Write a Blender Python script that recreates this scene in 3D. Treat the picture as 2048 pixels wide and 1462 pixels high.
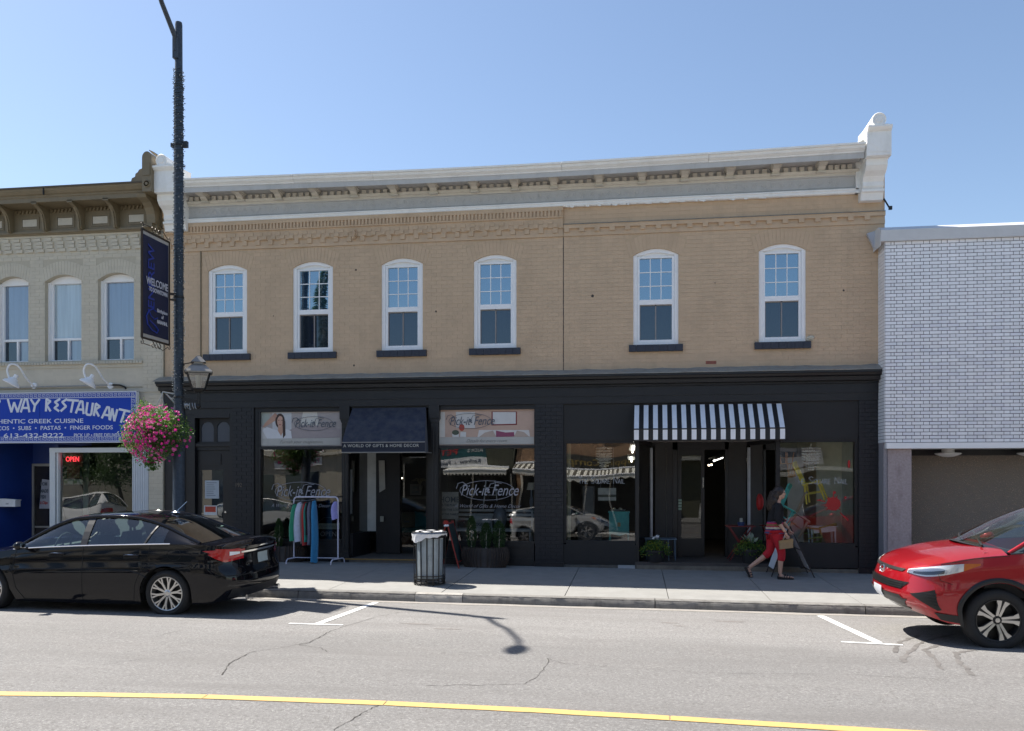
import bpy, math, random
from mathutils import Vector, Matrix
R = math.radians
rnd = random.Random(7)
for o in list(bpy.data.objects): bpy.data.objects.remove(o)
SC = bpy.context.scene
COL = SC.collection
# ------------------------------------------------------------------ camera, light, exposure
FPX, YAW, DIST, EYE = 1700.0, R(8.2), 16.83, 1.78
cs, sn = math.cos(YAW), math.sin(YAW)
cd = bpy.data.cameras.new('camera'); cam = bpy.data.objects.new('camera', cd); COL.objects.link(cam)
cam.location = (0, -DIST, EYE); cam.rotation_euler = (R(90), 0, YAW)
cd.sensor_width = 36; cd.lens = FPX/2048*36; cd.shift_y = (955-731)/2048; cd.clip_end = 3000; cd.clip_start = .05
SC.camera = cam
SUNV = Vector((-6.17, 2.45, 9.99)).normalized()
el = math.asin(SUNV.z); az = math.atan2(SUNV.x, SUNV.y)
w = bpy.data.worlds.new('World'); SC.world = w; w.use_nodes = True
nt = w.node_tree; nt.nodes.clear()
sk = nt.nodes.new('ShaderNodeTexSky'); sk.sky_type = 'NISHITA'; sk.sun_disc = False
sk.sun_elevation = el; sk.sun_rotation = az; sk.altitude = 100; sk.air_density = 1.0; sk.dust_density = .7; sk.ozone_density = 1.1
bg = nt.nodes.new('ShaderNodeBackground'); bg.inputs[1].default_value = .084
wo = nt.nodes.new('ShaderNodeOutputWorld')
nt.links.new(sk.outputs[0], bg.inputs[0]); nt.links.new(bg.outputs[0], wo.inputs[0])
sd = bpy.data.lights.new('sun', 'SUN'); sd.energy = 5.0; sd.angle = R(.5); sd.color = (1, .95, .87)
so = bpy.data.objects.new('sun', sd); COL.objects.link(so); so.rotation_euler = SUNV.to_track_quat('Z', 'Y').to_euler()
so.location = (-20, 10, 40)
SC.view_settings.view_transform = 'Standard'; SC.view_settings.look = 'None'
SC.view_settings.exposure = 1.08; SC.view_settings.gamma = 1; SC.view_settings.use_curve_mapping = False
# ------------------------------------------------------------------ places read off the photograph
def ray(px, py): u = (px-1024)/FPX; return (-sn+u*cs, cs+u*sn, (955-py)/FPX)
def PX(px, Y=0.): d = ray(px, 0); return (Y+DIST)/d[1]*d[0]
def PZ(px, py, Y=0.): d = ray(px, py); return EYE+(Y+DIST)/d[1]*d[2]
def gz(x, y):                                   # height of pavement and road
    g = -.007*x
    if y > -3.73: return g+.0214*y
    if y > -20: d = -3.73-y; return g-.21+.02*min(d, 6.3)-.035*max(0, d-6.3)
    return g-.32
def GP(px, py):
    Y = -5.; d = ray(px, py)
    for i in range(120):
        t = (Y+DIST)/d[1]; t = (gz(t*d[0], Y)-EYE)/d[2]; Y = .5*Y+.5*(-DIST+t*d[1])
    return t*d[0], Y
# ------------------------------------------------------------------ mesh helper
class MB:
    def __init__(s): s.v = []; s.f = []; s.m = []; s.cm = 0
    def add(s, vs, fs):
        b = len(s.v); s.v += [tuple(p) for p in vs]
        s.f += [tuple(i+b for i in f) for f in fs]; s.m += [s.cm]*len(fs); return s
    def box(s, x0, y0, z0, x1, y1, z1):
        if x0 > x1: x0, x1 = x1, x0
        if y0 > y1: y0, y1 = y1, y0
        if z0 > z1: z0, z1 = z1, z0
        return s.add([(x0,y0,z0),(x1,y0,z0),(x1,y1,z0),(x0,y1,z0),(x0,y0,z1),(x1,y0,z1),(x1,y1,z1),(x0,y1,z1)],
              [(0,3,2,1),(4,5,6,7),(0,1,5,4),(1,2,6,5),(2,3,7,6),(3,0,4,7)])
    def hexa(s, p):                             # eight corners: bottom four, top four
        return s.add(p, [(0,3,2,1),(4,5,6,7),(0,1,5,4),(1,2,6,5),(2,3,7,6),(3,0,4,7)])
    def bar(s, a, b, w, h=None, up=(0,0,1)):    # square bar from a to b
        h = h or w; a = Vector(a); b = Vector(b); d = (b-a).normalized(); u = Vector(up)
        if abs(d.dot(u)) > .95: u = Vector((1,0,0))
        x = d.cross(u).normalized()*w/2; y = x.cross(d).normalized()*h/2
        return s.hexa([a-x-y, a+x-y, b+x-y, b-x-y, a-x+y, a+x+y, b+x+y, b-x+y])
    def quad(s, *p): return s.add(p, [tuple(range(len(p)))])
    def tube(s, pts, r, n=8, cap=True):
        pts = [Vector(p) for p in pts]; N = len(pts); rs = r if isinstance(r, (list, tuple)) else [r]*N
        vs = []; fs = []; u = None
        for i, p in enumerate(pts):
            d = (pts[min(i+1, N-1)]-pts[max(i-1, 0)]).normalized()
            if u is None: u = d.orthogonal().normalized()
            else: u = (u-d*u.dot(d)); u = u.normalized() if u.length > 1e-6 else d.orthogonal().normalized()
            w_ = d.cross(u)
            for k in range(n):
                a = 2*math.pi*k/n; vs.append(p+(u*math.cos(a)+w_*math.sin(a))*rs[i])
        for i in range(N-1):
            for k in range(n):
                k2 = (k+1) % n; fs.append((i*n+k, i*n+k2, (i+1)*n+k2, (i+1)*n+k))
        if cap: fs.append(tuple(range(n-1, -1, -1))); fs.append(tuple((N-1)*n+k for k in range(n)))
        return s.add(vs, fs)
    def lathe(s, prof, c, n=24, axis='z', closed=False, cap=True):
        vs = []; fs = []
        for r, h in prof:
            for k in range(n):
                a = 2*math.pi*k/n; x, y = r*math.cos(a), r*math.sin(a)
                p = (x, y, h) if axis == 'z' else ((h, x, y) if axis == 'x' else (y, h, x))
                vs.append((p[0]+c[0], p[1]+c[1], p[2]+c[2]))
        L = len(prof); M = L if closed else L-1
        for i in range(M):
            for k in range(n):
                k2 = (k+1) % n; j = (i+1) % L; fs.append((i*n+k, i*n+k2, j*n+k2, j*n+k))
        if not closed and cap:
            if prof[0][0] > 1e-6: fs.append(tuple(range(n-1, -1, -1)))
            if prof[-1][0] > 1e-6: fs.append(tuple((L-1)*n+k for k in range(n)))
        return s.add(vs, fs)
    def prism(s, prof, axis, a, b):             # closed 2D outline pushed along an axis
        n = len(prof); vs = []
        for t in (a, b):
            for p, q in prof: vs.append((t, p, q) if axis == 'x' else ((p, t, q) if axis == 'y' else (p, q, t)))
        fs = [tuple(range(n-1, -1, -1)), tuple(range(n, 2*n))]+[(i, (i+1) % n, n+(i+1) % n, n+i) for i in range(n)]
        return s.add(vs, fs)
    def grid(s, fn, nu, nv, flip=False):
        vs = [fn(i/nu, j/nv) for i in range(nu+1) for j in range(nv+1)]; W_ = nv+1
        fs = [(i*W_+j, (i+1)*W_+j, (i+1)*W_+j+1, i*W_+j+1) for i in range(nu) for j in range(nv)]
        if flip: fs = [f[::-1] for f in fs]
        return s.add(vs, fs)
    def ball(s, c, r, nu=12, nv=8):
        r = r if isinstance(r, (tuple, list)) else (r, r, r)
        return s.lathe([(max(1e-7, math.sin(math.pi*j/nv)), -math.cos(math.pi*j/nv)) for j in range(nv+1)], (0,0,0), nu) and s._fix(nu*(nv+1), c, r)
    def _fix(s, n, c, r):
        for i in range(len(s.v)-n, len(s.v)):
            p = s.v[i]; s.v[i] = (p[0]*r[0]+c[0], p[1]*r[1]+c[1], p[2]*r[2]+c[2])
        return s
    def text(s, body, size, loc, ax=(1,0,0), up=(0,0,1), align='LEFT', shear=0, sx=1, ext=.002, bold=0, space=1, wid=0):
        cu = bpy.data.curves.new('t', 'FONT'); cu.body = body; cu.size = size; cu.align_x = align; cu.shear = shear
        cu.extrude = ext; cu.offset = bold; cu.resolution_u = 3; cu.space_character = space
        o = bpy.data.objects.new('t', cu); COL.objects.link(o)
        me = bpy.data.meshes.new_from_object(o)
        if wid and me.vertices: xs_ = [q.co.x for q in me.vertices]; sx = wid/(max(xs_)-min(xs_))
        X = Vector(ax).normalized(); Y = Vector(up).normalized(); Z = X.cross(Y); L = Vector(loc)
        s.add([L+X*(p.co.x*sx)+Y*p.co.y+Z*p.co.z for p in me.vertices], [tuple(q.vertices) for q in me.polygons])
        bpy.data.objects.remove(o); bpy.data.curves.remove(cu); bpy.data.meshes.remove(me); return s
    def stroke(s, pts, w, y, t=.004):           # a brush stroke lying in the x-z plane, facing -y
        for a, b in zip(pts, pts[1:]):
            s.k = (getattr(s, 'k', 0)+1) % 9; yk = y-s.k*.0004
            dx, dz = b[0]-a[0], b[1]-a[1]; L = math.hypot(dx, dz) or 1; nx, nz = -dz/L*w/2, dx/L*w/2
            e = w*.18; ex, ez = dx/L*e, dz/L*e
            s.prism([(a[0]-nx-ex, a[1]-nz-ez), (b[0]-nx+ex, b[1]-nz+ez), (b[0]+nx+ex, b[1]+nz+ez), (a[0]+nx-ex, a[1]+nz-ez)], 'y', yk, y+t+.0005*s.k)
        return s
    def xf(s, M):
        s.v = [tuple(M @ Vector(p)) for p in s.v]; return s
    def mesh(s, name, mats, smooth=False, org=(0,0,0)):
        me = bpy.data.meshes.new(name)
        me.from_pydata([(p[0]-org[0], p[1]-org[1], p[2]-org[2]) for p in s.v], [], s.f)
        for m in mats if isinstance(mats, (list, tuple)) else [mats]: me.materials.append(m)
        if any(s.m): me.polygons.foreach_set('material_index', s.m)
        if smooth:
            me.polygons.foreach_set('use_smooth', [True]*len(s.f))
            try: me.set_sharp_from_angle(angle=R(smooth if smooth > 1 else 38))
            except Exception: pass
        me.validate(); me.update(); return me
    def build(s, name, mats, parent=None, smooth=False, **kw):
        org = ORG.get(parent.name, (0,0,0)) if parent else None
        if org is None:
            if kw.pop('keep', False): org = (0,0,0)
            else:
                xs = [p[0] for p in s.v]; ys = [p[1] for p in s.v]; zs = [p[2] for p in s.v]
                org = ((min(xs)+max(xs))/2, (min(ys)+max(ys))/2, min(zs))
            o = bpy.data.objects.new(name, s.mesh(name, mats, smooth, org)); o.location = org; ORG[o.name] = org
        else:
            kw.pop('keep', None)
            o = bpy.data.objects.new(name, s.mesh(name, mats, smooth, org)); o.parent = parent; ORG[o.name] = org
        COL.objects.link(o); tag(o, **kw); return o
ORG = {}
def tag(o, label=None, cat=None, group=None, kind=None):
    if label: o['label'] = label
    if cat: o['category'] = cat
    if group: o['group'] = group
    if kind: o['kind'] = kind
    return o
def thing(name, label, cat, loc=(0,0,0), group=None, local=False):
    o = bpy.data.objects.new(name, None); COL.objects.link(o); o.location = loc
    ORG[o.name] = (0,0,0) if local else tuple(loc)
    o.empty_display_size = .2
    return tag(o, label, cat, group)
def kids(o): return [c for c in bpy.data.objects if c.parent == o]
def dup(o, parent=None):
    c = o.copy(); COL.objects.link(c); c.parent = parent; ORG[c.name] = ORG.get(o.name, (0,0,0))
    for k in kids(o): dup(k, c)
    return c
def place(me, name, parent, loc, sc=None, rot=None, label=None):   # one more object from a shared mesh
    o = bpy.data.objects.new(name, me); COL.objects.link(o); o.parent = parent
    org = ORG.get(parent.name, (0,0,0)) if parent else (0,0,0)
    o.location = (loc[0]-org[0], loc[1]-org[1], loc[2]-org[2])
    if sc: o.scale = sc
    if rot: o.rotation_euler = rot
    if label: o['label'] = label
    return o
# ------------------------------------------------------------------ materials
def mat(name, col, rough=.7, metal=0., var=.12, sc=6., bump=0., bsc=60., spec=.5, emit=0., coat=0., dirt=0., dirtcol=None, dsc=1.3, sheen=0):
    m = bpy.data.materials.new(name); m.use_nodes = True; n = m.node_tree; N = n.nodes; L = n.links
    p = N['Principled BSDF']; p.inputs['Roughness'].default_value = rough; p.inputs['Metallic'].default_value = metal
    p.inputs['Specular IOR Level'].default_value = spec
    if coat: p.inputs['Coat Weight'].default_value = coat; p.inputs['Coat Roughness'].default_value = .04
    if sheen: p.inputs['Sheen Weight'].default_value = sheen
    c = tuple(col)+(1,)
    p.inputs['Base Color'].default_value = c
    g = N.new('ShaderNodeNewGeometry')
    src = None
    if var:
        t = N.new('ShaderNodeTexNoise'); t.inputs['Scale'].default_value = sc; t.inputs['Detail'].default_value = 6; t.inputs['Roughness'].default_value = .65
        L.new(g.outputs['Position'], t.inputs['Vector'])
        r = N.new('ShaderNodeMapRange'); r.inputs[1].default_value = .3; r.inputs[2].default_value = .7; r.inputs[3].default_value = 1-var; r.inputs[4].default_value = 1+var
        L.new(t.outputs[0], r.inputs[0])
        x = N.new('ShaderNodeVectorMath'); x.operation = 'SCALE'; x.inputs[0].default_value = col; L.new(r.outputs[0], x.inputs['Scale'])
        src = x.outputs[0]
    if dirt:
        t2 = N.new('ShaderNodeTexNoise'); t2.inputs['Scale'].default_value = dsc; t2.inputs['Detail'].default_value = 9; t2.inputs['Roughness'].default_value = .75
        mp = N.new('ShaderNodeMapping'); mp.inputs['Scale'].default_value = (1.5, 1.5, .5); L.new(g.outputs['Position'], mp.inputs[0]); L.new(mp.outputs[0], t2.inputs['Vector'])
        r2 = N.new('ShaderNodeMapRange'); r2.inputs[1].default_value = .5; r2.inputs[2].default_value = .72; r2.inputs[3].default_value = 0; r2.inputs[4].default_value = dirt
        L.new(t2.outputs[0], r2.inputs[0])
        mx = N.new('ShaderNodeMix'); mx.data_type = 'RGBA'; mx.inputs[6].default_value = c
        if src: L.new(src, mx.inputs[6])
        mx.inputs[7].default_value = tuple(dirtcol or [k*.45 for k in col])+(1,); L.new(r2.outputs[0], mx.inputs[0]); src = mx.outputs[2]
    if src: L.new(src, p.inputs['Base Color'])
    if bump:
        t3 = N.new('ShaderNodeTexNoise'); t3.inputs['Scale'].default_value = bsc; t3.inputs['Detail'].default_value = 4
        L.new(g.outputs['Position'], t3.inputs['Vector'])
        b = N.new('ShaderNodeBump'); b.inputs['Strength'].default_value = bump; b.inputs['Distance'].default_value = .01
        L.new(t3.outputs[0], b.inputs['Height']); L.new(b.outputs[0], p.inputs['Normal'])
    if emit: p.inputs['Emission Color'].default_value = c; p.inputs['Emission Strength'].default_value = emit
    return m
def glass(name, tint=(.8,.85,.85), refl=.12, k=1.6, body=None, rough=0., gc=(1,1,1), wav=0.):
    m = bpy.data.materials.new(name); m.use_nodes = True; n = m.node_tree; N = n.nodes; L = n.links; N.clear()
    out = N.new('ShaderNodeOutputMaterial'); mx = N.new('ShaderNodeMixShader')
    if body: a = N.new('ShaderNodeBsdfDiffuse'); a.inputs[0].default_value = tuple(body)+(1,)
    else: a = N.new('ShaderNodeBsdfTransparent'); a.inputs[0].default_value = tuple(tint)+(1,)
    gl = N.new('ShaderNodeBsdfGlossy'); gl.inputs['Roughness'].default_value = rough; gl.inputs['Color'].default_value = tuple(gc)+(1,)
    fr = N.new('ShaderNodeFresnel'); fr.inputs[0].default_value = 1.5
    ma = N.new('ShaderNodeMath'); ma.operation = 'MULTIPLY_ADD'; ma.use_clamp = True; ma.inputs[1].default_value = k; ma.inputs[2].default_value = refl
    L.new(fr.outputs[0], ma.inputs[0]); L.new(ma.outputs[0], mx.inputs[0]); L.new(a.outputs[0], mx.inputs[1]); L.new(gl.outputs[0], mx.inputs[2]); L.new(mx.outputs[0], out.inputs[0])
    if wav:
        g = N.new('ShaderNodeNewGeometry'); t = N.new('ShaderNodeTexNoise'); t.inputs['Scale'].default_value = 1.1; t.inputs['Detail'].default_value = 0
        L.new(g.outputs['Position'], t.inputs['Vector']); b = N.new('ShaderNodeBump'); b.inputs['Strength'].default_value = 1; b.inputs['Distance'].default_value = wav
        L.new(t.outputs[0], b.inputs['Height']); L.new(b.outputs[0], gl.inputs['Normal'])
    return m
def splotch(m, scale, lo, hi, amt, col, stretch=(1,1,1)):   # blend another colour into a material's base where a noise is high
    n = m.node_tree; N = n.nodes; L = n.links; p = N['Principled BSDF']
    g = N.new('ShaderNodeNewGeometry'); mp = N.new('ShaderNodeMapping'); mp.inputs['Scale'].default_value = stretch
    t = N.new('ShaderNodeTexNoise'); t.inputs['Scale'].default_value = scale; t.inputs['Detail'].default_value = 8; t.inputs['Roughness'].default_value = .7
    r = N.new('ShaderNodeMapRange'); r.inputs[1].default_value = lo; r.inputs[2].default_value = hi; r.inputs[4].default_value = amt
    mx = N.new('ShaderNodeMix'); mx.data_type = 'RGBA'; mx.inputs[7].default_value = tuple(col)+(1,)
    L.new(g.outputs['Position'], mp.inputs[0]); L.new(mp.outputs[0], t.inputs['Vector']); L.new(t.outputs[0], r.inputs[0]); L.new(r.outputs[0], mx.inputs[0])
    bc = p.inputs['Base Color']
    if bc.links: L.new(bc.links[0].from_socket, mx.inputs[6])
    else: mx.inputs[6].default_value = bc.default_value
    L.new(mx.outputs[2], bc); return m
TANC = (.565, .41, .27)
M = {}
M['tan'] = mat('tan_paint', TANC, .6, var=.05, sc=3, bump=.25, bsc=90, dirt=.6, dirtcol=(.43,.31,.20), dsc=1.1)
M['tan_joint'] = mat('tan_joint', (.525,.385,.25), .7, var=.08, sc=9)
M['beige'] = mat('beige_paint', (.56,.505,.40), .6, var=.05, sc=3, bump=.25, bsc=90, dirt=.3, dirtcol=(.46,.41,.32))
M['beige_joint'] = mat('beige_joint', (.47,.42,.325), .7, var=.08, sc=9)
M['red_brick'] = mat('bare_brick', (.28,.10,.07), .8, var=.3, sc=40)
M['stone'] = mat('beige_stone', (.52,.48,.39), .7, var=.08, sc=5, bump=.3)
M['olive'] = mat('olive_paint', (.19,.15,.09), .5, var=.1, sc=5, dirt=.3)
M['white'] = mat('white_paint', (.84,.84,.82), .45, var=.04, sc=4, dirt=.3, dirtcol=(.55,.53,.48), dsc=3)
M['winwhite'] = mat('window_white', (.88,.88,.88), .4, var=.02)
M['greyp'] = mat('grey_paint', (.50,.50,.495), .5, var=.05, sc=4, dirt=.35, dirtcol=(.27,.27,.26), dsc=3)
M['greyw'] = mat('grey_warm_paint', (.62,.58,.50), .5, var=.06, sc=4)
M['flash'] = mat('weathered_flashing', (.26,.255,.23), .6, var=.15, sc=8, dirt=.6, dirtcol=(.17,.11,.07), dsc=5)
M['black'] = mat('black_paint', (.010,.0105,.013), .42, var=.2, sc=7, bump=.2, bsc=40, dirt=.3, dirtcol=(.016,.016,.017))
splotch(M['black'], 9, .78, .80, .4, (.1,.1,.1))
M['blackbrick'] = mat('black_brick_paint', (.011,.012,.016), .5, var=.2, sc=12, bump=.3, bsc=60)
M['blackjoint'] = mat('black_joint', (.007,.007,.009), .7)
M['blackwarm'] = mat('charcoal_panel', (.013,.0125,.013), .6, var=.12, sc=5)
M['navysill'] = mat('navy_sill', (.028,.034,.052), .6, var=.2, sc=20, bump=.3)
splotch(M['navysill'], 30, .68, .74, .6, (.2,.2,.2))
M['glaze'] = mat('white_glazed_brick', (.86,.86,.88), .28, var=.06, sc=5)
M['glaze2'] = mat('white_glazed_brick_greyer', (.80,.80,.84), .3, var=.06, sc=5)
M['mortar'] = mat('grey_mortar', (.05,.042,.046), .9, var=.15, sc=40)
M['coping'] = mat('coping_metal', (.58,.59,.60), .4, var=.04)
M['granite'] = mat('pink_granite', (.36,.30,.30), .6, var=.2, sc=25, dirt=.75, dirtcol=(.15,.105,.10), dsc=2.2)
M['pebble_base'] = mat('pebble_cement', (.21,.18,.15), .9, var=.3, sc=60, bump=.7, bsc=120)
M['pebble'] = mat('pebble', (.38,.31,.23), .7, var=.5, sc=14)
M['concrete'] = mat('concrete', (.25,.245,.232), .85, var=.10, sc=3, bump=.3, bsc=160, dirt=.4, dirtcol=(.20,.19,.17), dsc=2.5)
splotch(M['concrete'], 55, .66, .72, .35, (.14,.13,.12))
M['kerb'] = mat('kerb_concrete', (.20,.19,.175), .9, var=.2, sc=9, bump=.9, bsc=70, dirt=.8, dirtcol=(.07,.065,.06), dsc=3)
M['kerb2'] = mat('kerb_patch', (.36,.34,.31), .9, var=.15, sc=9, bump=.8, bsc=60, dirt=.6, dirtcol=(.2,.18,.15), dsc=5)
M['joint'] = mat('joint_dark', (.07,.06,.055), .9)
M['asphalt'] = mat('asphalt', (.150,.145,.141), .88, var=.06, sc=1.2, bump=.6, bsc=150, dirt=.35, dirtcol=(.17,.156,.147), dsc=.55)
splotch(M['asphalt'], 38, .50, .62, .85, (.25,.242,.232))
splotch(M['asphalt'], 30, .51, .62, .85, (.105,.098,.092))
splotch(M['asphalt'], 95, .58, .66, .9, (.40,.39,.37))
splotch(M['asphalt'], .8, .48, .68, .6, (.125,.118,.113), (.22, 1.7, 1))
splotch(M['asphalt'], 2.2, .56, .72, .5, (.21,.203,.193), (.15, 2.2, 1))
splotch(M['asphalt'], 5, .66, .78, .45, (.12,.11,.10), (.6, 2, 1))
def ydark(m, y0, y1, amt):                      # the driven lane is worn darker than the parking strip
    n = m.node_tree; N = n.nodes; L = n.links; p = N['Principled BSDF']; g = N.new('ShaderNodeNewGeometry'); s = N.new('ShaderNodeSeparateXYZ'); L.new(g.outputs['Position'], s.inputs[0])
    t = N.new('ShaderNodeTexNoise'); t.inputs['Scale'].default_value = 1.3; t.inputs['Detail'].default_value = 5; a = N.new('ShaderNodeMath'); a.operation = 'MULTIPLY_ADD'; a.inputs[1].default_value = 1.2; L.new(g.outputs['Position'], t.inputs['Vector']); L.new(t.outputs[0], a.inputs[0]); L.new(s.outputs[1], a.inputs[2])
    r = N.new('ShaderNodeMapRange'); r.inputs[1].default_value = y0; r.inputs[2].default_value = y1; r.inputs[3].default_value = 1; r.inputs[4].default_value = amt; L.new(a.outputs[0], r.inputs[0])
    x = N.new('ShaderNodeVectorMath'); x.operation = 'SCALE'; L.new(p.inputs['Base Color'].links[0].from_socket, x.inputs[0]); L.new(r.outputs[0], x.inputs['Scale']); L.new(x.outputs[0], p.inputs['Base Color'])
def brickvar(m, w, h, amt):
    n = m.node_tree; N = n.nodes; L = n.links; p = N['Principled BSDF']; g = N.new('ShaderNodeNewGeometry'); mp = N.new('ShaderNodeMapping'); mp.inputs['Scale'].default_value = (1/w, .01, 1/h); fl = N.new('ShaderNodeVectorMath'); fl.operation = 'FLOOR'
    wn = N.new('ShaderNodeTexWhiteNoise'); r = N.new('ShaderNodeMapRange'); r.inputs[3].default_value = 1-amt; r.inputs[4].default_value = 1+amt; x = N.new('ShaderNodeVectorMath'); x.operation = 'SCALE'
    L.new(g.outputs['Position'], mp.inputs[0]); L.new(mp.outputs[0], fl.inputs[0]); L.new(fl.outputs[0], wn.inputs['Vector']); L.new(wn.outputs['Value'], r.inputs[0]); L.new(p.inputs['Base Color'].links[0].from_socket, x.inputs[0]); L.new(r.outputs[0], x.inputs['Scale']); L.new(x.outputs[0], p.inputs['Base Color'])
brickvar(M['tan'], .215, .078, .035); brickvar(M['beige'], .215, .078, .035); brickvar(M['glaze'], .305, .0634, .05)
ydark(M['asphalt'], -6.6, -5.6, 1.22)
M['roadwhite'] = mat('road_white', (.70,.70,.69), .7, var=.06, sc=20, bump=.3)
splotch(M['roadwhite'], 40, .62, .70, .5, (.3,.29,.28))
M['roadyellow'] = mat('road_yellow', (.50,.325,.115), .7, var=.06, sc=20, bump=.3)
splotch(M['roadyellow'], 60, .63, .70, .55, (.28,.24,.15))
M['crack'] = mat('crack_dark', (.05,.045,.04), 1)
M['stain'] = mat('damp_stain', (.125,.116,.109), .8, var=.3, sc=8)
M['glass_shop'] = glass('shop_glass', (.86,.88,.86), .07, 2.0, wav=.006)
M['glass_display'] = glass('display_glass', (.92,.93,.92), .035, 1.1, wav=.006)
M['glass_side'] = glass('shop_side_glass', (.72,.76,.74), .05, 1.1)
M['glass_up'] = glass('upstairs_glass', refl=.30, k=2.2, body=(.015,.04,.08), wav=.005, gc=(.68,.88,1))
M['glass_low'] = glass('screened_glass', refl=.06, k=1.2, body=(.014,.020,.028), gc=(.7,.85,1), rough=.03)
M['glass_curt'] = glass('curtained_glass', refl=.12, k=1.6, body=(.30,.36,.43), wav=.004, gc=(.8,.9,1))
M['glass_curt2'] = glass('curtained_glass_pale', refl=.12, k=1.6, body=(.50,.58,.60), gc=(.8,.9,1))
M['blackmetal'] = mat('black_metal', (.015,.015,.016), .35, .3, var=.2, sc=10)
M['chrome'] = mat('chrome', (.75,.75,.75), .12, 1, var=0)
M['galv'] = mat('galvanised', (.35,.36,.37), .45, .7, var=.15, sc=20)
M['bluegrey'] = mat('bluegrey_panel', (.34,.39,.42), .5, .2, var=.15, sc=9)
M['rubber'] = mat('rubber', (.018,.018,.018), .85, var=.2, sc=30)
M['plasticbag'] = mat('white_plastic', (.75,.75,.76), .3, var=.05, sc=12, bump=.9, bsc=25)
M['poleblue'] = mat('slate_pole_paint', (.030,.042,.060), .5, var=.3, sc=18, bump=.4, bsc=50)
M['wire'] = mat('light_string_wire', (.035,.055,.072), .5)
M['bulb'] = mat('clear_bulb', (.7,.72,.72), .15, var=0)
def em(name, col, s):
    m = mat(name, col, .5, var=0, emit=s); return m
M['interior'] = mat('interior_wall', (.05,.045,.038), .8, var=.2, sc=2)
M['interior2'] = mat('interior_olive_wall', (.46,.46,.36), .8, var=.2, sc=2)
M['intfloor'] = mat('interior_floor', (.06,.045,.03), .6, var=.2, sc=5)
# ------------------------------------------------------------------ ground
XS = [-400,-120,-60,-40,-30]+[-28+2*i for i in range(29)]+[30,40,60,120,400]
YS = [-3.73,-4.1,-4.6,-5.4,-6.5,-8,-9.5,-10.03,-10.6,-12,-14,-16,-18,-20]
mb = MB(); mb.grid(lambda u, v: (lambda x, y: (x, y, gz(x, y-1e-4)))(XS[round(u*(len(XS)-1))], YS[round(v*(len(YS)-1))]), len(XS)-1, len(YS)-1, flip=True)
mb.build('road', M['asphalt'], smooth=True, kind='structure', keep=True)
mb = MB()
for x0, x1 in zip(XS, XS[1:]):
    mb.quad((x0,-20,gz(x0,-21)+.1),(x1,-20,gz(x1,-21)+.1),(x1,-24.2,gz(x1,-21)+.1),(x0,-24.2,gz(x0,-21)+.1))
    mb.quad((x0,-20,gz(x0,-19.99)-.02),(x1,-20,gz(x1,-19.99)-.02),(x1,-20,gz(x1,-21)+.1),(x0,-20,gz(x0,-21)+.1))
mb.build('far_pavement', M['concrete'], kind='structure', keep=True)
mb = MB(); mb.quad((-900,-900,-.75),(900,-900,-.75),(900,900,-.75),(-900,900,-.75)); mb.build('ground', M['concrete'], kind='structure', keep=True)
# pavement: a mortar bed with one slab per bay, joints where the photograph shows them
sw = thing('sidewalk', None, None, (-3, -1.8, 0)); sw['kind'] = 'structure'
mb = MB()
for x0, x1 in zip(XS, XS[1:]): mb.quad((x0,-3.6,gz(x0,-3.6)-.02),(x1,-3.6,gz(x1,-3.6)-.02),(x1,1.5,gz(x1,0)-.02),(x0,1.5,gz(x0,0)-.02))
mb.build('slab_bed', M['joint'], sw)
jx = [-400,-60,-30,-22]+[-20.2+1.56*i for i in range(10)]
jx = [j for j in jx if j < -6.3]
jx += [-4.92, -3.05, -1.08, .52, 2.05, 3.35, 4.9, 6.45, 8.0, 9.55, 12, 20, 40, 400]
for k, (a, b) in enumerate(zip(jx, jx[1:])):
    mb = MB(); g = .006; n = max(1, min(4, int(b-a)))
    y0, y1 = -3.57, .0
    p = [(a+g, y0), (b-g, y0), (b-g, y1), (a+g, y1)]; dz = rnd.uniform(-.002, .002)
    mb.hexa([(x, y, gz(x, y)-.06) for x, y in p]+[(x, y, gz(x, y)+dz) for x, y in p])
    mb.build('pavement_slab', M['concrete'], sw)
# kerb stones
kb = thing('kerb', None, None, (-3, -3.65, -.1)); kb['kind'] = 'structure'
kx = [-400,-60,-30,-20,-15,-11.5,-8.2,-5.38,PX(831,-3.7),PX(925,-3.7),PX(1310,-3.7),PX(1730,-3.7),6.4,9,14,30,60,400]
for k, (a, b) in enumerate(zip(kx, kx[1:])):
    mb = MB(); g = .007 if k != 8 else .002; n = max(1, min(60, int((b-a)/.08)))
    prof = [(-3.565,0,.0), (-3.66,0,.004), (-3.70,0,-.006), (-3.722,0,-.03), (-3.735,1,.03), (-3.745,1,-.05)]
    def fk(u, v, a=a+g, b=b-g, prof=prof):
        x = a+(b-a)*u; q = prof[round(v*5)]; j = (rnd.random()-.5)
        z = gz(x, -3.6)+q[2]+(j*.009 if 1 < v*5 < 4 else 0) if q[1] == 0 else gz(x, -3.74)+q[2]
        return (x, q[0]+j*(.016 if 0 < v < 1 else 0), z)
    mb.grid(fk, n, 5, flip=False)
    e = [fk(0, i/5) for i in range(6)]; mb.quad(*e, (a+g,-3.565,gz(a,-3.7)-.05)); e = [fk(1, i/5) for i in range(6)]; mb.quad(*(e[::-1]), (b-g,-3.565,gz(b,-3.7)-.05))
    mb.build('kerb_stone', M['kerb2'] if k == 8 else M['kerb'], kb, smooth=50)
mb = MB(); mb.box(-60,-3.72,-.9,-14,-3.6,-.3); 
mb = MB()
for x0, x1 in zip(XS, XS[1:]): mb.quad((x0,-3.715,gz(x0,-3.8)-.05),(x1,-3.715,gz(x1,-3.8)-.05),(x1,-3.715,gz(x1,-3.7)-.012),(x0,-3.715,gz(x0,-3.7)-.012))
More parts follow.
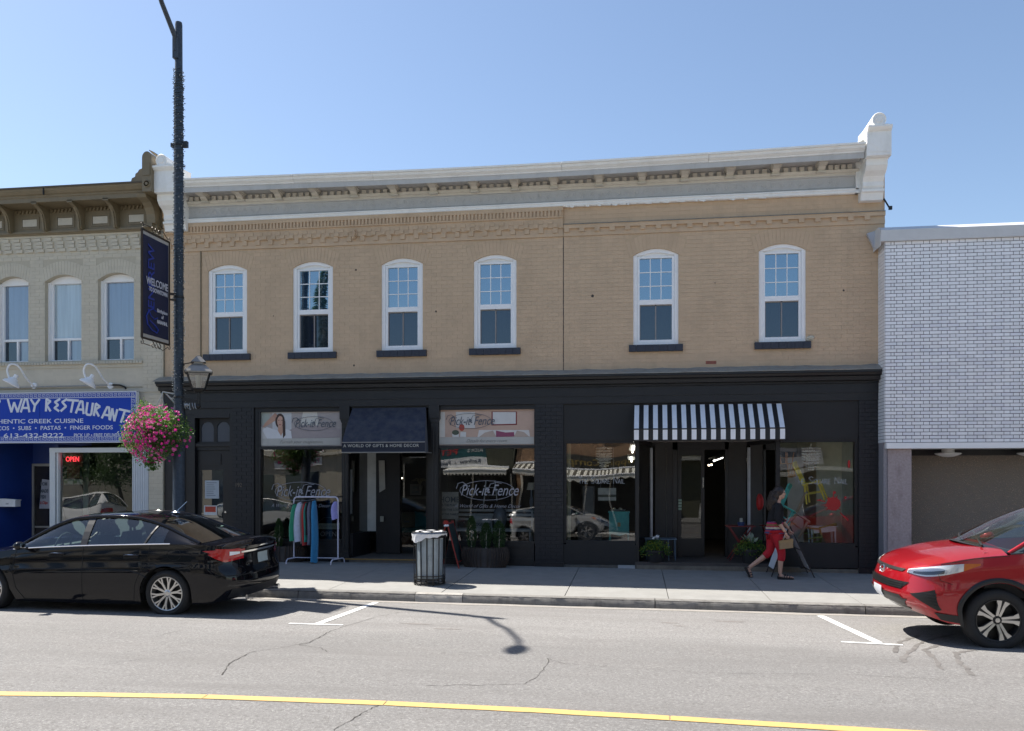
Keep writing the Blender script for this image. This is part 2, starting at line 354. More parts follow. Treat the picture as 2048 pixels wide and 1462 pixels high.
mb.build('kerb_backing', M['joint'], kb)
# pale gutter strip and markings
def strip(pts, w, z, name, m, jit=0., **kw):
    mb = MB(); P = [Vector((p[0], p[1], 0)) for p in pts]; ed = []
    for i, p in enumerate(P):
        d = (P[min(i+1, len(P)-1)]-P[max(i-1, 0)]).normalized(); q = Vector((-d.y, d.x, 0)); ww = w[i] if isinstance(w, list) else w
        a = p+q*(ww/2+rnd.uniform(-jit, jit)); b = p-q*(ww/2+rnd.uniform(-jit, jit)); a.y = min(a.y, -3.745); b.y = min(b.y, -3.745); ed.append(((a.x, a.y, gz(a.x, a.y)+z), (b.x, b.y, gz(b.x, b.y)+z)))
    for e, f in zip(ed, ed[1:]): mb.quad(e[0], e[1], f[1], f[0])
    return mb.build(name, m, kind='structure', keep=True, **kw)
def dens(pts, n):
    o = []
    for a, b in zip(pts, pts[1:]): o += [(a[0]+(b[0]-a[0])*i/n, a[1]+(b[1]-a[1])*i/n) for i in range(n)]
    return o+[pts[-1]]
M['gutter'] = mat('gutter_dust', (.27,.25,.225), .95, var=.12, sc=12, bump=.3)
strip(dens([(x, -3.86+.015*math.sin(x*1.7)) for x in range(-30, 31)], 3), .2, .004, 'gutter', M['gutter'], .03)
yl = [GP(*p) for p in ((0,1388),(205,1390),(410,1394),(770,1407),(1060,1421),(1340,1437),(1720,1460))]
yl = [(-40,-11.6),(-20,-11),(-8,-10.5)]+yl+[(3.5,-10.25),(8,-10.4),(30,-11.4)]
ys = dens(yl, 8); i0 = min(range(len(ys)), key=lambda i: abs(ys[i][0]-GP(770,1407)[0])); i1 = min(range(len(ys)), key=lambda i: abs(ys[i][0]-GP(410,1394)[0])); i2 = min(range(len(ys)), key=lambda i: abs(ys[i][0]-GP(1340,1437)[0]))
for a, b in ((0, i1), (i1, i0), (i0, i2), (i2, len(ys)-1)):
    q = ys[a:b+1]; q[0] = (q[0][0]+.004, q[0][1]); q[-1] = (q[-1][0]-.004, q[-1][1])
    strip(q, .115, .005, 'yellow_line', M['roadyellow'], .003)
strip(dens([(-4.0,-3.98),(-4.09,-6.22)], 10), .10, .005, 'parking_line', M['roadwhite'], .004)
strip(dens([(-4.46,-6.27),(-3.74,-6.25)], 10), .07, .0065, 'parking_line', M['roadwhite'], .004)
strip(dens([(2.66,-4.03),(2.86,-6.24)], 10), .11, .005, 'parking_line', M['roadwhite'], .004)
strip(dens([(2.43,-6.28),(3.10,-6.36)], 10), .07, .0065, 'parking_line', M['roadwhite'], .004)
def crack(px, w=.012, jit=.05, name='road_crack', m=None, n=7):
    P = [GP(*p) for p in px]; P = dens(P, n); P = [(x+rnd.uniform(-jit, jit)*.6, y+rnd.uniform(-jit, jit)) for x, y in P]
    strip(P, [w*rnd.uniform(.3, 1.5) for _ in P], .004, name, m or M['crack'])
crack([(445,1350),(457,1328),(500,1305),(560,1296),(620,1285),(650,1268),(662,1262)], .010, .02)
crack([(620,1285),(600,1290),(640,1296),(655,1304)], .006, .02)
crack([(662,1262),(700,1250),(760,1232),(800,1225)], .006, .02)
crack([(768,1407),(735,1420),(700,1442),(668,1460)], .007, .02)
crack([(1098,1318),(1080,1350),(1050,1368),(960,1370),(850,1372)], .007, .03)
crack([(1098,1318),(1130,1328),(1400,1345),(1700,1350),(1900,1360)], .005, .02)
crack([(310,1275),(330,1268),(360,1262)], .006, .02)
crack([(205,1330),(300,1316),(380,1302)], .004, .02)
crack([(1490,1262),(1560,1272),(1600,1275)], .004, .02)
# damp streaks under the red car
for px in ([(1905,1268),(1860,1280),(1835,1290),(1812,1310),(1806,1325)], [(1880,1290),(1850,1300),(1870,1320),(1880,1338)], [(1950,1300),(1915,1305),(1920,1325),(1945,1350)], [(1840,1270),(1800,1285),(1790,1305)]):
    P = dens([GP(*p) for p in px], 6); strip([(x+rnd.uniform(-.02,.02), y+rnd.uniform(-.02,.02)) for x, y in P], [.05*rnd.uniform(.5, 1.6) for _ in P], .003, 'damp_streak', M['stain'])
def patch(px, rx, ry, name='road_stain', m=None, z=.002):
    x, y = GP(*px); mb = MB(); n = 18; q = []
    for k in range(n):
        a = 2*math.pi*k/n; f = rnd.uniform(.65, 1.2); X_, Y_ = x+rx*f*math.cos(a), y+ry*f*math.sin(a); q.append((X_, Y_, gz(X_, Y_)+z))
    mb.quad(*q); mb.build(name, m or M['stain2'], kind='structure', keep=True)
M['stain2'] = mat('oil_stain', (.165,.15,.14), .85, var=.2, sc=14)
patch((835,1248), .22, .05); patch((893,1258), .2, .04); patch((1340,1246), .12, .035); patch((1362,1252), .12, .03); patch((1460,1243), .2, .05)
# ------------------------------------------------------------------ brick layer
BRK = {}
def brick_mesh(key, w, h, d, m, n=5, ro=.002):
    if key in BRK: return BRK[key]
    L = []
    for k in range(n):
        mb = MB(); j = lambda: rnd.uniform(-ro, ro)
        mb.hexa([(-w/2, -d+j(), -h/2+j()), (w/2, -d+j(), -h/2+j()), (w/2, 0, -h/2), (-w/2, 0, -h/2), (-w/2, -d+j(), h/2+j()), (w/2, -d+j(), h/2+j()), (w/2, 0, h/2), (-w/2, 0, h/2)])
        L.append(mb.mesh('brick', m[k % len(m)] if isinstance(m, list) else m))
    BRK[key] = L; return L
def lay(parent, key, x0, x1, z0, z1, y, m, cell=(.215,.078), gap=.007, d=.006, holes=(), parts=300, bond='run', inside=None, head=.1, jit=.0012):
    """courses of bricks on a face looking towards -y; full bricks nearest the middle become parts, the rest one joined part"""
    rows = max(1, round((z1-z0)/cell[1])); ch = (z1-z0)/rows; full = []; rest = MB()
    for r in range(rows):
        za, zb = z0+r*ch+gap/2, z0+(r+1)*ch-gap/2; x = x0-(cell[0]/2 if r % 2 and bond == 'run' else 0); k = 0
        if bond == 'flem':
            x = x0; seq = []
            if r % 2: seq = [head, head*.55]
            nxt = 0
        while x < x1-1e-4:
            if bond == 'flem':
                if seq: wd = seq.pop(0)
                else: wd = (cell[0] if (nxt % 2 == 0) else head); nxt += 1
            else: wd = cell[0] if k % 6 or r % 6 else cell[0]
            k += 1; a, b = max(x, x0)+gap/2, min(x+wd, x1)-gap/2; x += wd
            if b-a < .015: continue
            segs = [(a, b)]
            for hx0, hx1, hz0, hz1 in holes:
                if zb <= hz0+.001 or za >= hz1-.001: continue
                ns = []
                for p, q in segs:
                    if q <= hx0 or p >= hx1: ns.append((p, q)); continue
                    if p < hx0: ns.append((p, hx0))
                    if q > hx1: ns.append((hx1, q))
                segs = ns
            for p, q in segs:
                if q-p < .012: continue
                if inside and not inside((p+q)/2, (za+zb)/2): continue
                if abs((q-p)-(cell[0]-gap)) < .004: full.append((p, q, za, zb))
                else:
                    t = rnd.uniform(-jit, jit); rest.box(p, y-d+t, za, q, y, zb)
    cx, cz = (x0+x1)/2, z0
    full.sort(key=lambda f: abs((f[0]+f[1])/2-cx)*.4+abs(f[3]-cz))
    mm = brick_mesh(key, cell[0]-gap, ch-gap, d, m)
    for i, (p, q, za, zb) in enumerate(full):
        t = rnd.uniform(-jit, jit)
        if i < parts: place(rnd.choice(mm), 'brick', parent, ((p+q)/2, y+t, (za+zb)/2))
        else: rest.box(p, y-d+t, za, q, y, zb)
    if rest.f: rest.build('brick_courses', m[0] if isinstance(m, list) else m, parent, kind='stuff')
# ------------------------------------------------------------------ tan two-storey building
BX0, BX1, SEAM = -9.88, 4.66, -1.40
B = thing('brick_building', 'tan painted two-storey brick building with black shopfronts and a pale cornice', 'building', (-2.6, 3, 0))
WIN = [PX(455), PX(625.5), PX(804), PX(990), PX(1311.5), PX(1564.5)]
ZB, ZS, ZC, HW = 4.37, 6.13, 6.255, .435       # window foot, spring, crown, half width
mb = MB()                                       # wall core with real window openings
def wallband(x0, x1, z0, z1, y0, y1): mb.box(x0, y0, z0, x1, y1, z1)
xs = [BX0]
for c in WIN: xs += [c-HW, c+HW]
xs.append(BX1)
for i in range(0, len(xs), 2): wallband(xs[i], xs[i+1], ZB, ZC, .0, .3)
wallband(BX0, BX1, 3.4, ZB, .0, .3); wallband(BX0, BX1, ZC, 7.75, .0, .3)
for c in WIN:                                   # pieces filling the corners above the arches
    for k in range(8):
        a, b = c-HW+HW*2*k/8, c-HW+HW*2*(k+1)/8; f = lambda x: ZS+(ZC-ZS)*(1-((x-c)/HW)**2)
        mb.hexa([(a,.0,f(a)),(b,.0,f(b)),(b,.3,f(b)),(a,.3,f(a)),(a,.0,ZC),(b,.0,ZC),(b,.3,ZC),(a,.3,ZC)])
wallband(BX0, BX0+.3, -.3, 7.9, .3, 14); wallband(BX1-.3, BX1, -.3, 7.9, .3, 14); wallband(BX0, BX1, 7.2, 7.3, .3, 14); wallband(BX0, BX1, -.3, 7.9, 14, 14.3)
wallband(BX0+.3, BX1-.3, 3.5, 3.6, .3, 14)
mb.build('wall', M['tan_joint'], B)
ARCH = []
mb = MB()
for c in WIN:                                   # rowlock arch over each window
    n = 15
    for k in range(n):
        t0 = -1.15+2.30*k/n+.006; t1 = -1.15+2.30*(k+1)/n-.006
        q = []
        for t, rr in ((t0, 0), (t1, 0), (t1, .30), (t0, .30)):
            x = c+HW*t*(1+rr*.55); z = ZS+(ZC-ZS)*(1-min(1.6, t*t))+rr; q.append((x, z))
        if k in (0, n-1): q = [(p[0], max(p[1], ZS-.03)) for p in q]
        mb.prism([q[0], q[1], q[2], q[3]], 'y', -.0048+rnd.uniform(-.0005,.0005), .0)
mb.build('arch_brick', M['tan'], B, kind='stuff')
holes = []
for c in WIN:
    holes += [(c-HW, c+HW, ZB, ZS+.01), (c-.52, c+.52, 4.235, ZB)]+[(c-w_, c+w_, a_, b_) for w_, a_, b_ in ((.51,ZS-.02,ZS+.06),(.53,ZS+.06,ZS+.14),(.56,ZS+.14,ZS+.22),(.59,ZS+.22,ZS+.30),(.45,ZS+.30,ZS+.375),(.26,ZS+.375,ZS+.43))]
lay(B, 'tan', BX0, SEAM, 3.87, 6.555, .0, M['tan'], holes=holes, parts=170, gap=.005, d=.004, jit=.0007)
lay(B, 'tan', SEAM+.012, BX1, 3.87, 6.555, .0, M['tan'], holes=holes, parts=110, gap=.005, d=.004, jit=.0007)
lay(B, 'tan', SEAM+.012, BX1, 6.80, 7.13, .0, M['tan'], parts=20, gap=.005, d=.004)
mb = MB(); mb.box(-1.19+BX0*0-7.87-.03, -.004, 4.1, -9.02, .001, 6.5)
# corbel bands
mb = MB(); mb.box(BX0, -.03, 6.555, SEAM, .0, 6.62); mb.box(BX0, -.02, 6.62, SEAM, .0, 6.72); mb.box(BX0, -.05, 6.72, SEAM, .0, 6.80); mb.box(BX0, -.045, 6.80, SEAM, .0, 6.92)
mb.box(BX0, -.075, 6.92, SEAM, .0, 6.95); mb.box(BX0, -.055, 6.95, SEAM, .0, 7.055); mb.box(BX0, -.085, 7.055, SEAM, .0, 7.135)
mb.box(SEAM+.012, -.025, 6.555, BX1, .0, 6.63); mb.box(SEAM+.012, -.012, 6.63, BX1, .0, 6.70); mb.box(SEAM+.012, -.055, 6.70, BX1, .0, 6.775)
mb.build('corbel_band', M['tan'], B)
mm = brick_mesh('corb', .092, .068, .022, M['tan'], 3); x = BX0+.1; k = 0
while x < SEAM-.05:
    place(rnd.choice(mm), 'corbel_brick', B, (x, -.052 if k % 2 == 0 else -.034, 6.765+(.0 if k % 2 == 0 else .075))); x += .098; k += 1
x = BX0+.12; mm = brick_mesh('dent', .095, .095, .03, M['tan'], 3)
while x < SEAM-.04: place(rnd.choice(mm), 'dentil_brick', B, (x, -.021, 6.672)); x += .283
mm = brick_mesh('dent2', .10, .072, .04, M['tan'], 3); x = SEAM+.075
while x < BX1-.03: place(rnd.choice(mm), 'dentil_brick', B, (x, -.013, 6.666)); x += .298
mb = MB(); x = BX0+.03
while x < SEAM-.03: mb.box(x, -.083+rnd.uniform(-.003,.003), 6.951, x+.042, -.055, 7.054); x += .0735
mb.build('soldier_brick', M['tan'], B, kind='stuff')
mb = MB(); mb.hexa([(SEAM+.012,-.075,6.775),(BX1,-.075,6.775),(BX1,0,6.775),(SEAM+.012,0,6.775),(SEAM+.012,-.07,6.785),(BX1,-.07,6.785),(BX1,0,6.81),(SEAM+.012,0,6.81)]); mb.build('ledge_flashing', M['flash'], B)
mb = MB(); mb.box(-9.07,-.012,4.1,-9.045,.0,6.56); mb.tube([(-9.06,-.02,6.56),(-9.06,-.02,4.2)], .008, 5); mb.build('downlead', M['olive'], B)
mb = MB(); px0 = PX(1122, 0)
z = 3.9
while z < 6.5: h = rnd.uniform(.04, .12); mb.box(SEAM-.002+rnd.uniform(-.002,.002), -.0065, z, SEAM+.012, .0, z+h); z += h+.005
mb.build('seam_joint', M['joint'], B)
# cornice: a moulding that sags a little
def sag(x):
    t = (x+9.2)/(13.6); return -.075*math.sin(math.pi*min(1, max(0, t)))**1.2+.0+(.05*t if t > .6 else 0)*0
def mould(prof, x0, x1, name, m, n=24, sg=1., smooth=0, lab=None):
    mb = MB(); P = len(prof)
    def f(u, v): x = x0+(x1-x0)*u; q = prof[round(v*(P-1))]; return (x, q[0], q[1]+sag(x)*sg)
    mb.grid(f, n, P-1, flip=True)
    for u in (0, 1):
        e = [f(u, i/(P-1)) for i in range(P)]; mb.quad(*(e if u else e[::-1]))
    return mb.build(name, m, B, smooth=smooth, label=lab)
CX0, CX1 = PX(352, -.3), PX(1726, -.4)
mould([(0,7.13),(-.07,7.13),(-.085,7.15),(-.085,7.185),(-.10,7.195),(-.10,7.218),(0,7.235)], CX0, CX1, 'white_band', M['white'], sg=.0)
mould([(0,7.22),(-.035,7.22),(-.035,7.255),(-.05,7.262),(-.05,7.27),(-.03,7.275),(-.03,7.46),(-.06,7.47),(-.06,7.49),(0,7.49)], CX0, CX1, 'frieze', M['greyp'], sg=.15)
mould([(0,7.485),(-.06,7.485),(-.07,7.52),(-.10,7.53),(-.12,7.56),(-.13,7.575),(0,7.58)], CX0, CX1, 'bed_moulding', M['greyw'], sg=.3)
mould([(0,7.57),(-.06,7.57),(-.06,7.70),(-.10,7.71),(-.46,7.71),(-.46,7.64),(-.50,7.635),(-.505,7.72),(-.52,7.745),(0,7.75)], CX0, CX1, 'soffit_and_fascia', M['greyp'], sg=.8)
cp = [(0,7.74),(-.52,7.74),(-.525,7.76),(-.55,7.775),(-.585,7.80),(-.60,7.84),(-.63,7.85),(-.635,7.882),(-.60,7.89),(0,7.95)]
cx = [CX0]+[PX(p, -.6) for p in (585, 745, 1123, 1418)]+[CX1]
for k, (a, b) in enumerate(zip(cx, cx[1:])):
    mould([(p[0]+k % 2*.004, p[1]+k % 2*.004) for p in cp], a+.003, b-.003, 'crown_moulding', M['white'], 8)
mb = MB(); random.seed(3)                       # torn metal skirt under the white band at the right half
x = SEAM+.02
while x < 3.0:
    wd = rnd.uniform(.05, .25); h = rnd.uniform(0, .035) if x < 2.4 else rnd.uniform(0, .01)
    mb.prism([(x, 7.132), (x+wd, 7.132), (x+wd*.7, 7.132-h), (x+wd*.3, 7.132-h*rnd.random())], 'y', -.079, -.074); x += wd*.8
mb.build('torn_flashing', M['white'], B)
# brackets and dentils
def bracket_mesh():
    mb = MB(); pr = [(-.02,-.14),(-.10,-.14),(-.12,-.115),(-.12,-.09),(-.15,-.085),(-.19,-.05),(-.26,-.045),(-.32,-.03),(-.37,0),(-.37,.03),(-.02,.03)]
    mb.prism(pr, 'x', -.065, .065); mb.box(-.10,-.385,.0,.10,-.02,.032); mb.box(-.085,-.34,-.028,.085,-.02,.0); mb.box(-.085,-.13,-.145,.085,-.02,-.12)
    return mb.mesh('bracket', M['greyw'])
bm = bracket_mesh()
BPX = [404,476,553,627,705,785,865,947,1029,1107,1198,1284,1370,1461,1553,1645]
BXS = [PX(p, -.25) for p in BPX]
for x in BXS: place(bm, 'bracket', B, (x, -.04, 7.68+sag(x)*.8))
dm = MB().box(-.042,-.05,-.045,.042,0,.045).mesh('dentil', M['greyw'])
bb = [BXS[0]-.78]+BXS+[BXS[-1]+.7]
for a, b in zip(bb, bb[1:]):
    for k in range(4):
        x = a+.12+(b-a-.24)*(k+.5)/4
        if CX0+.05 < x < CX1-.05: place(dm, 'dentil', B, (x, -.06, 7.63+sag(x)*.6))
mb = MB()                                       # scrolling vine in relief on the frieze
x = CX0+.2; k = 0
while x < CX1-.2:
    r = .062; cz = 7.365+sag(x)*.15; up = 1 if k % 2 else -1; pts = []
    for i in range(20):
        a = i/19*math.pi*3.1; rr = r*(1-i/24); pts.append((x+up*0+rr*math.cos(a*up+math.pi/2*up), -.031, cz+rr*math.sin(a*up+math.pi/2*up)*1.05))
    pts.append((pts[-1][0], -.031, pts[-1][2])); mb.tube(pts[:-1], .007, 4, cap=False)
    mb.tube([(x, -.031, cz+r*up*-.0+r*1.05), (x+.085, -.031, cz+.02), (x+.17, -.031, cz-r*.9)] if up > 0 else [(x, -.031, cz-r*1.05), (x+.085, -.031, cz-.02), (x+.17, -.031, cz+r*.9)], .007, 4, cap=False)
    x += .172; k += 1
mb.build('vine_relief', mat('relief_paint', (.52,.52,.515), .5, var=0), B, kind='stuff')
# white console posts at both ends
def post(x0, x1):
    mb = MB(); p = mb.build
    e = B
    m1 = MB(); m1.prism([(0,7.62),(-.60,7.62),(-.62,7.63),(-.62,8.06),(-.66,8.08),(-.70,8.12),(-.70,8.15),(0,8.22)], 'x', x0, x1); m1.box(x0+.03,-.628,7.69,x1-.03,-.615,8.0)
    r = m1.build('end_post', M['white'], e)
    m2 = MB(); pr = [(0,7.62),(-.50,7.62),(-.49,7.50),(-.42,7.42),(-.30,7.36),(-.24,7.28),(-.25,7.2),(-.20,7.14),(0,7.14)]
    m2.prism(pr, 'x', x0+.02, x1-.03); m2.prism([(0,7.14),(-.25,7.14),(-.25,7.10),(-.20,7.085),(-.17,7.0),(-.16,6.96),(0,6.96)], 'x', x0, x1-.02); m2.build('console', M['white'], r, smooth=20)
    m3 = MB(); c = (x0+x1)/2; m3.lathe([(.0,-.70),(.05,-.70),(.06,-.685),(.10,-.685),(.115,-.70),(.125,-.69),(.125,-.05),(0,-.05)], (c-.02,0,8.25), 20, 'y')
    m3.box(x0+.04,-.6,8.15,x1-.04,-.1,8.2); m3.prism([(c-.14,8.26),(c+.05,8.36),(c+.1,8.12),(x0-.10,7.95),(x0-.12,7.93)], 'y', -.45, -.1); m3.build('scroll', M['white'], r, smooth=35)
    m4 = MB(); m4.prism([(c, 7.72),(x1-.05, 7.86),(c, 7.98),(x0+.05, 7.86)], 'y', -.633, -.62); m4.build('diamond_relief', M['white'], r)
post(PX(1735,-.65), PX(1784,-.65)); post(PX(304,-.65), PX(349,-.65))
mb = MB(); mb.box(CX1-.05,-.1,7.13,PX(1735,-.3),.0,7.7); mb.build('post_backing', M['white'], B)
# upstairs windows
def upwin(c):
    f = MB(); y0 = .03
    f.box(c-HW, y0, ZB, c-HW+.075, .16, ZS); f.box(c+HW-.075, y0, ZB, c+HW, .16, ZS); f.box(c-HW+.075, y0, ZB, c+HW-.075, .16, ZB+.065)
    n = 10
    g = lambda x, k: ZS+k+(ZC-ZS-.0)*(1-((x-c)/HW)**2)
    for k in range(n):
        a, b = c-HW+HW*2*k/n, c-HW+HW*2*(k+1)/n
        lo = lambda x: max(ZS-.0, g(x, -.07))
        f.hexa([(a,y0,lo(a)),(b,y0,lo(b)),(b,.16,lo(b)),(a,.16,lo(a)),(a,y0,g(a,-.002)),(b,y0,g(b,-.002)),(b,.16,g(b,-.002)),(a,.16,g(a,-.002))])
    W_ = f.build('window', M['winwhite'], B)
    t = MB(); t.box(c-HW+.075,.07,ZS-.02,c+HW-.075,.15,ZC-.03); t.build('arch_panel', M['white'], W_)
    s = MB(); a, b = c-HW+.078, c+HW-.078; zt = ZS-.02; zm = ZB+.80
    s.box(a,.055,ZB+.068,a+.045,.13,zt); s.box(b-.045,.055,ZB+.068,b,.13,zt); s.box(a+.045,.055,zt-.03,b-.045,.13,zt); s.box(a+.045,.05,zm,b-.045,.13,zm+.095)
    s.box(a+.0,.045,ZB+.068,b,.13,ZB+.105); s.build('sash', M['winwhite'], W_)
    gl = MB(); ga, gb = a+.045, b-.045; z0, z1 = zm+.095, zt-.03
    for i in range(3):
        for j in range(3):
            xa, xb = ga+(gb-ga)*i/3, ga+(gb-ga)*(i+1)/3; za, zb = z0+(z1-z0)*j/3, z0+(z1-z0)*(j+1)/3
            q = MB().quad((xa,.10,za),(xb,.10,za),(xb,.10,zb),(xa,.10,zb)); q.build('pane', M['glass_up'], W_)
    mu = MB()
    for i in (1, 2): x = ga+(gb-ga)*i/3; mu.box(x-.008,.09,z0,x+.008,.098,z1); z = z0+(z1-z0)*i/3; mu.box(ga,.088,z-.008,gb,.097,z+.008)
    mu.build('muntin', M['winwhite'], W_)
    lo = MB(); lo.quad((ga,.105,ZB+.105),(gb,.105,ZB+.105),(gb,.105,zm),(ga,.105,zm)); lo.build('screened_pane', M['glass_low'], W_)
    br = MB(); m_ = (ga+gb)/2; br.box(m_-.011,.085,ZB+.105,m_+.011,.104,zm); br.box(ga,.085,zm-.02,gb,.104,zm); br.box(ga,.085,ZB+.105,ga+.014,.104,zm-.02); br.build('slider_frame', M['screenf'], W_)
    si = MB(); n = 7
    for k in range(n):
        p, q = c-.52+1.04*k/n, c-.52+1.04*(k+1)/n; t = rnd.uniform(0,.004); si.box(p+.002,-.07-t,4.24,q-.002,.1,4.368)
    si.build('window_sill', M['navysill'], B)
M['screenf'] = mat('bronze_slider', (.27,.245,.23), .5, var=0)
for c in WIN: upwin(c)
mb = MB(); mb.box(WIN[5]+HW+.005,-.02,4.385,WIN[5]+HW+.14,.02,4.46); mb.ball((WIN[5]+HW+.09,-.02,4.44),(.07,.03,.04),8,5); mb.build('mortar_lump', M['stone'], B)
mb = MB(); x, z = PX(1422), PZ(1422,725); mb.box(x-.1,-.009,z-.03,x+.1,.02,z+.03); mb.build('bare_brick', M['red_brick'], B, label='brick with the paint flaked off')
mb = MB()
for px, py, r in ((1185,592,.03),(872,623,.02),(712,540,.02),(1687,581,.02),(1430,566,.01),(708,731,.02),(547,632,.01)): mb.ball((PX(px), -.005, PZ(px,py)), (r*.9,.01,r), 8, 5)
mb.build('wall_anchor', M['joint'], B)
mb = MB(); x, z = PX(710), PZ(710,470); mb.box(x-.03,-.1,z-.1,x+.03,-.04,z+.1); mb.tube([(x,-.1,z+.08),(x+.04,-.13,z+.02),(x-.02,-.12,z-.12)], .012, 6); mb.build('cable_clamp', M['tan'], B)
mb = MB(); x = BX1; mb.tube([(x-.02,-.02,PZ(1770,398)),(x+.06,-.04,PZ(1770,415)),(x+.1,-.04,PZ(1770,420))], .015, 6); mb.box(x+.06,-.06,PZ(1770,421),x+.12,-.02,PZ(1770,414)); mb.build('wall_hook', M['blackmetal'], B)
# ------------------------------------------------------------------ shopfront cornice and black front
mb = MB(); 
def fl(u, v):
    x = BX0-.1+(BX1-BX0+.12)*u; z = [3.915, 3.80, 3.785][round(v*2)]; y = [-.0, -.30, -.30][round(v*2)]
    return (x, y+rnd.uniform(-.004,.004), z+(rnd.uniform(-.012,.012) if v == 0 else rnd.uniform(-.003,.003)))
mb.grid(fl, 60, 2, flip=True); mb.build('cornice_flashing', M['flash'], B)
mb = MB(); mb.prism([(.02,3.38),(-.035,3.38),(-.035,3.56),(-.07,3.565),(-.07,3.60),(-.16,3.61),(-.17,3.68),(-.24,3.70),(-.26,3.74),(-.29,3.745),(-.29,3.785),(0.02,3.90)], 'x', BX0-.06, BX1-.02); mb.build('shop_cornice', M['black'], B, smooth=20)
mb = MB(); mb.box(BX0,-.02,3.24,BX1-.02,.06,3.38)
mb.box(BX0,-.012,3.40,BX1-.02,-.036,3.41); mb.build('head_beam', M['black'], B)
# brick piers, painted black
piers = [(BX0, -9.45), (-8.36, PX(508)), (PX(1070), PX(1127)), (PX(1712)+.05, BX1-.02)]
for k, (a, b) in enumerate(piers):
    z0 = -.15 if b > 0 else -.08
    mb = MB(); mb.box(a, -.0, z0, b, .35, 3.24); P_ = mb.build('brick_pier', M['blackjoint'], B)
    if k: lay(P_, 'blk', a, b, z0+.15 if k > 1 else .02, 3.24, .0, M['blackbrick'], gap=.009, d=.008, parts=0)
    else: MB().box(a,-.01,-.05,b,.0,3.24).build('pier_face', M['black'], P_)
    if k > 1: MB().box(a-.01,-.05,z0-.05,b+.01,.0,.14+z0*.5).build('pier_base', M['black'], P_)
# address figures
mb = MB(); mb.text('192', .13, (PX(470), -.011, PZ(470,974)), sx=.85, bold=-.001); mb.build('street_number', mat('faded_figures', (.16,.13,.10), .5), B)
# -- left doorway 192
D0, D1 = PX(388), PX(458)
mb = MB(); mb.box(-9.45,.02,3.12,-8.36,.3,3.24); mb.box(-9.45,.03,-.05,D0,.3,3.12); mb.box(D1,.03,-.05,-8.36,.3,3.12); mb.box(D0,.10,2.36,D1,.3,2.50); mb.box(D0-.04,.05,2.44,D1+.04,.1,2.50); mb.box(D0,.02,3.04,D1,.1,3.12)
mb.build('door_surround', M['black'], B)
tr = MB(); tr.box(D0,.12,2.50,D1,.16,2.54); F_ = tr.build('transom', M['black'], B)
M['darkblue_glass'] = mat('painted_glass', (.065,.075,.095), .35, var=.05)
fr = MB(); a0, a1 = D0+.06, D1-.01; wd = (a1-a0)/2
for i in range(2):
    c = a0+wd*(i+.5); r = wd/2-.035; n = 12; zs = 2.85-.03; top = 3.04
    arc = [(c-r*math.cos(math.pi*k/n), zs+r*math.sin(math.pi*k/n)) for k in range(n+1)]
    MB().quad(*[(q_[0],.14,q_[1]) for q_ in [(c+r,2.54),(c-r,2.54)]+arc]).build('arched_light', M['darkblue_glass'], F_)
    for k in range(n): (xa, za), (xb, zb) = arc[k], arc[k+1]; fr.hexa([(xa,.12,za),(xb,.12,zb),(xb,.15,zb),(xa,.15,za),(xa,.12,top),(xb,.12,top),(xb,.15,top),(xa,.15,top)])
    for sx_ in (-1, 1): fr.box(c+sx_*r,.12,2.54,c+sx_*wd/2,.15,top)
fr.build('transom_frame', M['blackwarm'], F_)
dr = MB(); dr.box(D0,.14,-.03,D1,.18,2.36); D_ = dr.build('door', M['black'], B)
g0, g1 = PX(402,.12), PX(446,.12); zg0, zg1 = .75, PZ(424,940,.12)
st = MB(); st.box(D0+.02,.12,.0,g0,.14,2.34); st.box(g1,.12,.0,D1-.01,.14,2.34); st.box(g0,.12,zg1,g1,.14,2.34); st.box(g0,.12,.0,g1,.14,zg0); st.box(g0+.04,.105,2.05,g1-.04,.12,2.28); st.box(g0+.05,.105,.15,g1-.05,.12,.62); st.build('door_rail', M['black'], D_)
MB().quad((g0,.132,zg0),(g1,.132,zg0),(g1,.132,zg1),(g0,.132,zg1)).build('door_glass', glass('door192_glass', refl=.10, k=1.6, body=(.02,.026,.03)), D_)
nt_ = MB(); nt_.box(PX(410,.12),.118,PZ(410,997,.12),PX(438,.12),.122,PZ(438,961,.12)); nt_.build('paper_notice', mat('paper', (.42,.46,.50), .6, var=.03), D_)
ink = M.setdefault('ink', mat('printed_ink', (.10,.12,.15), .6, var=0))
q = MB()
for k in range(7): z = PZ(424,966+k*4.2,.12); q.box(PX(413,.12),.1165,z,PX(413,.12)+rnd.uniform(.12,.24),.118,z+.011)
q.build('printed_lines', ink, D_)
q = MB(); q.box(PX(408,.12),.118,PZ(408,1030,.12),PX(434,.12),.122,PZ(434,1011,.12)); q.build('red_notice', mat('notice_white', (.6,.6,.6), .6), D_)
q = MB(); q.box(PX(410.5,.12),.1165,PZ(410,1024,.12),PX(431.5,.12),.118,PZ(434,1013,.12)); q.build('notice_red_field', mat('notice_red', (.45,.06,.03), .6), D_)
q = MB(); q.lathe([(0,-.03),(.022,-.03),(.022,0),(0,0)], (PX(452,.12),.12,1.05), 12, 'y'); q.build('handle', M['chrome'], D_)
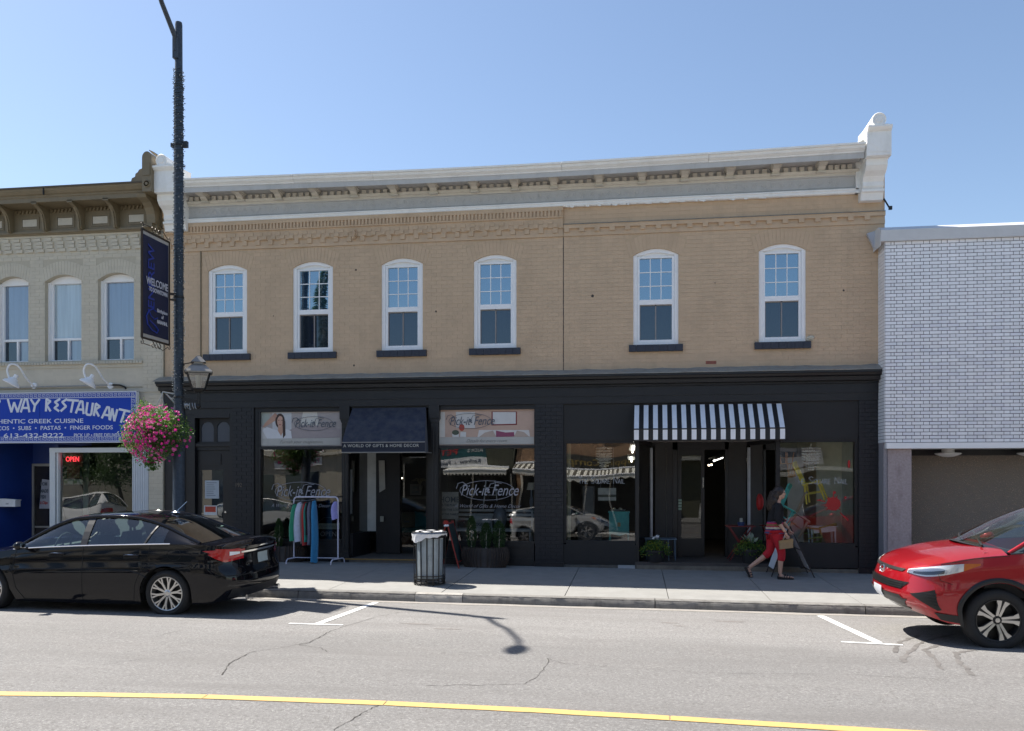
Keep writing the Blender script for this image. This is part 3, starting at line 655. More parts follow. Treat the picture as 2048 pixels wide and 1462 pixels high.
# ------------------------------------------------------------------ gift shop front
XL0, XL1 = PX(519), PX(682); XR0, XR1 = PX(877), PX(1068); ZT, ZTB, ZGT, ZG = 3.15, 2.43, 2.37, .50
def shopwin(x0, x1, zb, ztop, trans, m='glass_shop', tilt=True, yy=.10, frame='black'):
    f = MB(); t = .05
    f.box(x0-t,.04,zb-t,x0,.2,ztop+.06); f.box(x1,.04,zb-t,x1+t,.2,ztop+.06); f.box(x0-t,.035,ztop,x1+t,.2,ztop+.06); f.box(x0,.02,zb-.07,x1,.2,zb)
    if trans: f.box(x0,.04,trans[0],x1,.2,trans[1])
    W_ = f.build('display_window', M[frame], B)
    zt = trans[0] if trans else ztop; tl = .028 if tilt else 0
    MB().quad((x0,yy,zb),(x1,yy,zb),(x1,yy+(zt-zb)*tl*.5,zt),(x0,yy+(zt-zb)*tl*.5,zt)).build('pane', M[m], W_)
    return W_
WL = shopwin(XL0, XL1, ZG, 3.15, (ZGT, ZTB)); WR = shopwin(XR0, XR1, ZG, 3.15, (ZGT, ZTB))
mb = MB()                                       # surrounds of the gift-shop bays
for a, b in ((PX(508), XL0-.05), (XR1+.05, PX(1070))): mb.box(a,.03,-.05,b,.3,3.24)
mb.box(PX(508),.04,3.20,PX(1070),.3,3.241); mb.build('bay_jamb', M['black'], B)
for a, b in ((PX(508)+.02, XL1+.06), (XR0-.06, PX(1070)-.02)):
    mb = MB(); mb.box(a,.03,-.06,b,.28,ZG-.07); mb.box(a,.015,-.06,b,.03,.16); mb.box(a,.01,ZG-.12,b,.03,ZG-.07)
    n = 3
    for k in range(n): p = a+.1+(b-a-.2)*k/n; q = a+.1+(b-a-.2)*(k+1)/n; mb.box(p+.04,.022,.2,q-.04,.03,ZG-.16)
    mb.build('stall_riser', M['black'], B)
# iron columns either side of the entry
for a, b in ((PX(684), PX(697)), (PX(862), PX(876))):
    mb = MB(); c = (a+b)/2; mb.box(a,-.01,.0,b,.12,2.98); mb.box(a-.035,-.05,2.98,b+.035,.14,3.24); mb.prism([(a-.035,2.98),(b+.035,2.98),(b,2.9),(a,2.9)], 'y', -.03,.12); mb.box(a-.02,-.03,.0,b+.02,.12,.22)
    for s_ in (.3,.7): mb.tube([(a+(b-a)*s_,-.012,.3),(a+(b-a)*s_,-.012,2.8)], .012, 6)
    mb.build('column', M['black'], B)
# posters in the transoms: flat prints
PST = {}
def pm(n, c):
    if n not in PST: PST[n] = mat('print_'+n, c, .5, var=.05, sc=8)
    return PST[n]
def qq(mb, px, y): mb.quad(*[(PX(a, y), y, PZ(a, b, y)) for a, b in px]); return mb
def flat(W_, name, px, y, m): return qq(MB(), px, y).build(name, m, W_)
PO = MB(); PO.box(XL0,.085,ZTB,XL1,.10,3.15); P1 = PO.build('transom_poster', pm('mauve_grey', (.42,.37,.37)), B, label='poster of a woman in white leaning on her hand on a sofa')
yy = .084
def layer(W_, items):
    y = .0835
    for nm, pts, c, cn in items:
        flat(W_, nm, pts, y, pm(cn, c)); y -= .0007
def ell(cx, cy, rx, ry, n=20, a0=0, a1=360): return [(cx+rx*math.cos(R(a0+(a1-a0)*k/n)), cy-ry*math.sin(R(a0+(a1-a0)*k/n))) for k in range(n+(0 if a1-a0 == 360 else 1))]
layer(P1, [('printed_wall', [(519,877),(681,875),(681,822),(519,824)], (.40,.36,.35), 'wall1'),
 ('printed_window', [(545,862),(583,862),(583,825),(545,825)], (.55,.56,.58), 'bright'), ('printed_window', [(519,850),(536,850),(540,825),(519,825)], (.36,.40,.36), 'greenish'),
 ('printed_lamp', [(598,860),(640,858),(634,824),(606,824)], (.62,.60,.56), 'lampwhite'), ('printed_lamp_base', ell(619,858,9,18), (.60,.60,.56), 'lampwhite2'),
 ('printed_sofa', [(560,877),(681,875),(681,858),(650,852),(600,850),(575,862)], (.36,.31,.31), 'sofa1'),
 ('printed_sofa', [(519,878),(565,878),(550,862),(519,852)], (.55,.54,.52), 'sofa0'),
 ('printed_arm', [(524,856),(533,852),(556,838),(552,828),(546,830),(530,846)], (.50,.30,.22), 'skin'),
 ('printed_hair', ell(560,842,9.5,15)+[], (.055,.03,.025), 'hair'), ('printed_hair', [(561,836),(569,842),(571,866),(568,877),(562,877)], (.055,.03,.025), 'hair'),
 ('printed_shirt', [(524,860),(534,854),(552,860),(560,864),(572,858),(582,862),(584,878),(535,878)], (.66,.66,.68), 'shirt'),
 ('printed_neck', [(556,852),(566,852),(567,862),(562,872),(556,862)], (.50,.30,.22), 'skin'), ('printed_face', ell(560.5,843,6.2,11), (.56,.34,.26), 'skin2'),
 ('printed_hand', ell(550,831,4,4.5), (.46,.26,.2), 'skin3'), ('printed_hair', [(565,834),(570,842),(571,870),(566,877),(565,850)], (.055,.03,.025), 'hair'),
 ('printed_eye', [(556,841),(559,841),(559,840),(556,840)], (.08,.05,.04), 'eye'), ('printed_eye', [(562,841),(565,841),(565,840),(562,840)], (.08,.05,.04), 'eye'), ('printed_mouth', [(557,848.5),(563,848.5),(561,850.5),(559,850.5)], (.42,.12,.10), 'lips'),
 ('printed_caption_band', [(519,891.5),(681,890),(681,875.5),(519,877.5)], (.45,.44,.41), 'band')])
PO = MB(); PO.box(XR0,.085,ZTB,XR1,.10,3.15); P2 = PO.build('transom_poster', pm('peach', (.52,.36,.28)), B, label='poster of a peach room with a framed picture and cushions')
layer(P2, [('printed_wall', [(878,875),(1068,873),(1068,823),(878,823)], (.53,.37,.29), 'peach2'),
 ('printed_curtain', [(878,874),(890,874),(890,824),(878,824)], (.62,.59,.54), 'curtain'), ('printed_window', [(912,856),(950,856),(950,824),(912,824)], (.62,.60,.58), 'bright2'),
 ('printed_frame', [(983,851),(1034,850),(1034,823),(983,823)], (.20,.03,.03), 'redframe'), ('printed_picture', [(985.5,848.5),(1031.5,847.5),(1031.5,824),(985.5,824)], (.62,.61,.60), 'bright3'),
 ('printed_sofa', [(955,874),(1060,873),(1058,860),(958,860)], (.64,.61,.58), 'sofa2'), ('printed_cushion', [(958,874),(993,874),(986,861),(970,865)], (.46,.36,.30), 'cushion1'),
 ('printed_cushion', [(992,874),(1029,873),(1028,864),(1011,865),(992,861)], (.26,.06,.12), 'cushion2'), ('printed_cushion', [(1028,873),(1058,873),(1048,864),(1034,861)], (.46,.36,.30), 'cushion1'),
 ('printed_vase', ell(923.5,855,5.5,7), (.42,.07,.05), 'vase'), ('printed_pot', [(905,874),(918,874),(918,868),(904,868)], (.62,.62,.6), 'pot'), ('printed_pot', [(920,874),(932,874),(932,864),(921,864)], (.62,.62,.6), 'pot'), ('printed_plant', ell(911,865,7,5), (.07,.09,.06), 'plant'),
 ('printed_caption_band', [(878,889),(1068,888),(1068,873.5),(878,874.5)], (.46,.45,.42), 'band')])
def logo(W_, cx, cy, wpx, m, y, ring=True, h=1., nm='lettering', grape=None):
    """the shop's name in slanted script-like capitals within an oval"""
    X0, Z0 = PX(cx, y), PZ(cx, cy, y); s = wpx/1700*((y+DIST)/ray(cx, cy)[1]); mb = MB()
    mb.text('Pick-it', s*.27*h, (X0-.46*s, y, Z0-.075*s), shear=.38, wid=.47*s, ext=.0008); mb.text('Fence', s*.27*h, (X0+.07*s, y, Z0-.075*s), shear=.38, wid=.46*s, ext=.0008)
    mb.tube([(X0-.53*s, y, Z0+.04*s), (X0-.50*s, y, Z0+.13*s), (X0-.42*s, y, Z0+.15*s), (X0-.36*s,y,Z0+.11*s)], .006*s, 4); mb.tube([(X0+.02*s,y,Z0+.03*s),(X0+.06*s,y,Z0+.12*s),(X0+.16*s,y,Z0+.145*s),(X0+.25*s,y,Z0+.13*s)], .006*s, 4)
    for k in range(7): a = k*2.4; r = .014*s*math.sqrt(k+.3); mb.ball((X0+.02*s+r*math.cos(a)*.7, y, Z0-.0*s+r*math.sin(a)*1.2), (.012*s,.002,.012*s), 6, 4)
    if ring: mb.tube([(X0+.47*s*math.cos(a/24*2*math.pi), y, Z0+.01*s+.165*s*math.sin(a/24*2*math.pi)) for a in range(25)], .0045*s, 4)
    mb.build(nm, m, W_)
logo(P1, 627, 848, 86, M['ink'], .068); logo(P2, 940, 843, 92, M['ink'], .068)
mb = MB(); mb.text('Furnish your imagination.', .10, (PX(559,.068),.068,PZ(559,887,.068)), shear=.5, wid=PX(645,.068)-PX(559,.068), ext=.0005, bold=-.001); mb.build('caption', mat('caption_grey', (.17,.17,.16), .6), P1)
mb = MB(); mb.text('Details for every room.', .10, (PX(932,.068),.068,PZ(932,885,.068)), shear=.5, wid=PX(1014,.068)-PX(932,.068), ext=.0005, bold=-.001); mb.build('caption', PST['caption'] if 'caption' in PST else mat('caption_grey', (.17,.17,.16), .6), P2)
M['etch'] = mat('frosted_lettering', (.32,.32,.35), .6, var=.1)
logo(WL, 601, 984, 114, M['etch'], .096); logo(WR, 974, 982, 118, M['etch'], .096)
mb = MB(); mb.text('A World of Gifts & Home Decor', .10, (PX(542,.09),.096,PZ(546,1014,.09)), shear=.45, wid=PX(660,.09)-PX(542,.09), ext=.0005, bold=-.001); mb.build('tagline', M['etch'], WL)
mb = MB(); mb.text('A World of Gifts & Home Decor', .10, (PX(908,.09),.096,PZ(906,1015,.09)), shear=.45, wid=PX(1042,.09)-PX(908,.09), ext=.0005, bold=-.001); mb.build('tagline', M['etch'], WR)
# entry recess: side lights, door, step
FZ = .13
mb = MB(); ex0, ex1 = PX(690), PX(869)
mb.hexa([(ex0-.15,-.02,-.1),(ex1+.15,-.02,-.1),(ex1+.15,1.6,-.1),(ex0-.15,1.6,-.1),(ex0-.15,-.02,FZ-.01),(ex1+.15,-.02,FZ-.01),(ex1+.15,1.6,FZ+.02),(ex0-.15,1.6,FZ+.02)]); mb.build('entry_step', mat('worn_step', (.12,.105,.09), .8, var=.2), B)
mb = MB(); mb.box(ex0-.02,-.035,FZ-.035,ex1+.02,-.02,FZ-.012); mb.build('step_nosing', mat('brass_nosing', (.35,.23,.09), .35, .6), B)
yb = .95
sp0, sp1 = PX(735,yb), PX(752,yb)
E_ = MB(); E_.box(sp1,yb,FZ,PX(775,yb),yb+.1,3.2); E_.box(PX(775,yb),yb-.01,FZ,PX(801,yb),yb+.09,3.2); E_.box(PX(852,yb),yb,FZ,PX(872,yb),yb+.1,3.2); E_.box(sp0-.5,yb,3.05,PX(872,yb),yb+.1,3.24); E_.box(PX(801,yb),yb,2.52,PX(852,yb),yb+.1,2.60)
E_.quad((PX(690)-.05,.02,3.2),(PX(872),.02,3.2),(PX(872,yb),yb,3.2),(sp0-.3,yb,3.2)); EN = E_.build('entry_frame', M['black'], B)
mb = MB(); mb.box(PX(853,0)+.0,.12,FZ,PX(876,0),yb,3.2); mb.build('entry_reveal', M['black'], EN)
mb = MB(); mb.hexa([(PX(697),.1,FZ),(PX(697)+.06,.1,FZ),(sp0+.06,yb,FZ),(sp0,yb,FZ),(PX(697),.1,.62),(PX(697)+.06,.1,.62),(sp0+.06,yb,.62),(sp0,yb,.62)]); mb.build('side_riser', M['black'], EN)
mb = MB(); mb.quad((PX(697)+.02,.12,.62),(sp0,yb,.62),(sp0,yb,3.1),(PX(697)+.02,.12,3.1)); mb.build('side_light', M['glass_side'], EN)
mb = MB(); mb.box(sp0,yb-.01,.62,sp1,yb+.06,3.0); mb.build('corner_post', mat('pale_post', (.50,.52,.50), .5), EN)
mb = MB(); a, b = PX(780,yb-.03), PX(797,yb-.03); mb.box(PX(775,yb),yb-.06,FZ+.02,PX(801,yb),yb-.02,2.52); DL = mb.build('door_leaf', M['blackwarm'], EN)
mb = MB(); mb.quad((PX(801,yb),yb+.05,FZ+.03),(PX(852,yb),yb+.05,FZ+.03),(PX(852,yb),yb+.05,2.52),(PX(801,yb),yb+.05,2.52)); mb.build('door_pane', glass('entry_door_glass', (.85,.88,.86), .02, .9), EN)
mb = MB(); mb.quad((PX(761,yb-.05)-.02,yb-.065,PZ(761,985,yb)),(PX(771,yb-.05)-.0,yb-.065,PZ(771,978,yb)),(PX(771,yb),yb-.065,PZ(771,921,yb)),(PX(761,yb)-.02,yb-.065,PZ(761,921,yb)))
mb.build('curtain_strip', mat('pale_curtain', (.36,.35,.31), .7), EN)
mb = MB(); mb.box(PX(762,yb),yb-.07,PZ(762,1043,yb),PX(769,yb),yb-.06,PZ(762,1032,yb)); mb.build('push_plate', mat('push_sign', (.30,.30,.25), .6), EN)
mb = MB(); mb.quad((PX(697,.2),.25,PZ(697,1028,.2)),(PX(703.5,.3),.34,PZ(703,1028,.3)),(PX(703.5,.3),.34,PZ(703,939,.3)),(PX(697,.2),.25,PZ(697,939,.2))); mb.build('window_notice', mat('paper_strip', (.42,.42,.44), .6), EN)
# ------------------------------------------------------------------ second shop front
SXL0, SXL1 = PX(1132), PX(1270); SXR0, SXR1 = PX(1561), PX(1711); SZ0, SZ1 = .53, 2.46
SL = shopwin(SXL0, SXL1, SZ0, SZ1, None, frame='blackwarm'); SR = shopwin(SXR0, SXR1, SZ0, SZ1, None, m='glass_display', frame='blackwarm')
mb = MB(); mb.box(PX(1127),.02,SZ1+.05,PX(1715)+.05,.3,3.24); mb.build('fascia_panel', M['blackwarm'], B)
for a, b in ((PX(1127), SXL1+.04), (SXR0-.04, PX(1712)+.06)):
    mb = MB(); mb.box(a,.02,.06,b,.28,SZ0-.07); mb.build('riser_panel', M['blackwarm'], B)
mb = MB(); mb.box(PX(1127),.02,.3,SXL0-.05,.3,SZ1+.1); mb.box(SXR1+.05,.02,.3,PX(1712)+.06,.3,SZ1+.1); mb.build('bay_jamb', M['blackwarm'], B)
mb = MB(); mb.box(PX(1127),-.02,-.1,PX(1236),.3,.055); mb.build('plinth', mat('plinth_concrete', (.10,.095,.085), .9, var=.25), B)
mb = MB(); mb.box(PX(1236),-.03,-.1,PX(1272),.3,.058); mb.build('plinth_patch', mat('plinth_white', (.38,.40,.42), .8, var=.15), B)
mb = MB(); mb.box(PX(1273),-.10,-.14,PX(1600),.3,.07); mb.box(PX(1600),-.02,-.14,PX(1725),.3,.04); mb.build('entry_ledge', mat('ledge_beige', (.17,.15,.12), .85, var=.25, dirt=.5), B)
yb2 = 1.25; lp, rp = PX(1303,yb2), PX(1497,yb2)
mb = MB(); mb.box(SXL1,-.05,-.1,SXR0,2.2,FZ); mb.build('entry_floor', mat('entry_tile', (.07,.06,.055), .7, var=.2), B)
E_ = MB(); z1 = 2.52
E_.box(PX(1310,yb2),yb2,FZ,PX(1346,yb2),yb2+.1,z1); E_.box(PX(1456,yb2),yb2,FZ,PX(1492,yb2),yb2+.1,z1); E_.box(lp,yb2+.02,2.44,rp,yb2+.1,3.2); EN2 = E_.build('entry_frame', mat('entry_charcoal', (.045,.042,.040), .7, var=.1), B)
E_ = MB(); E_.box(PX(1346,yb2),yb2-.02,FZ,PX(1355,yb2),yb2+.1,z1); E_.box(PX(1450,yb2),yb2-.02,FZ,PX(1457,yb2),yb2+.1,z1); E_.box(PX(1346,yb2),yb2-.02,2.36,PX(1457,yb2),yb2+.1,z1); E_.build('door_frame', M['black'], EN2)
mb = MB(); mb.quad((SXL1+.02,.05,z1),(SXR0-.02,.05,z1),(rp,yb2+.05,z1),(lp,yb2+.05,z1)); mb.build('porch_ceiling', mat('porch_ceiling', (.45,.42,.38), .7), EN2)
for s_, xa, xb in ((-1, SXL1+.05, lp), (1, SXR0-.05, rp)):
    g = MB(); g.quad((xa,.1,SZ0),(xb,yb2,SZ0),(xb,yb2,z1-.05),(xa,.1,z1-.05)); g.build('side_light', M['glass_side'], EN2)
    g = MB(); g.hexa([(xa-.03,.1,FZ),(xa+.03,.1,FZ),(xb+.03,yb2,FZ),(xb-.03,yb2,FZ),(xa-.03,.1,SZ0),(xa+.03,.1,SZ0),(xb+.03,yb2,SZ0),(xb-.03,yb2,SZ0)]); g.build('side_riser', M['blackwarm'], EN2); g = MB(); g.hexa([(xa-.02,.1,z1-.08),(xa+.02,.1,z1-.08),(xb+.02,yb2,z1-.08),(xb-.02,yb2,z1-.08),(xa-.02,.1,z1),(xa+.02,.1,z1),(xb+.02,yb2,z1),(xb-.02,yb2,z1)]); g.build('side_header', M['blackwarm'], EN2)
    g = MB(); g.box(xb-.025,yb2-.03,SZ0-.06,xb+.025,yb2+.03,2.4); g.build('corner_post', mat('steel_post', (.36,.38,.42), .4, .3), EN2)
    g = MB(); g.box(xa-.03,.03,.1,xa+.03,.13,SZ1+.1); g.build('window_mullion', M['black'], EN2)
dA, dB = PX(1356,yb2), PX(1409,yb2)
mb = MB(); mb.box(dA,yb2,FZ+.01,dA+.07,yb2+.05,2.36); mb.box(dB-.07,yb2,FZ+.01,dB,yb2+.05,2.36); mb.box(dA+.07,yb2,2.24,dB-.07,yb2+.05,2.36); mb.box(dA+.07,yb2,FZ+.01,dB-.07,yb2+.05,FZ+.38)
dd = mb.build('door', M['black'], EN2)
mb = MB(); mb.quad((dA+.07,yb2+.02,FZ+.38),(dB-.07,yb2+.02,FZ+.38),(dB-.07,yb2+.02,2.24),(dA+.07,yb2+.02,2.24)); mb.build('door_pane', glass('second_door_glass', (.5,.5,.45), .03, .8), EN2)
mb = MB(); mb.tube([(dB-.03,yb2-.04,PZ(1405,975,yb2)),(dB-.03,yb2-.04,PZ(1405,955,yb2))], .012, 8); mb.build('handle', M['chrome'], EN2)
mb = MB()
for i in range(2):
    for j in range(4): mb.box(PX(1357,yb2)+.035*i,yb2-.004,PZ(1357,1020-j*5.8,yb2),PX(1357,yb2)+.035*i+.027,yb2-.002,PZ(1357,1020-j*5.8,yb2)+.045)
mb.build('card_stickers', mat('sticker_green', (.30,.42,.33), .6), EN2)
mb = MB(); x_ = PX(1332,yb2)
mb.tube([(x_,yb2-.012,2.4),(x_+.01,yb2-.012,2.0),(x_-.02,yb2-.012,1.55),(x_+.015,yb2-.012,1.1),(x_+.005,yb2-.012,.5)], .006, 5); mb.build('cable', mat('cable_grey', (.12,.12,.10), .6), EN2)
mb = MB(); mb.text('194', .10, (PX(1409,yb2)+.01, yb2+.03, 1.98), sx=.8); 
# hand lettering and paint splats on the second shop's glass
GL = {'T': [[(0,1),(.9,1)],[(.45,1),(.4,0)]], 'H': [[(.05,1),(0,0)],[(.75,1),(.7,0)],[(0,.5),(.75,.52)]], 'E': [[(.7,1),(.1,1),(0,0),(.65,.02)],[(.05,.5),(.5,.52)]], 'S': [[(.75,.9),(.4,1.05),(.05,.8),(.3,.55),(.65,.35),(.5,.02),(0,.1)]],
 'Q': [[(.4,1),(.05,.7),(.1,.15),(.5,0),(.8,.4),(.7,.85),(.4,1)],[(.5,.25),(.95,-.12)]], 'U': [[(.05,1),(0,.3),(.3,0),(.65,.25),(.7,1)]], 'A': [[(0,0),(.4,1),(.75,0)],[(.12,.35),(.65,.35)]], 'R': [[(0,0),(.1,1),(.6,.9),(.55,.55),(.1,.5),(.75,0)]],
 'N': [[(0,0),(.1,1),(.65,.05),(.75,1.05)]], 'I': [[(.15,1),(.1,0)]], 'L': [[(.1,1),(0,.02),(.6,0)]]}
def hand(mb, s_, x, z, h, y, w=.012, sm=.7):
    for i, c in enumerate(s_):
        if c == ' ': x += h*.42; continue
        big = i == 0 or s_[i-1] == ' '; hh = h if big else h*sm
        for st_ in GL[c]: mb.stroke([(x+p*hh*.8, z+q*hh) for p, q in st_], w, y, .002)
        x += hh*(.35 if c == 'I' else .69)
    return mb
y_ = .085
mb = hand(MB(), 'THE SQUARE NAIL', PX(1156,y_), PZ(1156,967,y_), .125, y_, .007); mb.build('lettering', mat('white_lettering', (.42,.44,.45), .6), SL)
mb = hand(MB(), 'THE SQUARE NAIL', PX(1587,y_), PZ(1587,968,y_), .135, y_, .008); mb.build('lettering', bpy.data.materials['white_lettering'], SR)
M['splat'] = mat('red_splat', (.42,.015,.015), .5, var=.05)
def splat(cx, cy, r, y, W_, n=30, elong=1):
    mb = MB(); X0, Z0 = PX(cx,y), PZ(cx,cy,y); pts = []
    for k in range(n*2):
        a = math.pi*k/n; sp = rnd.random(); f = r*(1+(.9 if sp > .9 else .45 if sp > .7 else 0)*(k % 2)+rnd.uniform(-.06,.06)); pts.append((X0+f*math.cos(a)*elong, Z0+f*math.sin(a)))
    for a, b in zip(pts, pts[1:]+pts[:1]): mb.quad((X0,y,Z0),(a[0],y,a[1]),(b[0],y,b[1]))
    return mb
mb = splat(1667, 1008, .13, y_, SR)
for cx, cy, r in ((1669,985,.028),(1691,995,.024),(1640,1000,.02)): mb.ball((PX(cx,y_),y_,PZ(cx,cy,y_)), (r,.002,r), 10, 6)
mb.stroke([(PX(1680,y_),PZ(1680,1025,y_)),(PX(1688,y_),PZ(1688,1033,y_))], .02, y_,.002); mb.stroke([(PX(1687,y_),PZ(1687,1032,y_)),(PX(1696,y_),PZ(1696,1040,y_))], .035, y_,.002); mb.stroke([(PX(1650,y_),PZ(1650,1003,y_)),(PX(1634,y_),PZ(1634,1000,y_))], .02, y_,.002)
mb.build('paint_splat', M['splat'], SR)
mb = MB(); mb.ball((PX(1698,y_),y_,PZ(1698,928,y_)), (.025,.002,.08), 10, 6); mb.build('paint_splat', M['splat'], SR)
mb = MB(); t = .62; c = Vector((SXR0-.05+(rp-SXR0+.05)*t, .1+(yb2-.1)*t-.02, PZ(1515,1004,.8))); mb.ball(tuple(c), (.055,.10,.17), 12, 8); mb.build('paint_splat', M['splat'], EN2)
# ------------------------------------------------------------------ rooms behind the glass
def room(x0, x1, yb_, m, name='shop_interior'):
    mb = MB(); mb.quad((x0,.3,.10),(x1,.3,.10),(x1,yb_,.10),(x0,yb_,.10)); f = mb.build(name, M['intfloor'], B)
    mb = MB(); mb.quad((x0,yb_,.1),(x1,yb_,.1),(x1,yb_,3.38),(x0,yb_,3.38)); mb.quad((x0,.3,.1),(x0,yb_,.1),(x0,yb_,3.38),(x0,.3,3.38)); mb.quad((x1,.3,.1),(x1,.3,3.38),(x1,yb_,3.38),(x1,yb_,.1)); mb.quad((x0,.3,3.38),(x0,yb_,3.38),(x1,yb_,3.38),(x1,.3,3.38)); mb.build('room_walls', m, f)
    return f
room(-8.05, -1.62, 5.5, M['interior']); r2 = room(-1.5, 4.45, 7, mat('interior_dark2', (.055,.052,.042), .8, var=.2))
for a, b in ((XL0-.1, PX(697)), (XR0-.06, XR1+.1), (SXL0-.1, SXL1), (SXR0, SXR1+.1)):    # display platforms
    MB().box(a,.21,.1,b,1.1,.46).build('display_platform', M['intfloor'], B)
mb = MB(); mb.box(PX(1632,1.2),1.15,.46,SXR1+.45,1.2,3.3); mb.build('display_backdrop', M['interior2'], B); mb = MB(); mb.box(PX(1575,1.3),1.25,.46,PX(1606,1.3),1.3,2.2); mb.build('display_screen', mat('grey_screen', (.50,.50,.47), .8, var=.1), B)
MB().box(SXR1+.02,.22,.46,SXR1+.10,1.15,3.2).build('display_side_wall', mat('pale_side', (.50,.54,.52), .7), B)
MB().box(SXL0-.1,.22,.46,SXL0-.02,1.15,3.2).build('display_side_wall', mat('pale_side2', (.40,.42,.32), .7), B)
MB().box(PX(1136,.6),.55,.46,PX(1142,.6),.6,2.6).build('curtain_edge', M['interior2'], B)
lite = em('fluorescent_glow', (1,.98,.9), 3)
def at(px, py, Y): return (PX(px,Y), Y, PZ(px,py,Y))
def tubelight(p, q, lab):
    t = thing('ceiling_light', lab, 'light', p); v = Vector(q)-Vector(p)
    MB().bar(Vector(p)+Vector((0,0,.06)), Vector(q)+Vector((0,0,.06)), .16, .05).build('lamp_housing', M['white'], t); MB().tube([p, q], .018, 8).build('lamp_tube', lite, t)
tubelight(at(1424,923,3.2), at(1445,915,4.2), 'lit fluorescent tube glowing above the open door of the second shop')
tubelight(at(1268,893,.8), at(1265,905,1.1), 'upper lit tube at the right edge of the left shop window with the chandelier')
tubelight(at(1262,916,1.8), at(1263,923,2.3), 'lower lit tube at the right edge of the left shop window with the chandelier')
spot = em('spot_glow', (1,.82,.6), 5)
for k, (px, py, l) in enumerate(((782,957,'small lit spotlight nearest the white door curtain in the gift shop entrance'), (804,956,'small lit spotlight in the middle of the gift shop doorway'), (790,952,None), (1418,930,'small warm spotlight below the fluorescent tube in the second shop'), (1423,929,'second small warm spotlight, just right of the first, below the fluorescent tube'))):
    if l is None: continue
    t = thing('spotlight', l, 'light', at(px,py,3.)); MB().ball(at(px,py,3.), .020 if k < 3 else .025, 8, 6).build('bulb', spot, t); x,y,z = at(px,py,3.); MB().lathe([(.03,0),(.045,.05),(.02,.12),(.0,.12)], (x,y,z+.01), 10).build('lamp_shade', M['blackmetal'], t)
def chandelier(px, py, Y, lab, w_=.17, h_=.5):
    x, y, z = at(px, py, Y); t = thing('chandelier', lab, 'chandelier', (x,y,z-h_))
    gm = M.setdefault('crystal', mat('crystal', (.85,.85,.82), .12, .1, var=.3, sc=60)); fr = MB(); fr.tube([(x,y,z+.5),(x,y,z-.05)], .006, 5)
    bd = MB()
    for r, zt, l in ((w_,.0,.26),(w_*.8,-.06,.28),(w_*.55,-.14,.27),(w_*.3,-.24,.22)):
        fr.tube([(x+r*math.cos(a*.3142*2), y+r*math.sin(a*.3142*2), z+zt) for a in range(11)], .006, 4)
        n = int(28*r/w_)+4
        for k in range(n):
            a = 2*math.pi*k/n
            for j in range(5):
                if rnd.random() < .85: bd.ball((x+r*math.cos(a), y+r*math.sin(a), z+zt-l*j/5-.02), (.009,.009,.016), 4, 3)
    fr.build('frame', M['chrome'], t); bd.build('crystal_drops', gm, t, kind='stuff')
chandelier(1208, 895, .7, 'crystal drop chandelier in the left window of the second shop, above the painting', .16, .5)
chandelier(1622, 895, .7, 'crystal drop chandelier in the right window of the second shop, above the yellow chair', .17, .5)
def woodchair(lab, c, Yp, p0, size, rot, roll, pitch=0.):
    t = thing('chair', lab, 'chair', (0,0,0), local=True); m = mat('chair_paint', c, .5, var=.12, sc=15); LG = 1.5
    MB().prism([(-.2,-.2),(.2,-.2),(.18,.2),(-.18,.2)], 'z', .43, .465).build('seat', m, t)
    for a, b in ((-1,-1),(1,-1),(-1,1),(1,1)): MB().tube([(a*.15,b*.15,.43),(a*.2,b*.2,.0)], [.018*LG,.013*LG], 7).build('leg', m, t)
    MB().tube([(-.17,-.17,.2),(-.17,.17,.22)], .01, 6).tube([(.17,-.17,.2),(.17,.17,.22)], .01, 6).tube([(-.17,0,.21),(.17,0,.21)], .01, 6).build('stretcher', m, t)
    for s_ in (-1, 1): MB().tube([(s_*.17,.18,.46),(s_*.19,.27,.95)], .016*LG, 7).build('back_post', m, t)
    for k in range(3): x = -.09+.09*k; MB().tube([(x,.185,.46),(x*1.1,.255,.88)], .009*LG, 6).build('spindle', m, t)
    MB().prism([(-.23,.86),(.23,.86),(.22,.98),(.1,1.0),(-.1,1.0),(-.22,.98)], 'y', .245, .27).build('top_rail', m, t)
    t.location = (PX(p0[0],Yp), Yp, PZ(p0[0],p0[1],Yp)); t.scale = (size,)*3; t.rotation_euler = (Matrix.Rotation(R(roll), 3, 'Y') @ Matrix.Rotation(R(rot), 3, 'Z')).to_euler(); return t
woodchair('yellow painted wooden chair hung in the right shop window above the red paint splat', (.88,.74,.09), .45, (1634,1003), .86, 70, -14, 0)
woodchair('turquoise wooden chair tumbling in the right shop window, left of the brown chair', (.08,.74,.72), .32, (1556,1048), .80, 70, 32, 0)
woodchair('bare brown wooden chair tumbling beside the turquoise chair in the right shop window', (.42,.34,.26), .45, (1582,1066), .84, 75, 36, 0)
woodchair('orange wooden chair hung upside down at the top left of the right shop window', (.55,.24,.08), .8, (1573,905), .5, 60, 180, 0)
woodchair('mustard green wooden chair lying on its side at the foot of the right shop window', (.32,.38,.12), .5, (1612,1072), .6, 60, 85, 0)
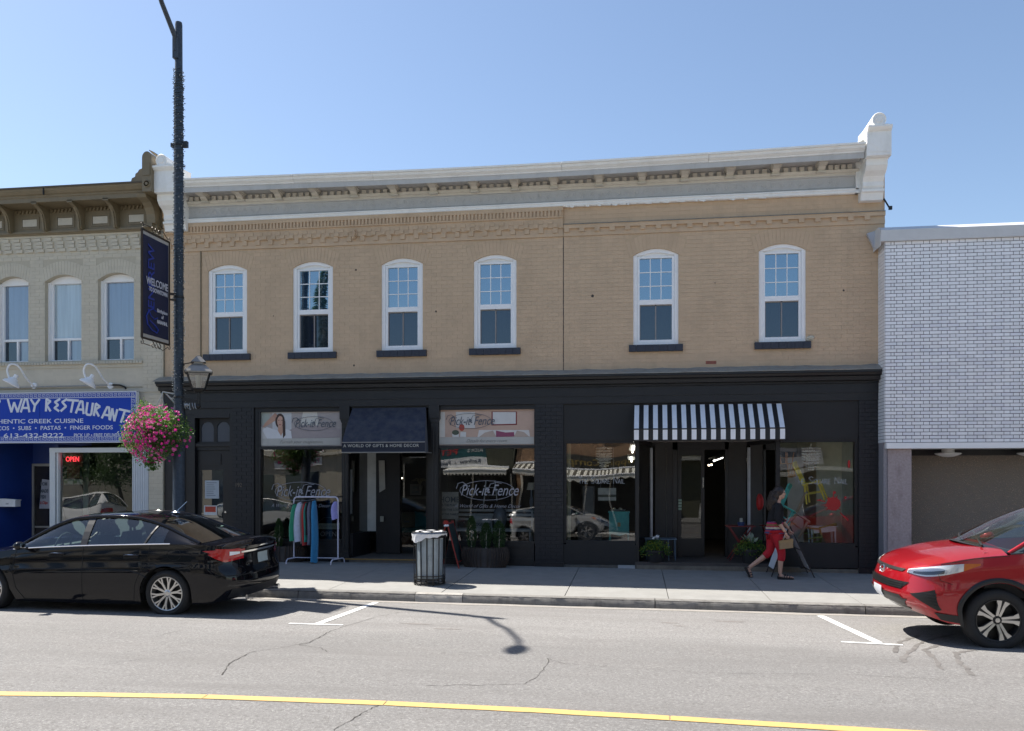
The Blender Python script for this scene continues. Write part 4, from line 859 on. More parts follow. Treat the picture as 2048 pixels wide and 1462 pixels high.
# turquoise cabinet
t = thing('cabinet', 'turquoise painted cabinet with curved apron and slim legs in the left shop window', 'cabinet', (PX(1239,.6), .6, .46)); tq = mat('turquoise_paint', (.06,.42,.46), .5, var=.12, sc=12, dirt=.3)
xa, xb, za, zb = PX(1218,.45), PX(1258,.45), PZ(1240,1066,.45), PZ(1240,1024,.45)
mb = MB(); mb.box(xa,.47,za,xb,.8,zb-.02); mb.build('body', tq, t); MB().box(xa-.015,.45,zb-.02,xb+.015,.82,zb+.008).build('top', tq, t)
mb = MB(); mb.prism([(xa,za),(xb,za),(xb,za-.06),(xb-.06,za-.02),(xb-.14,za-.045),((xa+xb)/2,za-.06),(xa+.14,za-.045),(xa+.06,za-.02),(xa,za-.06)], 'y', .465,.485); mb.build('apron', tq, t)
for x in (xa+.015, xb-.015):
    for y in (.49,.78): MB().tube([(x,y,za),(x,y,.46)], [.022,.014], 7).build('leg', tq, t)
for s_ in (0,1): c = (xa+xb)/2; MB().box(xa+.01 if s_ == 0 else c+.004,.460,za+.015,c-.004 if s_ == 0 else xb-.01,.47,zb-.035).build('door', tq, t)
MB().box((xa+xb)/2-.03,.452,za+.13,(xa+xb)/2+.03,.462,za+.21).build('latch_plate', mat('old_brass', (.30,.26,.16), .5, .3), t)
t = thing('tray', 'pewter tray of small things on top of the turquoise cabinet', 'tray', (PX(1236,.6), .6, zb+.01)); mb = MB(); mb.lathe([(0,0),(.12,0),(.15,.035),(.155,.03),(.125,-.002)], (PX(1236,.6),.6,zb+.012), 16); mb.build('dish', M['galv'], t)
mb = MB(); [mb.ball((PX(1236,.6)+rnd.uniform(-.09,.09),.6+rnd.uniform(-.08,.08),zb+.05), .03, 8, 6) for _ in range(7)]; mb.build('shells', M['stone'], t)
t = thing('painting', 'framed seascape painting hanging in the left window of the second shop', 'painting', at(1214,1000,.5)); xa,_,za = at(1196,1001,.5); xb,_,zb = at(1232,976,.5)
MB().box(xa,.5,za,xb,.53,zb).build('canvas', mat('canvas_pale', (.42,.45,.46), .7, var=.25, sc=9), t); MB().box(xa,.495,za+.07,xb,.499,za+.12).build('painted_shore', mat('canvas_dark', (.10,.11,.10), .7, var=.4, sc=20), t); MB().tube([(xa+.05,.51,zb),(xa+.05,.51,2.4)], .003, 4).tube([(xb-.05,.51,zb),(xb-.05,.51,2.4)], .003, 4).build('hanging_wire', M['galv'], t)
t = thing('dresser', 'old grey carved dresser in shadow behind the left window of the second shop', 'dresser', at(1180,1080,1.0)); gm = mat('dresser_grey', (.13,.125,.125), .7, var=.3, sc=15)
xa, xb = PX(1155,1.0), PX(1203,1.0); MB().box(xa,1.0,.46,xb,1.4,.95).build('body', gm, t)
for k in range(2): MB().box(xa+.02+.235*k*0+(.0),.985,.50+.21*k,xb-.02,1.0,.68+.21*k).build('drawer', gm, t)
MB().box(xa+.1,1.15,.95,xb-.15,1.2,1.6).build('mirror_frame', gm, t); MB().box(xa+.13,1.14,.98,xb-.18,1.15,1.57).build('mirror_glass', mat('dim_mirror', (.09,.11,.14), .2, .3), t)
t = thing('table', 'pale blue low bench table at the foot of the right shop window', 'table', (PX(1645,.6), .6, .46)); tw = mat('pale_blue_paint', (.62,.74,.78), .5, var=.1)
xa, xb = PX(1621,.5), PX(1672,.5); zt = PZ(1640,1052,.5); MB().box(xa-.02,.48,zt-.015,xb+.04,.85,zt).build('tabletop', tw, t); MB().prism([(xa,zt-.015),(xb,zt-.015),(xb,zt-.10),(xa+.02,zt-.15)], 'y', .5,.515).build('apron', tw, t)
for x in (xa+.02, xb-.02):
    for y in (.52,.82): MB().tube([(x,y,zt-.01),(x+.02,y,.46)], [.022,.013], 7).build('leg', tw, t)
t = thing('easel_rod', 'thin metal rod leaning in the right shop window between brown chair and bench', 'rod', at(1620,1078,.5)); MB().tube([at(1602,1000,.5), at(1619,1072,.5)], .006, 6).build('rod', M['chrome'], t)
# gift shop goods
def boxthing(name, lab, cat, a, b, Y, d, m, part='body', extra=None):
    x0,_,z0 = at(a[0],a[1],Y); x1,_,z1 = at(b[0],b[1],Y); t = thing(name, lab, cat, ((x0+x1)/2,Y,min(z0,z1)))
    MB().box(x0,Y,z0,x1,Y+d,z1).build(part, m, t)
    if extra: extra(t, min(x0,x1), max(x0,x1), min(z0,z1), max(z0,z1), Y)
    return t
def lines(rows, m=None):
    def f(t, x0, x1, z0, z1, Y):
        mb = MB()
        for s_, sz, fx, fz in rows: mb.text(s_, sz*(z1-z0), (x0+(x1-x0)*fx, Y-.003, z0+(z1-z0)*fz), align='CENTER', sx=.9, ext=.001, bold=.002)
        mb.build('lettering', m or M['ink'], t)
    return f
boxthing('wall_sign', 'grey plaque lettered HOME standing behind the gift shop window, left edge', 'sign', (881,1038), (917,984), .35, .02, mat('plaque_grey', (.33,.34,.33), .7, var=.15, sc=15), 'board', lines([('HOME',.30,.5,.62),('IS THE PLACE',.11,.5,.48),('WITH THE LOVE',.12,.5,.30),('OF THE FAMILY',.11,.5,.14)]))
pl = lambda nm, c: mat(nm, c, .8, var=.1, sc=12, sheen=.2)
def cushion(lab, c, px, py, w_, Y, tx=None, rot=0):
    x,_,z = at(px,py,Y); t = thing('cushion', lab, 'cushion', (x,Y,z-w_/2)); mb = MB(); n = 10
    for sd_ in (-1, 1):
        def f(u, v): a, b = 2*u-1, 2*v-1; k = 1-.10*(1-abs(a)**2)*(abs(b)**6)-.0; th = .075*(max(0,(1-a**4))*max(0,(1-b**4)))**.6; return (x+a*w_/2*(1-.07*(1-b*b)*a*a), Y+sd_*th, z+b*w_/2*(1-.07*(1-a*a)*b*b))
        mb.grid(f, n, n, flip=(sd_ > 0))
    mb.build('cover', pl('cushion_cloth', c), t, smooth=80)
    if tx: MB().text(tx, w_*.2, (x, Y-.085, z-.03), align='CENTER', sx=.85, ext=.002, bold=.003).build('lettering', M['ink'], t)
cushion('pale blue cushion printed with words on the white bench behind the gift shop window', (.42,.46,.50), 966,1048,.42,.62,'TOGETHER')
cushion('teal and white patterned cushion on the seat inside the gift shop doorway', (.04,.20,.23), 846,1040,.40,2.2)
cushion('beige lettered cushion beside the teal one inside the gift shop doorway', (.16,.14,.10), 815,1042,.44,2.3,'love')
t = thing('bench', 'white slatted bench behind the right window of the gift shop', 'bench', (PX(965,.7),.7,.46)); xa, xb = PX(905,.6), PX(1064,.6); wb = mat('bench_white', (.50,.53,.56), .6, var=.1)
for k in range(3): MB().box(xa,.86,PZ(960,1040-k*9,.6)-.02,xb,.89,PZ(960,1040-k*9,.6)+.03).build('back_slat', wb, t)
MB().box(xa,.5,PZ(960,1062,.6),xb,.86,PZ(960,1057,.6)).build('seat', wb, t)
for x in (xa+.03, xb-.03): MB().box(x-.02,.52,.46,x+.02,.56,PZ(960,1060,.6)).box(x-.02,.84,.46,x+.02,.9,PZ(960,1016,.6)).build('leg', wb, t)
t = thing('table_lamp', 'table lamp with a white shade at the right edge of the gift shop window', 'lamp', at(1064,1010,.6)); x,_,z = at(1063,975,.6); MB().lathe([(.10,0),(.07,.15),(.065,.15),(.095,0)], (x,.6,z-.05), 16).build('lamp_shade', mat('shade_cream', (.55,.52,.45), .8), t); MB().lathe([(.05,-.42),(.03,-.38),(.045,-.25),(.02,-.12),(.02,0),(0,0)], (x,.6,z-.05), 12).build('lamp_base', mat('lamp_blue', (.12,.17,.25), .4), t)
t = thing('glass_jar', 'round blue grey glass jar on the bench behind the gift shop window', 'jar', at(1000,1035,.7)); x,_,z = at(1000,1052,.7); MB().lathe([(0,0),(.10,0),(.14,.08),(.15,.2),(.12,.33),(.06,.38),(.06,.42),(0,.42)], (x,.7,z), 18).build('jar', mat('jar_blue', (.17,.21,.27), .2, .1, var=.1), t, smooth=60)
t = thing('ladder', 'thin white ladder rack leaning behind the gift shop window', 'ladder', at(975,1045,.8)); MB().tube([at(972,961,.8), at(966,1020,.8)], .012, 6).build('rail', wb, t); MB().tube([at(990,961,.8), at(994,1002,.8)], .012, 6).build('rail', wb, t); MB().tube([at(971,975,.8), at(991,975,.8)], .008, 6).tube([at(969,990,.8), at(993,990,.8)], .008, 6).build('rung', wb, t)
t = thing('console_table', 'turquoise seat with shelf inside the gift shop doorway', 'table', at(826,1100,2.0)); x0,_,z0 = at(778,1060,2.); x1,_,z1 = at(858,1056,2.); MB().box(x0,2.,z0-.05,x1+.6,2.6,z1).build('seat', mat('teal_paint', (.03,.15,.15), .5), t)
for x in (x0+.03, x1+.2): MB().box(x-.03,2.02,.1,x+.03,2.08,z0-.05).build('leg', mat('teal_paint2', (.03,.15,.15), .5), t)
t = thing('basket', 'brown woven basket under the turquoise seat in the gift shop doorway', 'basket', at(815,1100,1.9)); x,_,z = at(815,1098,1.9); mb = MB()
for k in range(7): mb.lathe([(.25+.01*k,.03*k),(.265+.01*k,.03*k+.015),(.25+.01*k,.03*k+.03)], (x,2.0,z+.05), 20, cap=False)
mb.build('weave', mat('basket_brown', (.12,.05,.025), .8, var=.3), t)
t = thing('mantel_shelf', 'pale wooden mantel shelf on the back wall inside the gift shop doorway', 'shelf', at(825,1000,2.9)); x0,_,z0 = at(785,998,2.9); x1,_,z1 = at(862,993,2.9); MB().box(x0,2.9,z0,x1+.5,3.1,z1).build('shelf_board', mat('dim_wood', (.16,.14,.11), .7), t); MB().box(x0,2.95,z0-.10,x1+.5,3.05,z0).build('shelf_rail', mat('dim_wood2', (.10,.085,.07), .7), t)
boxthing('wall_sign', 'white framed lettered sign on the mantel shelf inside the gift shop', 'sign', (820,990), (842,968), 2.8, .03, mat('dim_white', (.22,.21,.19), .7), 'board', lines([('LIVE',.3,.5,.58),('LOVE',.3,.5,.18)]))
t = thing('potted_fern', 'pale feathery plant on the mantel shelf inside the gift shop doorway', 'plant', at(845,985,2.8)); mb = MB(); x,y,z = at(840,962,2.8)
for k in range(26): a = rnd.uniform(0,6.28); l = rnd.uniform(.1,.2); mb.bar((x,y,z-.1),(x+l*.5*math.cos(a),y+l*.4*math.sin(a),z+.06),.008).bar((x+l*.5*math.cos(a),y+l*.4*math.sin(a),z+.06),(x+l*1.1*math.cos(a),y+l*math.sin(a),z),.012,.004)
mb.build('fronds', mat('fern_pale', (.22,.19,.12), .8), t); MB().lathe([(0,0),(.05,0),(.07,.14),(.06,.14),(0,.12)], (x,y,z-.24), 12).build('pot', mat('dim_pot', (.2,.19,.17), .6), t)
# open sign behind the gift shop's left window
def opensign(t, x0, x1, z0, z1, Y):
    h = z1-z0; MB().box(x0,Y-.004,z0+h*.62,x1,Y,z1).build('name_panel', mat('sign_sage', (.30,.36,.31), .6), t); MB().text('Pick-it Fence', h*.26, (x0+.04,Y-.007,z0+h*.74), shear=.35, sx=.95, ext=.001).build('lettering', M['ink'], t)
    MB().text('OPEN', h*.44, ((x0+x1)/2,Y-.007,z0+h*.16), align='CENTER', sx=1.0, ext=.001).build('lettering', M['etch'], t); MB().tube([(x0,Y,z1),((x0+x1)/2-.1,Y,z1+.12),((x0+x1)/2+.1,Y,z1+.12),(x1,Y,z1)], .006, 5).build('hanging_cord', M['galv'], t)
boxthing('open_sign', 'black and sage OPEN sign hanging behind the window beside the clothes rack', 'sign', (634,1077), (680,1047), .20-.005, .01, M['black'], 'board', opensign)
# ------------------------------------------------------------------ awnings
aw = thing('awning', 'navy fabric awning lettered A WORLD OF GIFTS & HOME DECOR over the gift shop door', 'awning', (PX(775,-.3), -.35, 2.4))
nv = mat('navy_canvas', (.010,.017,.042), .75, var=.15, sc=9, sheen=.15); splotch(nv, 6, .40, .60, .75, (.045,.05,.065), (1,1,1.2))
yo = -.55; x0, x1 = PX(684,yo), PX(850,yo); z0, z1 = PZ(684,905,yo), PZ(684,885,yo); xt0, xt1, zt = PX(705,-.03), PX(852,-.03), PZ(760,816,-.03)
mb = MB(); mb.grid(lambda u, v: (lambda a, b: (a+(b-a)*v, (-.03+(yo+.03)*u), zt+(z1-zt)*u+.03*math.sin(math.pi*u)))(xt0+(x0-xt0)*u, xt1+(x1-xt1)*u), 8, 8, flip=False); mb.build('canopy', nv, aw)
mb = MB()
mb.quad((xt0,-.03,zt),(x0,yo,z1),(x0,yo,z0),(xt0-.05,-.03,z0)); mb.quad((xt1,-.03,zt),(xt1+.05,-.03,z0),(x1,yo,z0),(x1,yo,z1)); mb.build('side_panel', nv, aw)
MB().box(x0,yo-.006,z0,x1,yo,z1).build('valance', mat('navy_valance', (.009,.014,.030), .7, var=.1), aw)
MB().text('A WORLD OF GIFTS & HOME DECOR', .085, (PX(687,yo), yo-.010, PZ(687,894.5,yo)), wid=PX(838,yo)-PX(687,yo), ext=.001, space=1.10).build('lettering', mat('awning_letters', (.50,.49,.45), .6, var=0), aw)
MB().tube([(x0,yo,z0),(x1,yo,z0)], .014, 6).tube([(x0,yo,z1),(x1,yo,z1)], .012, 6).tube([(x0,yo,z0),(x0,-.02,z0)], .012, 6).tube([(x1,yo,z0),(x1,-.02,z0)], .012, 6).build('frame', mat('awning_frame', (.3,.3,.29), .4, .5), aw)
aw = thing('awning', 'black and white striped awning over the entrance of the second shop', 'awning', (PX(1415,-.5), -.4, 2.4))
yo = -.70; x0, x1 = PX(1267,yo), PX(1570,yo); z0, z1 = PZ(1267,881,yo), PZ(1267,858.5,yo); xt0, xt1, zt = PX(1268,-.03), PX(1562,-.03), PZ(1400,808.5,-.03)
sb = mat('awning_black', (.012,.012,.014), .6, var=.1); sw_ = mat('awning_white', (.84,.84,.86), .55, var=.05)
mb = MB(); mb.quad((xt0,-.03,zt),(x0,yo,z1),(x1,yo,z1),(xt1,-.03,zt)); mb.build('canopy', sb, aw); MB().box(x0,yo-.004,z0,x1,yo,z1).build('valance', sb, aw)
mb = MB(); mb.quad((xt0,-.03,zt),(xt0,-.03,z0),(x0,yo,z0),(x0,yo,z1)); mb.quad((xt1,-.03,zt),(x1,yo,z1),(x1,yo,z0),(xt1,-.03,z0)); mb.build('side_panel', sb, aw)
per = 1/15.56
for k in range(16):
    a = k*per+.004; b = a+per*.50; L = lambda p, q, t: p+(q-p)*t
    mb = MB(); e = .003
    mb.hexa([(L(xt0,xt1,a),-.03,zt),(L(x0,x1,a),yo,z1),(L(x0,x1,b),yo,z1),(L(xt0,xt1,b),-.03,zt),(L(xt0,xt1,a),-.03,zt+e),(L(x0,x1,a),yo-e,z1+e),(L(x0,x1,b),yo-e,z1+e),(L(xt0,xt1,b),-.03,zt+e)])
    mb.box(L(x0,x1,a),yo-.008,z0+.012,L(x0,x1,b),yo-.004,z1-.012); mb.build('white_stripe', sw_, aw)
MB().tube([(x0,yo,z0),(x1,yo,z0)], .014, 6).tube([(x0,yo,z1),(x1,yo,z1)], .014, 6).tube([(x0,yo,z0),(xt0,-.02,z0)], .013, 6).tube([(x1,yo,z0),(xt1,-.02,z0)], .013, 6).tube([(xt0,-.03,zt),(xt1,-.03,zt)], .014, 6).build('frame', M['blackmetal'], aw)
# ------------------------------------------------------------------ white brick building on the right
WB = thing('white_brick_building', 'white glazed brick building with grey coping beside the tan building', 'building', (9, 3, 0))
FY = -.42; WX0 = PX(1770, FY); WX1 = WX0+.305*60; wz0, wz1 = 2.42, 6.10
mb = MB(); mb.box(WX0,FY,wz0,WX1,.3,wz1); mb.box(WX0,.3,wz0,WX1,14,wz1); mb.build('wall', M['mortar'], WB)
rows = 58; ch = (wz1-wz0)/rows
lay(WB, 'white', WX0, WX0+.305*9+.004, wz0, wz1, FY, [M['glaze'], M['glaze2'], M['glaze']], cell=(.203,ch), gap=.0105, d=.009, parts=299, bond='flem', head=.102)
x = WX0+.305*9+.004
mb = MB()                                       # the wall beyond the frame, coarser
for r in range(rows):
    xx = x-(.15 if r % 2 else 0)
    while xx < WX1:
        mb.box(max(xx,x)+.004,FY-.008,wz0+r*ch+.004,min(xx+.195,WX1),FY,wz0+(r+1)*ch-.004)
        if xx+.3 < WX1: mb.box(xx+.203,FY-.008,wz0+r*ch+.004,xx+.298,FY,wz0+(r+1)*ch-.004)
        xx += .305
mb.build('brick_courses', M['glaze'], WB, kind='stuff')
mb = MB()
for r in range(rows):
    ys_ = [0, -.2, FY] if r % 2 else [0, -.105, -.31, FY]
    for a, b in zip(ys_, ys_[1:]): mb.box(WX0-.008,b+.004 if b != FY else FY-.008,wz0+r*ch+.004,WX0,a-.004,wz0+(r+1)*ch-.004)
mb.build('return_brick', M['glaze'], WB, kind='stuff')
co = [(.3,6.10),(-.47,6.10),(-.485,6.10),(-.50,6.30),(-.30,6.40),(.3,6.42)]
mb = MB(); mb.prism(co, 'x', WX0-.09, WX1); mb.build('coping', M['coping'], WB)
mb = MB(); mb.prism([(WX0-.10,6.08),(WX0-.23,6.36),(WX0-.09,6.40),(WX0-.09,6.08)], 'y', -.10, -.02); mb.build('coping_end', mat('coping_bluish', (.45,.47,.52), .35), WB)
mb = MB(); mb.hexa([(WX0-.10,FY-.06,6.02),(WX0-.09,FY-.06,6.02),(WX0-.09,-.01,6.02),(WX0-.10,-.01,6.02),(WX0-.10,FY-.06,6.22),(WX0-.09,FY-.06,6.22),(WX0-.09,-.01,6.3),(WX0-.10,-.01,6.3)]); mb.build('coping_return', M['coping'], WB)
mb = MB(); mb.box(WX0+.02,FY-.03,2.31,WX1,FY+.35,2.415); mb.build('white_lintel', M['winwhite'], WB)
cx0, cx1 = PX(1776,-.36), PX(1823,-.36)
MB().box(cx0,-.36,-.35,cx1,.02,2.31).build('granite_pier', M['granite'], WB); MB().box(WX0+.0,-.33,-.35,cx0-.002,.05,2.42).build('granite_return', mat('granite_grey', (.27,.26,.28), .6, var=.15, sc=30), WB)
MB().box(cx1,.5,-.35,WX1,.8,2.6).build('pebble_wall', M['pebble_base'], WB)
mb = MB()
for k in range(7500):
    x, z = rnd.uniform(cx1, cx1+3.6), rnd.uniform(.3, 2.42); r = rnd.uniform(.004,.011); mb.ball((x,.50,z), (r,r*.7,r*rnd.uniform(.6,1)), 5, 3)
mb.build('pebbles', M['pebble'], WB, kind='stuff')
MB().box(cx1,-.07,2.31,WX1,.5,2.36).build('porch_soffit', mat('soffit_grey', (.20,.20,.18), .7), WB); MB().box(cx1,.44,2.2,WX1,.5,2.31).build('dark_strip', M['black'], WB)  # black strip along the top of the pebble wall
for px, l in ((1896, 'round white ceiling lamp under the porch of the white brick building, left one'), (2062, 'round white ceiling lamp under the porch at the right edge of the photo')):
    x = PX(px, .1); t = thing('porch_light', l, 'light', (x,.1,2.2)); MB().lathe([(.11,.31),(.11,.24),(0,.24)][::-1], (x,.1,2.0), 20).build('lamp_base', M['white'], t); MB().lathe([(.0,.16),(.10,.17),(.20,.205),(.235,.225),(.22,.24),(.0,.245)], (x,.1,2.0), 24).build('lamp_dish', M['white'], t, smooth=40)
# ------------------------------------------------------------------ beige building on the left
LB = thing('beige_building', 'beige painted brick building with an olive bracketed cornice above the restaurant', 'building', (-14, 3, 0))
LX1 = BX0-.012; LX0 = -26
pil0 = PX(288)
lw = [(PX(-9), PX(57)), (PX(90), PX(163)), (PX(196), PX(268))]
dxw = lw[1][0]-lw[0][0]
while lw[0][0] > LX0+1.5: lw.insert(0, (lw[0][0]-(1.17 if len(lw) % 3 else 1.8), lw[0][1]-(1.17 if len(lw) % 3 else 1.8)))
wz = [PZ(130,722), PZ(130,562), PZ(130,549)]
xs = [LX0]+[q for p in lw for q in p]+[LX1]
mb = MB()
for i in range(0, len(xs), 2): mb.box(xs[i],0,wz[0],xs[i+1],.3,wz[2])
mb.box(LX0,0,3.55,LX1,.3,wz[0]); mb.box(LX0,0,wz[2],LX1,.3,7.3); mb.box(LX1-.3,.3,-.3,LX1,14,7.9); mb.box(LX0,.3,-.3,LX0+.3,14,7.9); mb.box(LX0,.3,7.1,LX1,14,7.2)
for a, b in lw:
    c, h = (a+b)/2, (b-a)/2; f = lambda x: wz[1]+(wz[2]-wz[1])*(1-((x-c)/h)**2)
    for k in range(8):
        p, q = a+2*h*k/8, a+2*h*(k+1)/8; mb.hexa([(p,0,f(p)),(q,0,f(q)),(q,.3,f(q)),(p,.3,f(p)),(p,0,wz[2]),(q,0,wz[2]),(q,.3,wz[2]),(p,.3,wz[2])])
mb.build('wall', M['beige_joint'], LB)
hl = []
for a, b in lw: hl += [(a, b, wz[0], wz[1]+.01), (a-.04, b+.04, wz[1]-.01, wz[2]+.30)]
lay(LB, 'beige', -14.2, pil0-.01, wz[0]-.22, 6.66, 0, M['beige'], holes=hl, parts=240, gap=.0055, d=.004, jit=.0006)
lay(LB, 'beige', LX0, -14.2, wz[0]-.22, 6.66, 0, M['beige'], holes=hl, parts=0, d=.0055, jit=.0007)
mb = MB()
for a, b in lw[-4:]:
    c, h = (a+b)/2, (b-a)/2; n = 15
    for k in range(n):
        t0, t1 = -1.12+2.24*k/n+.006, -1.12+2.24*(k+1)/n-.006
        q = [(c+h*t*(1+rr*.5), wz[1]+(wz[2]-wz[1])*(1-min(1.2,t*t))+rr) for t, rr in ((t0,0),(t1,0),(t1,.29),(t0,.29))]; mb.prism(q, 'y', -.005, 0)
mb.build('arch_brick', M['beige'], LB, kind='stuff')
mb = MB(); mb.box(pil0,-.045,3.6,LX1,0,7.05); pl_ = mb.build('pilaster', M['beige_joint'], LB); lay(pl_, 'beige', pil0, LX1, 3.6, 6.7, -.045, M['beige'], parts=0, d=.0055)
mb = MB(); mb.box(LX0,-.04,wz[0]-.16,pil0,0,wz[0]-.09); mb.box(LX0,-.075,wz[0]-.09,pil0,0,wz[0]-.03); mb.box(LX0,-.02,3.72,pil0,0,wz[0]-.16); mb.build('sill_course', M['beige'], LB)
mb = MB(); x = -14.2
while x < pil0-.05: mb.box(x,-.088,wz[0]-.085,x+.055,-.075,wz[0]-.035); x += .07
mb.build('sill_brick', M['stone'], LB, kind='stuff')
mb = MB(); mb.box(LX0,-.06,3.60,LX1-.0,0,3.68); mb.box(LX0,-.04,3.54,LX1,0,3.60); mb.build('string_course', M['stone'], LB)
# stepped corbel bricks below the cornice
mm = brick_mesh('cb', .15, .068, .03, M['beige'], 4)
pit = .2535; x = PX(0)-.15
while x < pil0-.1:
    for r in range(4): place(rnd.choice(mm), 'corbel_brick', LB, (x+.06-.02*r*1.0+(.02 if r % 2 else 0)+.04*r, -.012-.012*(3-r)*-1*0-.01*r*0+.0, 6.70+.078*(3-r)))
    x += pit
mb = MB(); mb.box(LX0,-.012,6.66,pil0,0,6.98); mb.box(LX0,-.03,6.98,LX1,0,7.05); mb.build('corbel_band', M['beige'], LB)
# olive cornice
def lm(prof, x0, x1, name, m, mb=None): mb = mb or MB(); mb.prism(prof, 'x', x0, x1); return mb.build(name, m, LB)
e = PX(292,-.1)
cz = [PZ(150,448,-.08), PZ(150,441,-.08)]
lm([(0,7.03),(-.07,7.03),(-.085,7.05),(-.11,7.06),(-.11,7.10),(0,7.12)], LX0, LX1-.02, 'bed_moulding', M['olive'])
MB().box(LX0,-.05,7.10,LX1-.02,0,7.62).build('frieze_board', M['olive'], LB)
bpx = [-62,8,80,151,222]; bx = [PX(p,-.3) for p in bpx]; pitch = bx[2]-bx[1]; bx = [bx[0]-pitch*k for k in range(12,0,-1)]+bx+[bx[-1]+pitch]
mb = MB(); mb.prism([(-.05,.0),(-.16,.0),(-.18,.05),(-.19,.18),(-.24,.31),(-.33,.40),(-.43,.44),(-.47,.455),(-.47,.50),(-.05,.50)], 'x', -.045, .045); mb.prism([(-.055,-.02),(-.19,-.02),(-.205,.05),(-.215,.18),(-.265,.32),(-.35,.415),(-.44,.45),(-.44,.46),(-.055,.46)], 'x', -.016, .016); mb.box(-.06,-.50,.46,.06,-.42,.51); bmesh_ = mb.mesh('bracket', M['olive'])
for x in bx[:-1]: place(bmesh_, 'bracket', LB, (x, 0, 7.10))
pan = MB().box(-.17,-.062,-.075,.17,-.05,.075).mesh('pale_panel', mat('pale_panel', (.52,.48,.40), .6, var=.08, sc=9))
pf = MB(); 
for a, b in ((-.22,-.185),(.185,.22)): pf.box(a,-.062,-.13,b,-.05,.13)
pf.box(-.185,-.062,.095,.185,-.05,.13); pf.box(-.185,-.062,-.13,.185,-.05,-.095); pf = pf.mesh('panel_frame', M['olive'])
gd = MB()
for x, x2 in zip(bx, bx[1:]):
    c = (x+x2)/2; place(pan, 'pale_panel', LB, (c, 0, 7.30)); place(pf, 'panel_frame', LB, (c, 0, 7.30))
    for k in range(8): y0_ = x+.07+(x2-x-.14)*k/8; gd.prism([(y0_+.01,7.50),(y0_+.05,7.50),(y0_+.07,7.57),(y0_+.03,7.57)], 'y', -.085, -.05)
gd.build('drop_ornament', M['olive'], LB, kind='stuff')
lm([(0,7.59),(-.50,7.59),(-.50,7.68),(-.52,7.70),(0,7.70)], LX0, LX1-.10, 'fascia', M['olive'])
lm([(0,7.69),(-.52,7.69),(-.525,7.72),(-.56,7.74),(-.61,7.80),(-.62,7.84),(0,7.84)], LX0, LX1-.10, 'crown_moulding', M['olive'])
lm([(0,7.84),(-.645,7.84),(-.65,7.87),(-.60,7.88),(0,7.93)], LX0, LX1-.10, 'gutter_edge', mat('brown_gutter', (.07,.055,.04), .4), )
MB().box(PX(86,-.63)-.01,-.63,7.7,PX(86,-.63)+.01,-.60,7.86).build('gutter_joint', M['blackmetal'], LB)
a, b = PX(285,-.7), PX(304,-.7); zt_ = PZ(290,302,-.7)
mb = MB(); n = 10; r = (b-a)/2; arc = [((a+b)/2+r*math.cos(math.pi*k/n), zt_-.14+r*math.sin(math.pi*k/n)*1.2) for k in range(n+1)]
mb.prism([(b,7.62),(b,7.70)]+arc+[(a,7.70),(a,7.62)], 'y', -.72, -.0); mb.box(a+.03,-.735,7.95,b-.03,-.72,8.2); mb.ball(((a+b)/2,-.35,zt_+.04), (.02,.3,.03), 8, 5); fin = mb.build('end_block', M['olive'], LB)
MB().lathe([(0,-.74),(.03,-.74),(.035,-.72),(.055,-.72),(.06,-.74),(.075,-.735),(.075,-.71),(0,-.71)], ((a+b)/2,0,7.78), 16, 'y').build('rosette', M['olive'], fin)
mb = MB(); arc = [(a-.0-.42+.42*math.cos(t_)*1.0, 7.90+.30*math.sin(t_)) for t_ in [R(k) for k in (10,30,50,70,90)]]
mb.prism([(a,7.88),(a,8.16),(a-.08,8.17),(a-.17,8.14),(a-.20,8.09),(a-.25,8.06),(a-.26,8.0),(a-.33,7.97),(a-.36,7.88)], 'y', -.55, -.45); mb.build('scroll_leaf', M['olive'], fin)
mb = MB(); mb.prism([(-.0,7.62),(-.62,7.62),(-.60,7.55),(-.44,7.5),(-.34,7.42),(-.28,7.3),(-.26,7.12),(-.20,7.10),(-.20,7.03),(-.14,6.98),(-.13,6.86),(-.06,6.72),(0,6.70)], 'x', PX(291,-.3), PX(303,-.3)+.06); mb.box(PX(288,-.2),-.28,7.04,PX(308,-.2),-.0,7.11); mb.build('end_console', M['olive'], LB, smooth=20)
